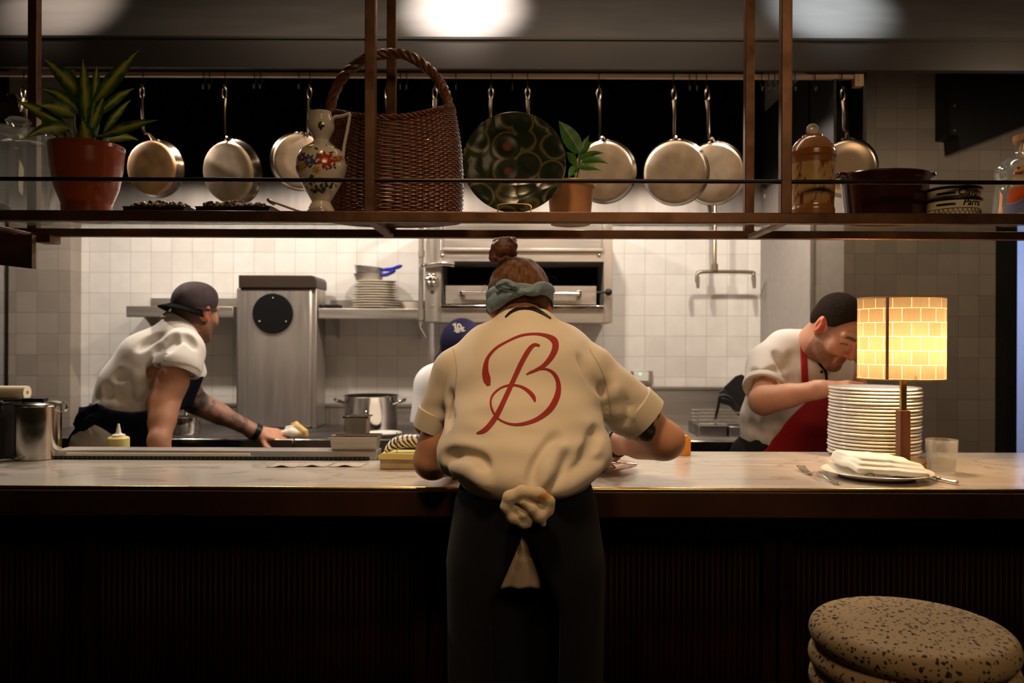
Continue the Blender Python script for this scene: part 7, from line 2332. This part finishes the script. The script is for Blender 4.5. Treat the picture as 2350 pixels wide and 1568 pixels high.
# the wiping towel
tw = pv(672, 1006, 3.655)
F = Field(tw - 0.09, tw + 0.10, 0.003)
z0 = ZR + 0.012
F.chain([V(tw[0] - 0.045, tw[1], z0 + 0.01), V(tw[0], tw[1] - 0.01, z0 + 0.014), V(tw[0] + 0.055, tw[1], z0 + 0.004)], [0.012, 0.017, 0.012], 0.01)
F.chain([V(tw[0] - 0.03, tw[1] + 0.01, z0 + 0.03), V(tw[0] + 0.02, tw[1], z0 + 0.040), V(tw[0] + 0.055, tw[1] - 0.005, z0 + 0.018), V(tw[0] + 0.06, tw[1], z0 + 0.0)], [0.009, 0.012, 0.012, 0.010], 0.008)
F.chain([V(tw[0] - 0.01, tw[1] + 0.03, z0 + 0.045), V(tw[0] + 0.01, tw[1] + 0.02, z0 + 0.05), V(tw[0] + 0.04, tw[1] + 0.01, z0 + 0.03)], [0.008, 0.009, 0.009], 0.008)


def wipe_cols(co):
    c = np.tile(np.array((0.78, 0.72, 0.60)), (len(co), 1)); m = (co[:, 0] > tw[0] + 0.028) | (co[:, 2] > z0 + 0.044)
    c[m] = (0.66, 0.46, 0.16); return c


o = F.mesh('wiping_cloth', M('wiping_cloth_terry', (0.7, 0.6, 0.5), 0.95, attr=True, bump=(250, 0.6, 0.003)), None, colors=wipe_cols)
tag(o, 'crumpled white and yellow cloth under the hand of the chef wiping the griddle', 'cloth')

# ------------------------------------------------------------------ right chef in the red apron
pel = pv(1795, 1055, 3.16); chest = pv(1822, 880, 3.14); nck = pv(1872, 790, 3.08); hc = pv(1918, 756, 3.00)
shr3 = pv(1765, 826, 3.13); shl3 = pv(1935, 850, 3.17)
el3 = pv(1752, 920, 2.98); wr3 = pv(1888, 893, 2.84)
el4 = pv(1998, 945, 3.10); wr4 = pv(1985, 905, 2.86)
C3 = thing('person', 'chef in white jacket and red apron bending his head over the plates beside the lamp', 'person', (pel[0], pel[1], 0))
F = Field((0.60, 2.66, 0), (1.60, 3.34, 1.55), 0.0036)
up3, f3 = V(0.36, -0.52, 0.78), V(0.30, -0.70, -0.65)
L3, A3 = add_head(F, hc, up3, f3, 1.06, nck, 0.062)
add_torso(F, pel, chest, nck, shr3, shl3, r=0.68)
F.chain([shr3, el3, wr3], [0.042, 0.048, 0.030], 0.02); F.cap(el3, el3 * 0.55 + wr3 * 0.45, 0.048, 0.041, 0.02)
F.chain([shl3, el4, wr4], [0.054, 0.044, 0.030], 0.02)
add_hand(F, wr3, pv(1945, 888, 2.80) - wr3, V(-0.1, -0.35, 0.95), None, (0.45, 0.5, 0.55, 0.6), -1, 0.08, 1.0, 0.5, 0.029)
add_hand(F, wr4, V(-0.5, -0.4, -0.2), V(0.1, -0.3, 0.95), None, (0.5, 0.6, 0.6, 0.7), 1)
hips = [pel + V(-0.085, 0.0, -0.03), pel + V(0.085, 0.0, -0.03)]
knees = [V(hips[0][0], 3.12, 0.48), V(hips[1][0], 3.12, 0.48)]; anks = [V(hips[0][0], 3.17, 0.085), V(hips[1][0], 3.17, 0.085)]
for i in (0, 1):
    add_leg(F, hips[i], knees[i], anks[i], anks[i] + V(0, -0.13, -0.05))


def face3(co, c):
    d = co - hc
    s_, f_, u_ = d @ A3[0] / 1.06, d @ A3[1] / 1.06, d @ A3[2] / 1.06
    near = np.linalg.norm(d, axis=1) < 0.19
    n = wave(co, 260, 5)
    beard = near & (u_ < -0.045 - 0.0 * s_) & (f_ > -0.005) & (u_ > -0.14) & ~((np.abs(s_) < 0.026) & (u_ > -0.083) & (u_ < -0.055)) & ~((f_ > 0.062) & (u_ > -0.05))
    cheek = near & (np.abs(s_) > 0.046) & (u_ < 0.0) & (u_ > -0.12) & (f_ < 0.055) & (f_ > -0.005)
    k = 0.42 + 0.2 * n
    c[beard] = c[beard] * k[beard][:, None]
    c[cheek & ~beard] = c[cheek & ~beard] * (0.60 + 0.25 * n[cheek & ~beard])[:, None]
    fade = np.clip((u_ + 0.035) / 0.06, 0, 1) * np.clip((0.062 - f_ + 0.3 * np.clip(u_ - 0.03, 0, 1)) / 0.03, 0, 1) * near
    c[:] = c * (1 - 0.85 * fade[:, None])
    a_ = np.abs(s_)
    bk = np.clip(1.35 - np.abs(u_ - 0.030 + 9.0 * (a_ - 0.030) ** 2) / 0.0062, 0, 1) * np.clip((a_ - 0.009) / 0.006, 0, 1) * np.clip((0.053 - a_) / 0.008, 0, 1) * (f_ > 0.05) * near
    c[:] = c * (1 - 0.88 * bk[:, None])
    lk = np.clip(1.3 - np.abs(u_ - 0.0015 + 12.0 * (a_ - 0.032) ** 2) / 0.0034, 0, 1) * np.clip((0.017 - np.abs(a_ - 0.032)) / 0.004, 0, 1) * (f_ > 0.06) * near
    c[:] = c * (1 - 0.85 * lk[:, None])
    lips = near & (np.abs(s_) < 0.021) & (u_ < -0.056) & (u_ > -0.080) & (f_ > 0.08)
    c[lips] = (0.42, 0.12, 0.09)
    for q in (-1, 1):
        e = np.linalg.norm(co - L3(q * 0.083, -0.010, 0.004), axis=1) < 0.036
        c[e] = np.array((0.62, 0.19, 0.11))
    nose = near & (f_ > 0.106); c[nose] = c[nose] * (1.08, 0.80, 0.75)
    return c


F.mesh('body', SKIN, C3, colors=skin_cols(face3))
# cropped hair
F = Field(hc - 0.18, hc + 0.20, 0.0035)
F.ell(L3(0, -0.012, 0.042), (0.0805 * 1.06, 0.0985 * 1.06, 0.0845 * 1.06), A3, 0.01)
F.ell(L3(0, -0.05, 0.0), (0.066 * 1.06, 0.055 * 1.06, 0.05 * 1.06), A3, 0.02)
F.cut(L3(0, 0.062, 0.075), nrm(A3[1] * 0.92 - A3[2] * 0.42))
F.cut(L3(0, 0.030, 0.020), nrm(A3[1] * 0.75 - A3[2] * 0.75), L3(0, 0.09, -0.03) - 0.14, L3(0, 0.09, -0.03) + 0.14)
F.cut(L3(0, -0.02, -0.035), nrm(-A3[2]))
for q in (-1, 1):
    F.ell(L3(q * 0.085, -0.006, 0.002), (0.022, 0.026, 0.036), A3, 0.01, 's')
F.mesh('hair', DHAIR, C3, label='cropped dark hair')
# jacket
F = Field((0.62, 2.86, 0.84), (1.50, 3.42, 1.48), 0.005)
m_ = lambda px: S(px, 3.1)
F.chain([pv(1860, 792, 3.12), pv(1805, 806, 3.14), pv(1766, 842, 3.13)], [m_(40), m_(46), m_(48)], 0.04)
F.chain([pv(1875, 800, 3.14), pv(1905, 840, 3.17), pv(1925, 880, 3.17)], [m_(34), m_(44), m_(44)], 0.04)
for x0, x1, x2 in ((1785, 1768, 1755), (1825, 1810, 1798), (1868, 1850, 1840)):
    F.chain([pv(x0, 862, 3.14), pv(x1, 960, 3.15), pv(x2, 1060, 3.16)], [m_(62), m_(60), m_(62)], 0.06)
dl3 = nrm(el3 - shr3)
F.cap(pv(1764, 838, 3.12), pv(1756, 884, 3.04), m_(50), m_(47), 0.02)
cu3 = pv(1754, 890, 3.035)
F.cut(cu3, dl3 + V(0.0, 0, 0.0), cu3 - V(0.11, 0.16, 0.06), cu3 + V(0.085, 0.02, 0.07))
for pts, r, dp in (([(1745, 868), (1772, 852), (1800, 848)], 0.012, 0.5), ([(1752, 885), (1785, 872), (1812, 872)], 0.011, 0.5), ([(1815, 815), (1812, 850), (1822, 890)], 0.013, 0.45), ([(1778, 812), (1792, 830), (1800, 850)], 0.009, 0.45),
                   ([(1722, 965), (1735, 1000), (1732, 1030)], 0.012, 0.5), ([(1755, 960), (1762, 995), (1758, 1030)], 0.011, 0.5), ([(1780, 955), (1790, 985), (1784, 1015)], 0.010, 0.45), ([(1725, 850), (1738, 872), (1735, 890)], 0.007, 0.45)):
    F.fold(pts, r, dp, 0.024)
F.disp(lambda x, y, z: (0.002 * np.sin(23 * x + 19 * z + 5 * np.sin(13 * z)) * np.sin(17 * z - 25 * y)).astype(np.float32))
jk = F.mesh('jacket', WHITECOT, C3, smooth_it=2)
u = nrm(np.cross(dl3, V(0, 1, 0))); w_ = np.cross(u, dl3)
b = MB(); r = m_(46); b.lathe([(r - 0.010, 0.004), (r + 0.002, 0.005), (r + 0.004, -0.006), (r + 0.002, -0.016), (r - 0.006, -0.015), (r - 0.010, 0.004)], cu3, 40, axes=(u, w_, dl3)); b.build('cuff', WHITECOT, C3)
bv3 = bvh_of(jk)
b = MB(); ribbon(b, [(1857, 752, 14), (1844, 768, 15), (1843, 800, 15), (1845, 840, 15), (1848, 895, 15)], bv3, 0.004)
# lower apron sheet over jacket
st = b
try:
    st.build('apron_strap', RED, C3, solid=0.002, label='red halter strap of the apron', recalc=False)
except Exception:
    pass
b = MB(); rows = []
for i in range(20):
    t = i / 19; y = 905 + 165 * t
    xl = 1868 - 152 * (max(0, t - 0.02)) ** 0.85; xr = 1985
    row = []
    for k in range(26):
        x = xl + (xr - xl) * k / 25
        p = lay_on(bv3, x, y, 0.006)
        if p is None:
            p = P(x, y, 3.02)
        row.append(Vector((p.x, min(p.y, 3.03), p.z)))
    rows.append(row)
# relax depth so the cloth hangs smoothly
Yg = np.array([[p.y for p in r] for r in rows])
for _ in range(6):
    Yg[1:-1] = np.minimum(Yg[1:-1], (Yg[:-2] + Yg[2:] + Yg[1:-1]) / 3); Yg[:, 1:-1] = np.minimum(Yg[:, 1:-1], (Yg[:, :-2] + Yg[:, 2:] + Yg[:, 1:-1]) / 3)
rows = [[(p.x, Yg[i][k], p.z) for k, p in enumerate(r)] for i, r in enumerate(rows)]
last = rows[-1]
for dz in (0.1, 0.2, 0.3, 0.4):
    rows.append([(x, y, z - dz) for x, y, z in last])
b.grid(rows); b.build('apron', RED, C3, solid=0.003, label='bright red apron')
b = MB()
for (x, y) in ((1885, 854), (1893, 882)):
    p = lay_on(bv3, x, y, 0.002)
    if p: b.ell(p, (0.006, 0.003, 0.006), 10, 6)
if b.v: b.build('button', BLACKP, C3)
b = MB()
try:
    ribbon(b, [(1868, 812, 5), (1880, 835, 6), (1893, 852, 6), (1897, 880, 4)], bv3, 0.003); b.build('collar_edge', BLACKP, C3, solid=0.002, label='dark opening of the collar', recalc=False)
except Exception:
    pass
trousers(C3, hips, knees, anks, TROUSER, pel)
shoes(C3, anks, (0, -1), SHOE)

# ------------------------------------------------------------------ fourth cook, mostly hidden behind the centre chef
hc = pv(1056, 808, 3.32); nck = pv(1062, 855, 3.40); chest = pv(1060, 930, 3.44); pel = pv(1060, 1040, 3.46)
sh5 = pv(990, 878, 3.42); sh6 = pv(1130, 880, 3.42); el5 = pv(978, 975, 3.36); el6 = pv(1142, 975, 3.36)
C4 = thing('person', 'cook in blue cap and white shirt, mostly hidden behind the centre chef', 'person', (pel[0], pel[1], 0))
F = Field((-0.75, 3.0, 0), (0.2, 3.62, 1.52), 0.006)
up4, f4 = V(0.16, -0.50, 0.85), V(0.05, -0.85, -0.52)
L4, A4 = add_head(F, hc, up4, f4, 1.0, nck, 0.058)
add_torso(F, pel, chest, nck, sh5, sh6, r=0.82)
w5, w6 = pv(1030, 1000, 3.18), pv(1110, 1000, 3.18)
F.chain([sh5, el5, w5], [0.05, 0.043, 0.03], 0.02); F.chain([sh6, el6, w6], [0.05, 0.043, 0.03], 0.02)
add_hand(F, w5, V(0.3, -1, -0.1), V(0, 0, 1), None, thumb_side=1); add_hand(F, w6, V(-0.3, -1, -0.1), V(0, 0, 1), None, thumb_side=-1)
hips = [pel + V(-0.08, 0, -0.03), pel + V(0.08, 0, -0.03)]; knees = [h + V(0, -0.02, -0.40) for h in hips]; anks = [V(h[0], 3.46, 0.085) for h in hips]
for i in (0, 1):
    add_leg(F, hips[i], knees[i], anks[i], anks[i] + V(0, -0.13, -0.05))
F.mesh('body', SKIN, C4, colors=skin_cols())
F = Field((-0.75, 3.2, 0.82), (0.2, 3.64, 1.36), 0.006)
m_ = lambda px: S(px, 3.4)
F.chain([pv(1058, 872, 3.42), pv(1000, 885, 3.42)], [m_(50), m_(38)], 0.04); F.chain([pv(1062, 872, 3.42), pv(1120, 885, 3.42)], [m_(50), m_(38)], 0.04)
for x in (1015, 1060, 1105):
    F.chain([pv(x, 890, 3.43), pv(x, 1060, 3.45)], [m_(54), m_(52)], 0.06)
F.chain([pv(994, 885, 3.42), pv(976, 975, 3.37)], [m_(42), m_(36)], 0.03); F.chain([pv(1126, 885, 3.42), pv(1144, 975, 3.37)], [m_(42), m_(36)], 0.03)
for e in (el5, el6):
    F.cut(e + V(0, 0, 0.0), nrm(V(-0.1, 0, -1)), e - 0.085, e + V(0.075 if e is el5 else 0.085, 0.085, 0.03))
F.mesh('shirt', M('bright_white_cotton', (0.84, 0.83, 0.82), 0.9, bump=(300, 0.2, 0.001)), C4, smooth_it=2)
trousers(C4, hips, knees, anks, TROUSER, pel); shoes(C4, anks, (0, -1), SHOE)
F = Field(hc - 0.18, hc + 0.20, 0.0035)
F.ell(L4(0, -0.010, 0.042), (0.088, 0.106, 0.096), A4, 0.01)
F.cut(L4(0, 0, 0.010), nrm(-A4[2] - 0.05 * A4[1]))
F.ell(L4(0, 0.0, 0.005), (0.076, 0.09, 0.03), A4, 0.008, 's')
CAPB = M('royal_blue_cap', (0.030, 0.030, 0.105), 0.85, bump=(300, 0.3, 0.001))
cp4 = F.mesh('cap', CAPB, C4, label='blue baseball cap with white letters')
b = MB(); rows = []
for i in range(7):
    t = i / 6
    rows.append([L4(0.88 * (0.098 + 0.07 * t * math.cos(a)) * math.sin(a), -0.008 + (0.098 + 0.07 * t * math.cos(a)) * math.cos(a), 0.014 - 0.018 * t - 0.012 * abs(a) * t) for a in [-1.2 + 2.4 * k / 20 for k in range(21)]])
b.grid(rows); b.build('brim', CAPB, cp4, solid=0.004)
bv4 = bvh_of(cp4)
b = MB()
kk = lambda x, y, w: (1000 + x / 15.68, 725 + y / 15.68, w / 15.68)
ribbon(b, [kk(680, 315, 75), kk(705, 400, 75), kk(740, 540, 75)], bv4, 0.0018)
ribbon(b, [kk(605, 340, 40), kk(740, 285, 40)], bv4, 0.0022); ribbon(b, [kk(670, 565, 55), kk(790, 545, 55), kk(960, 480, 60), kk(1010, 420, 50)], bv4, 0.0026)
ribbon(b, [kk(790, 330, 60), kk(800, 450, 62), kk(790, 600, 62)], bv4, 0.0030); ribbon(b, [kk(790, 320, 60), kk(870, 330, 60), kk(930, 440, 66), kk(985, 560, 66)], bv4, 0.0022)
ribbon(b, [kk(745, 615, 55), kk(880, 585, 50)], bv4, 0.0034); ribbon(b, [kk(920, 575, 45), kk(1055, 545, 45)], bv4, 0.0026)
ribbon(b, [kk(800, 480, 40), kk(940, 455, 40)], bv4, 0.0036)
b.build('cap_letters', M('white_cap_thread', (0.82, 0.76, 0.68), 0.8), cp4, label='white interlocking letters', recalc=False)
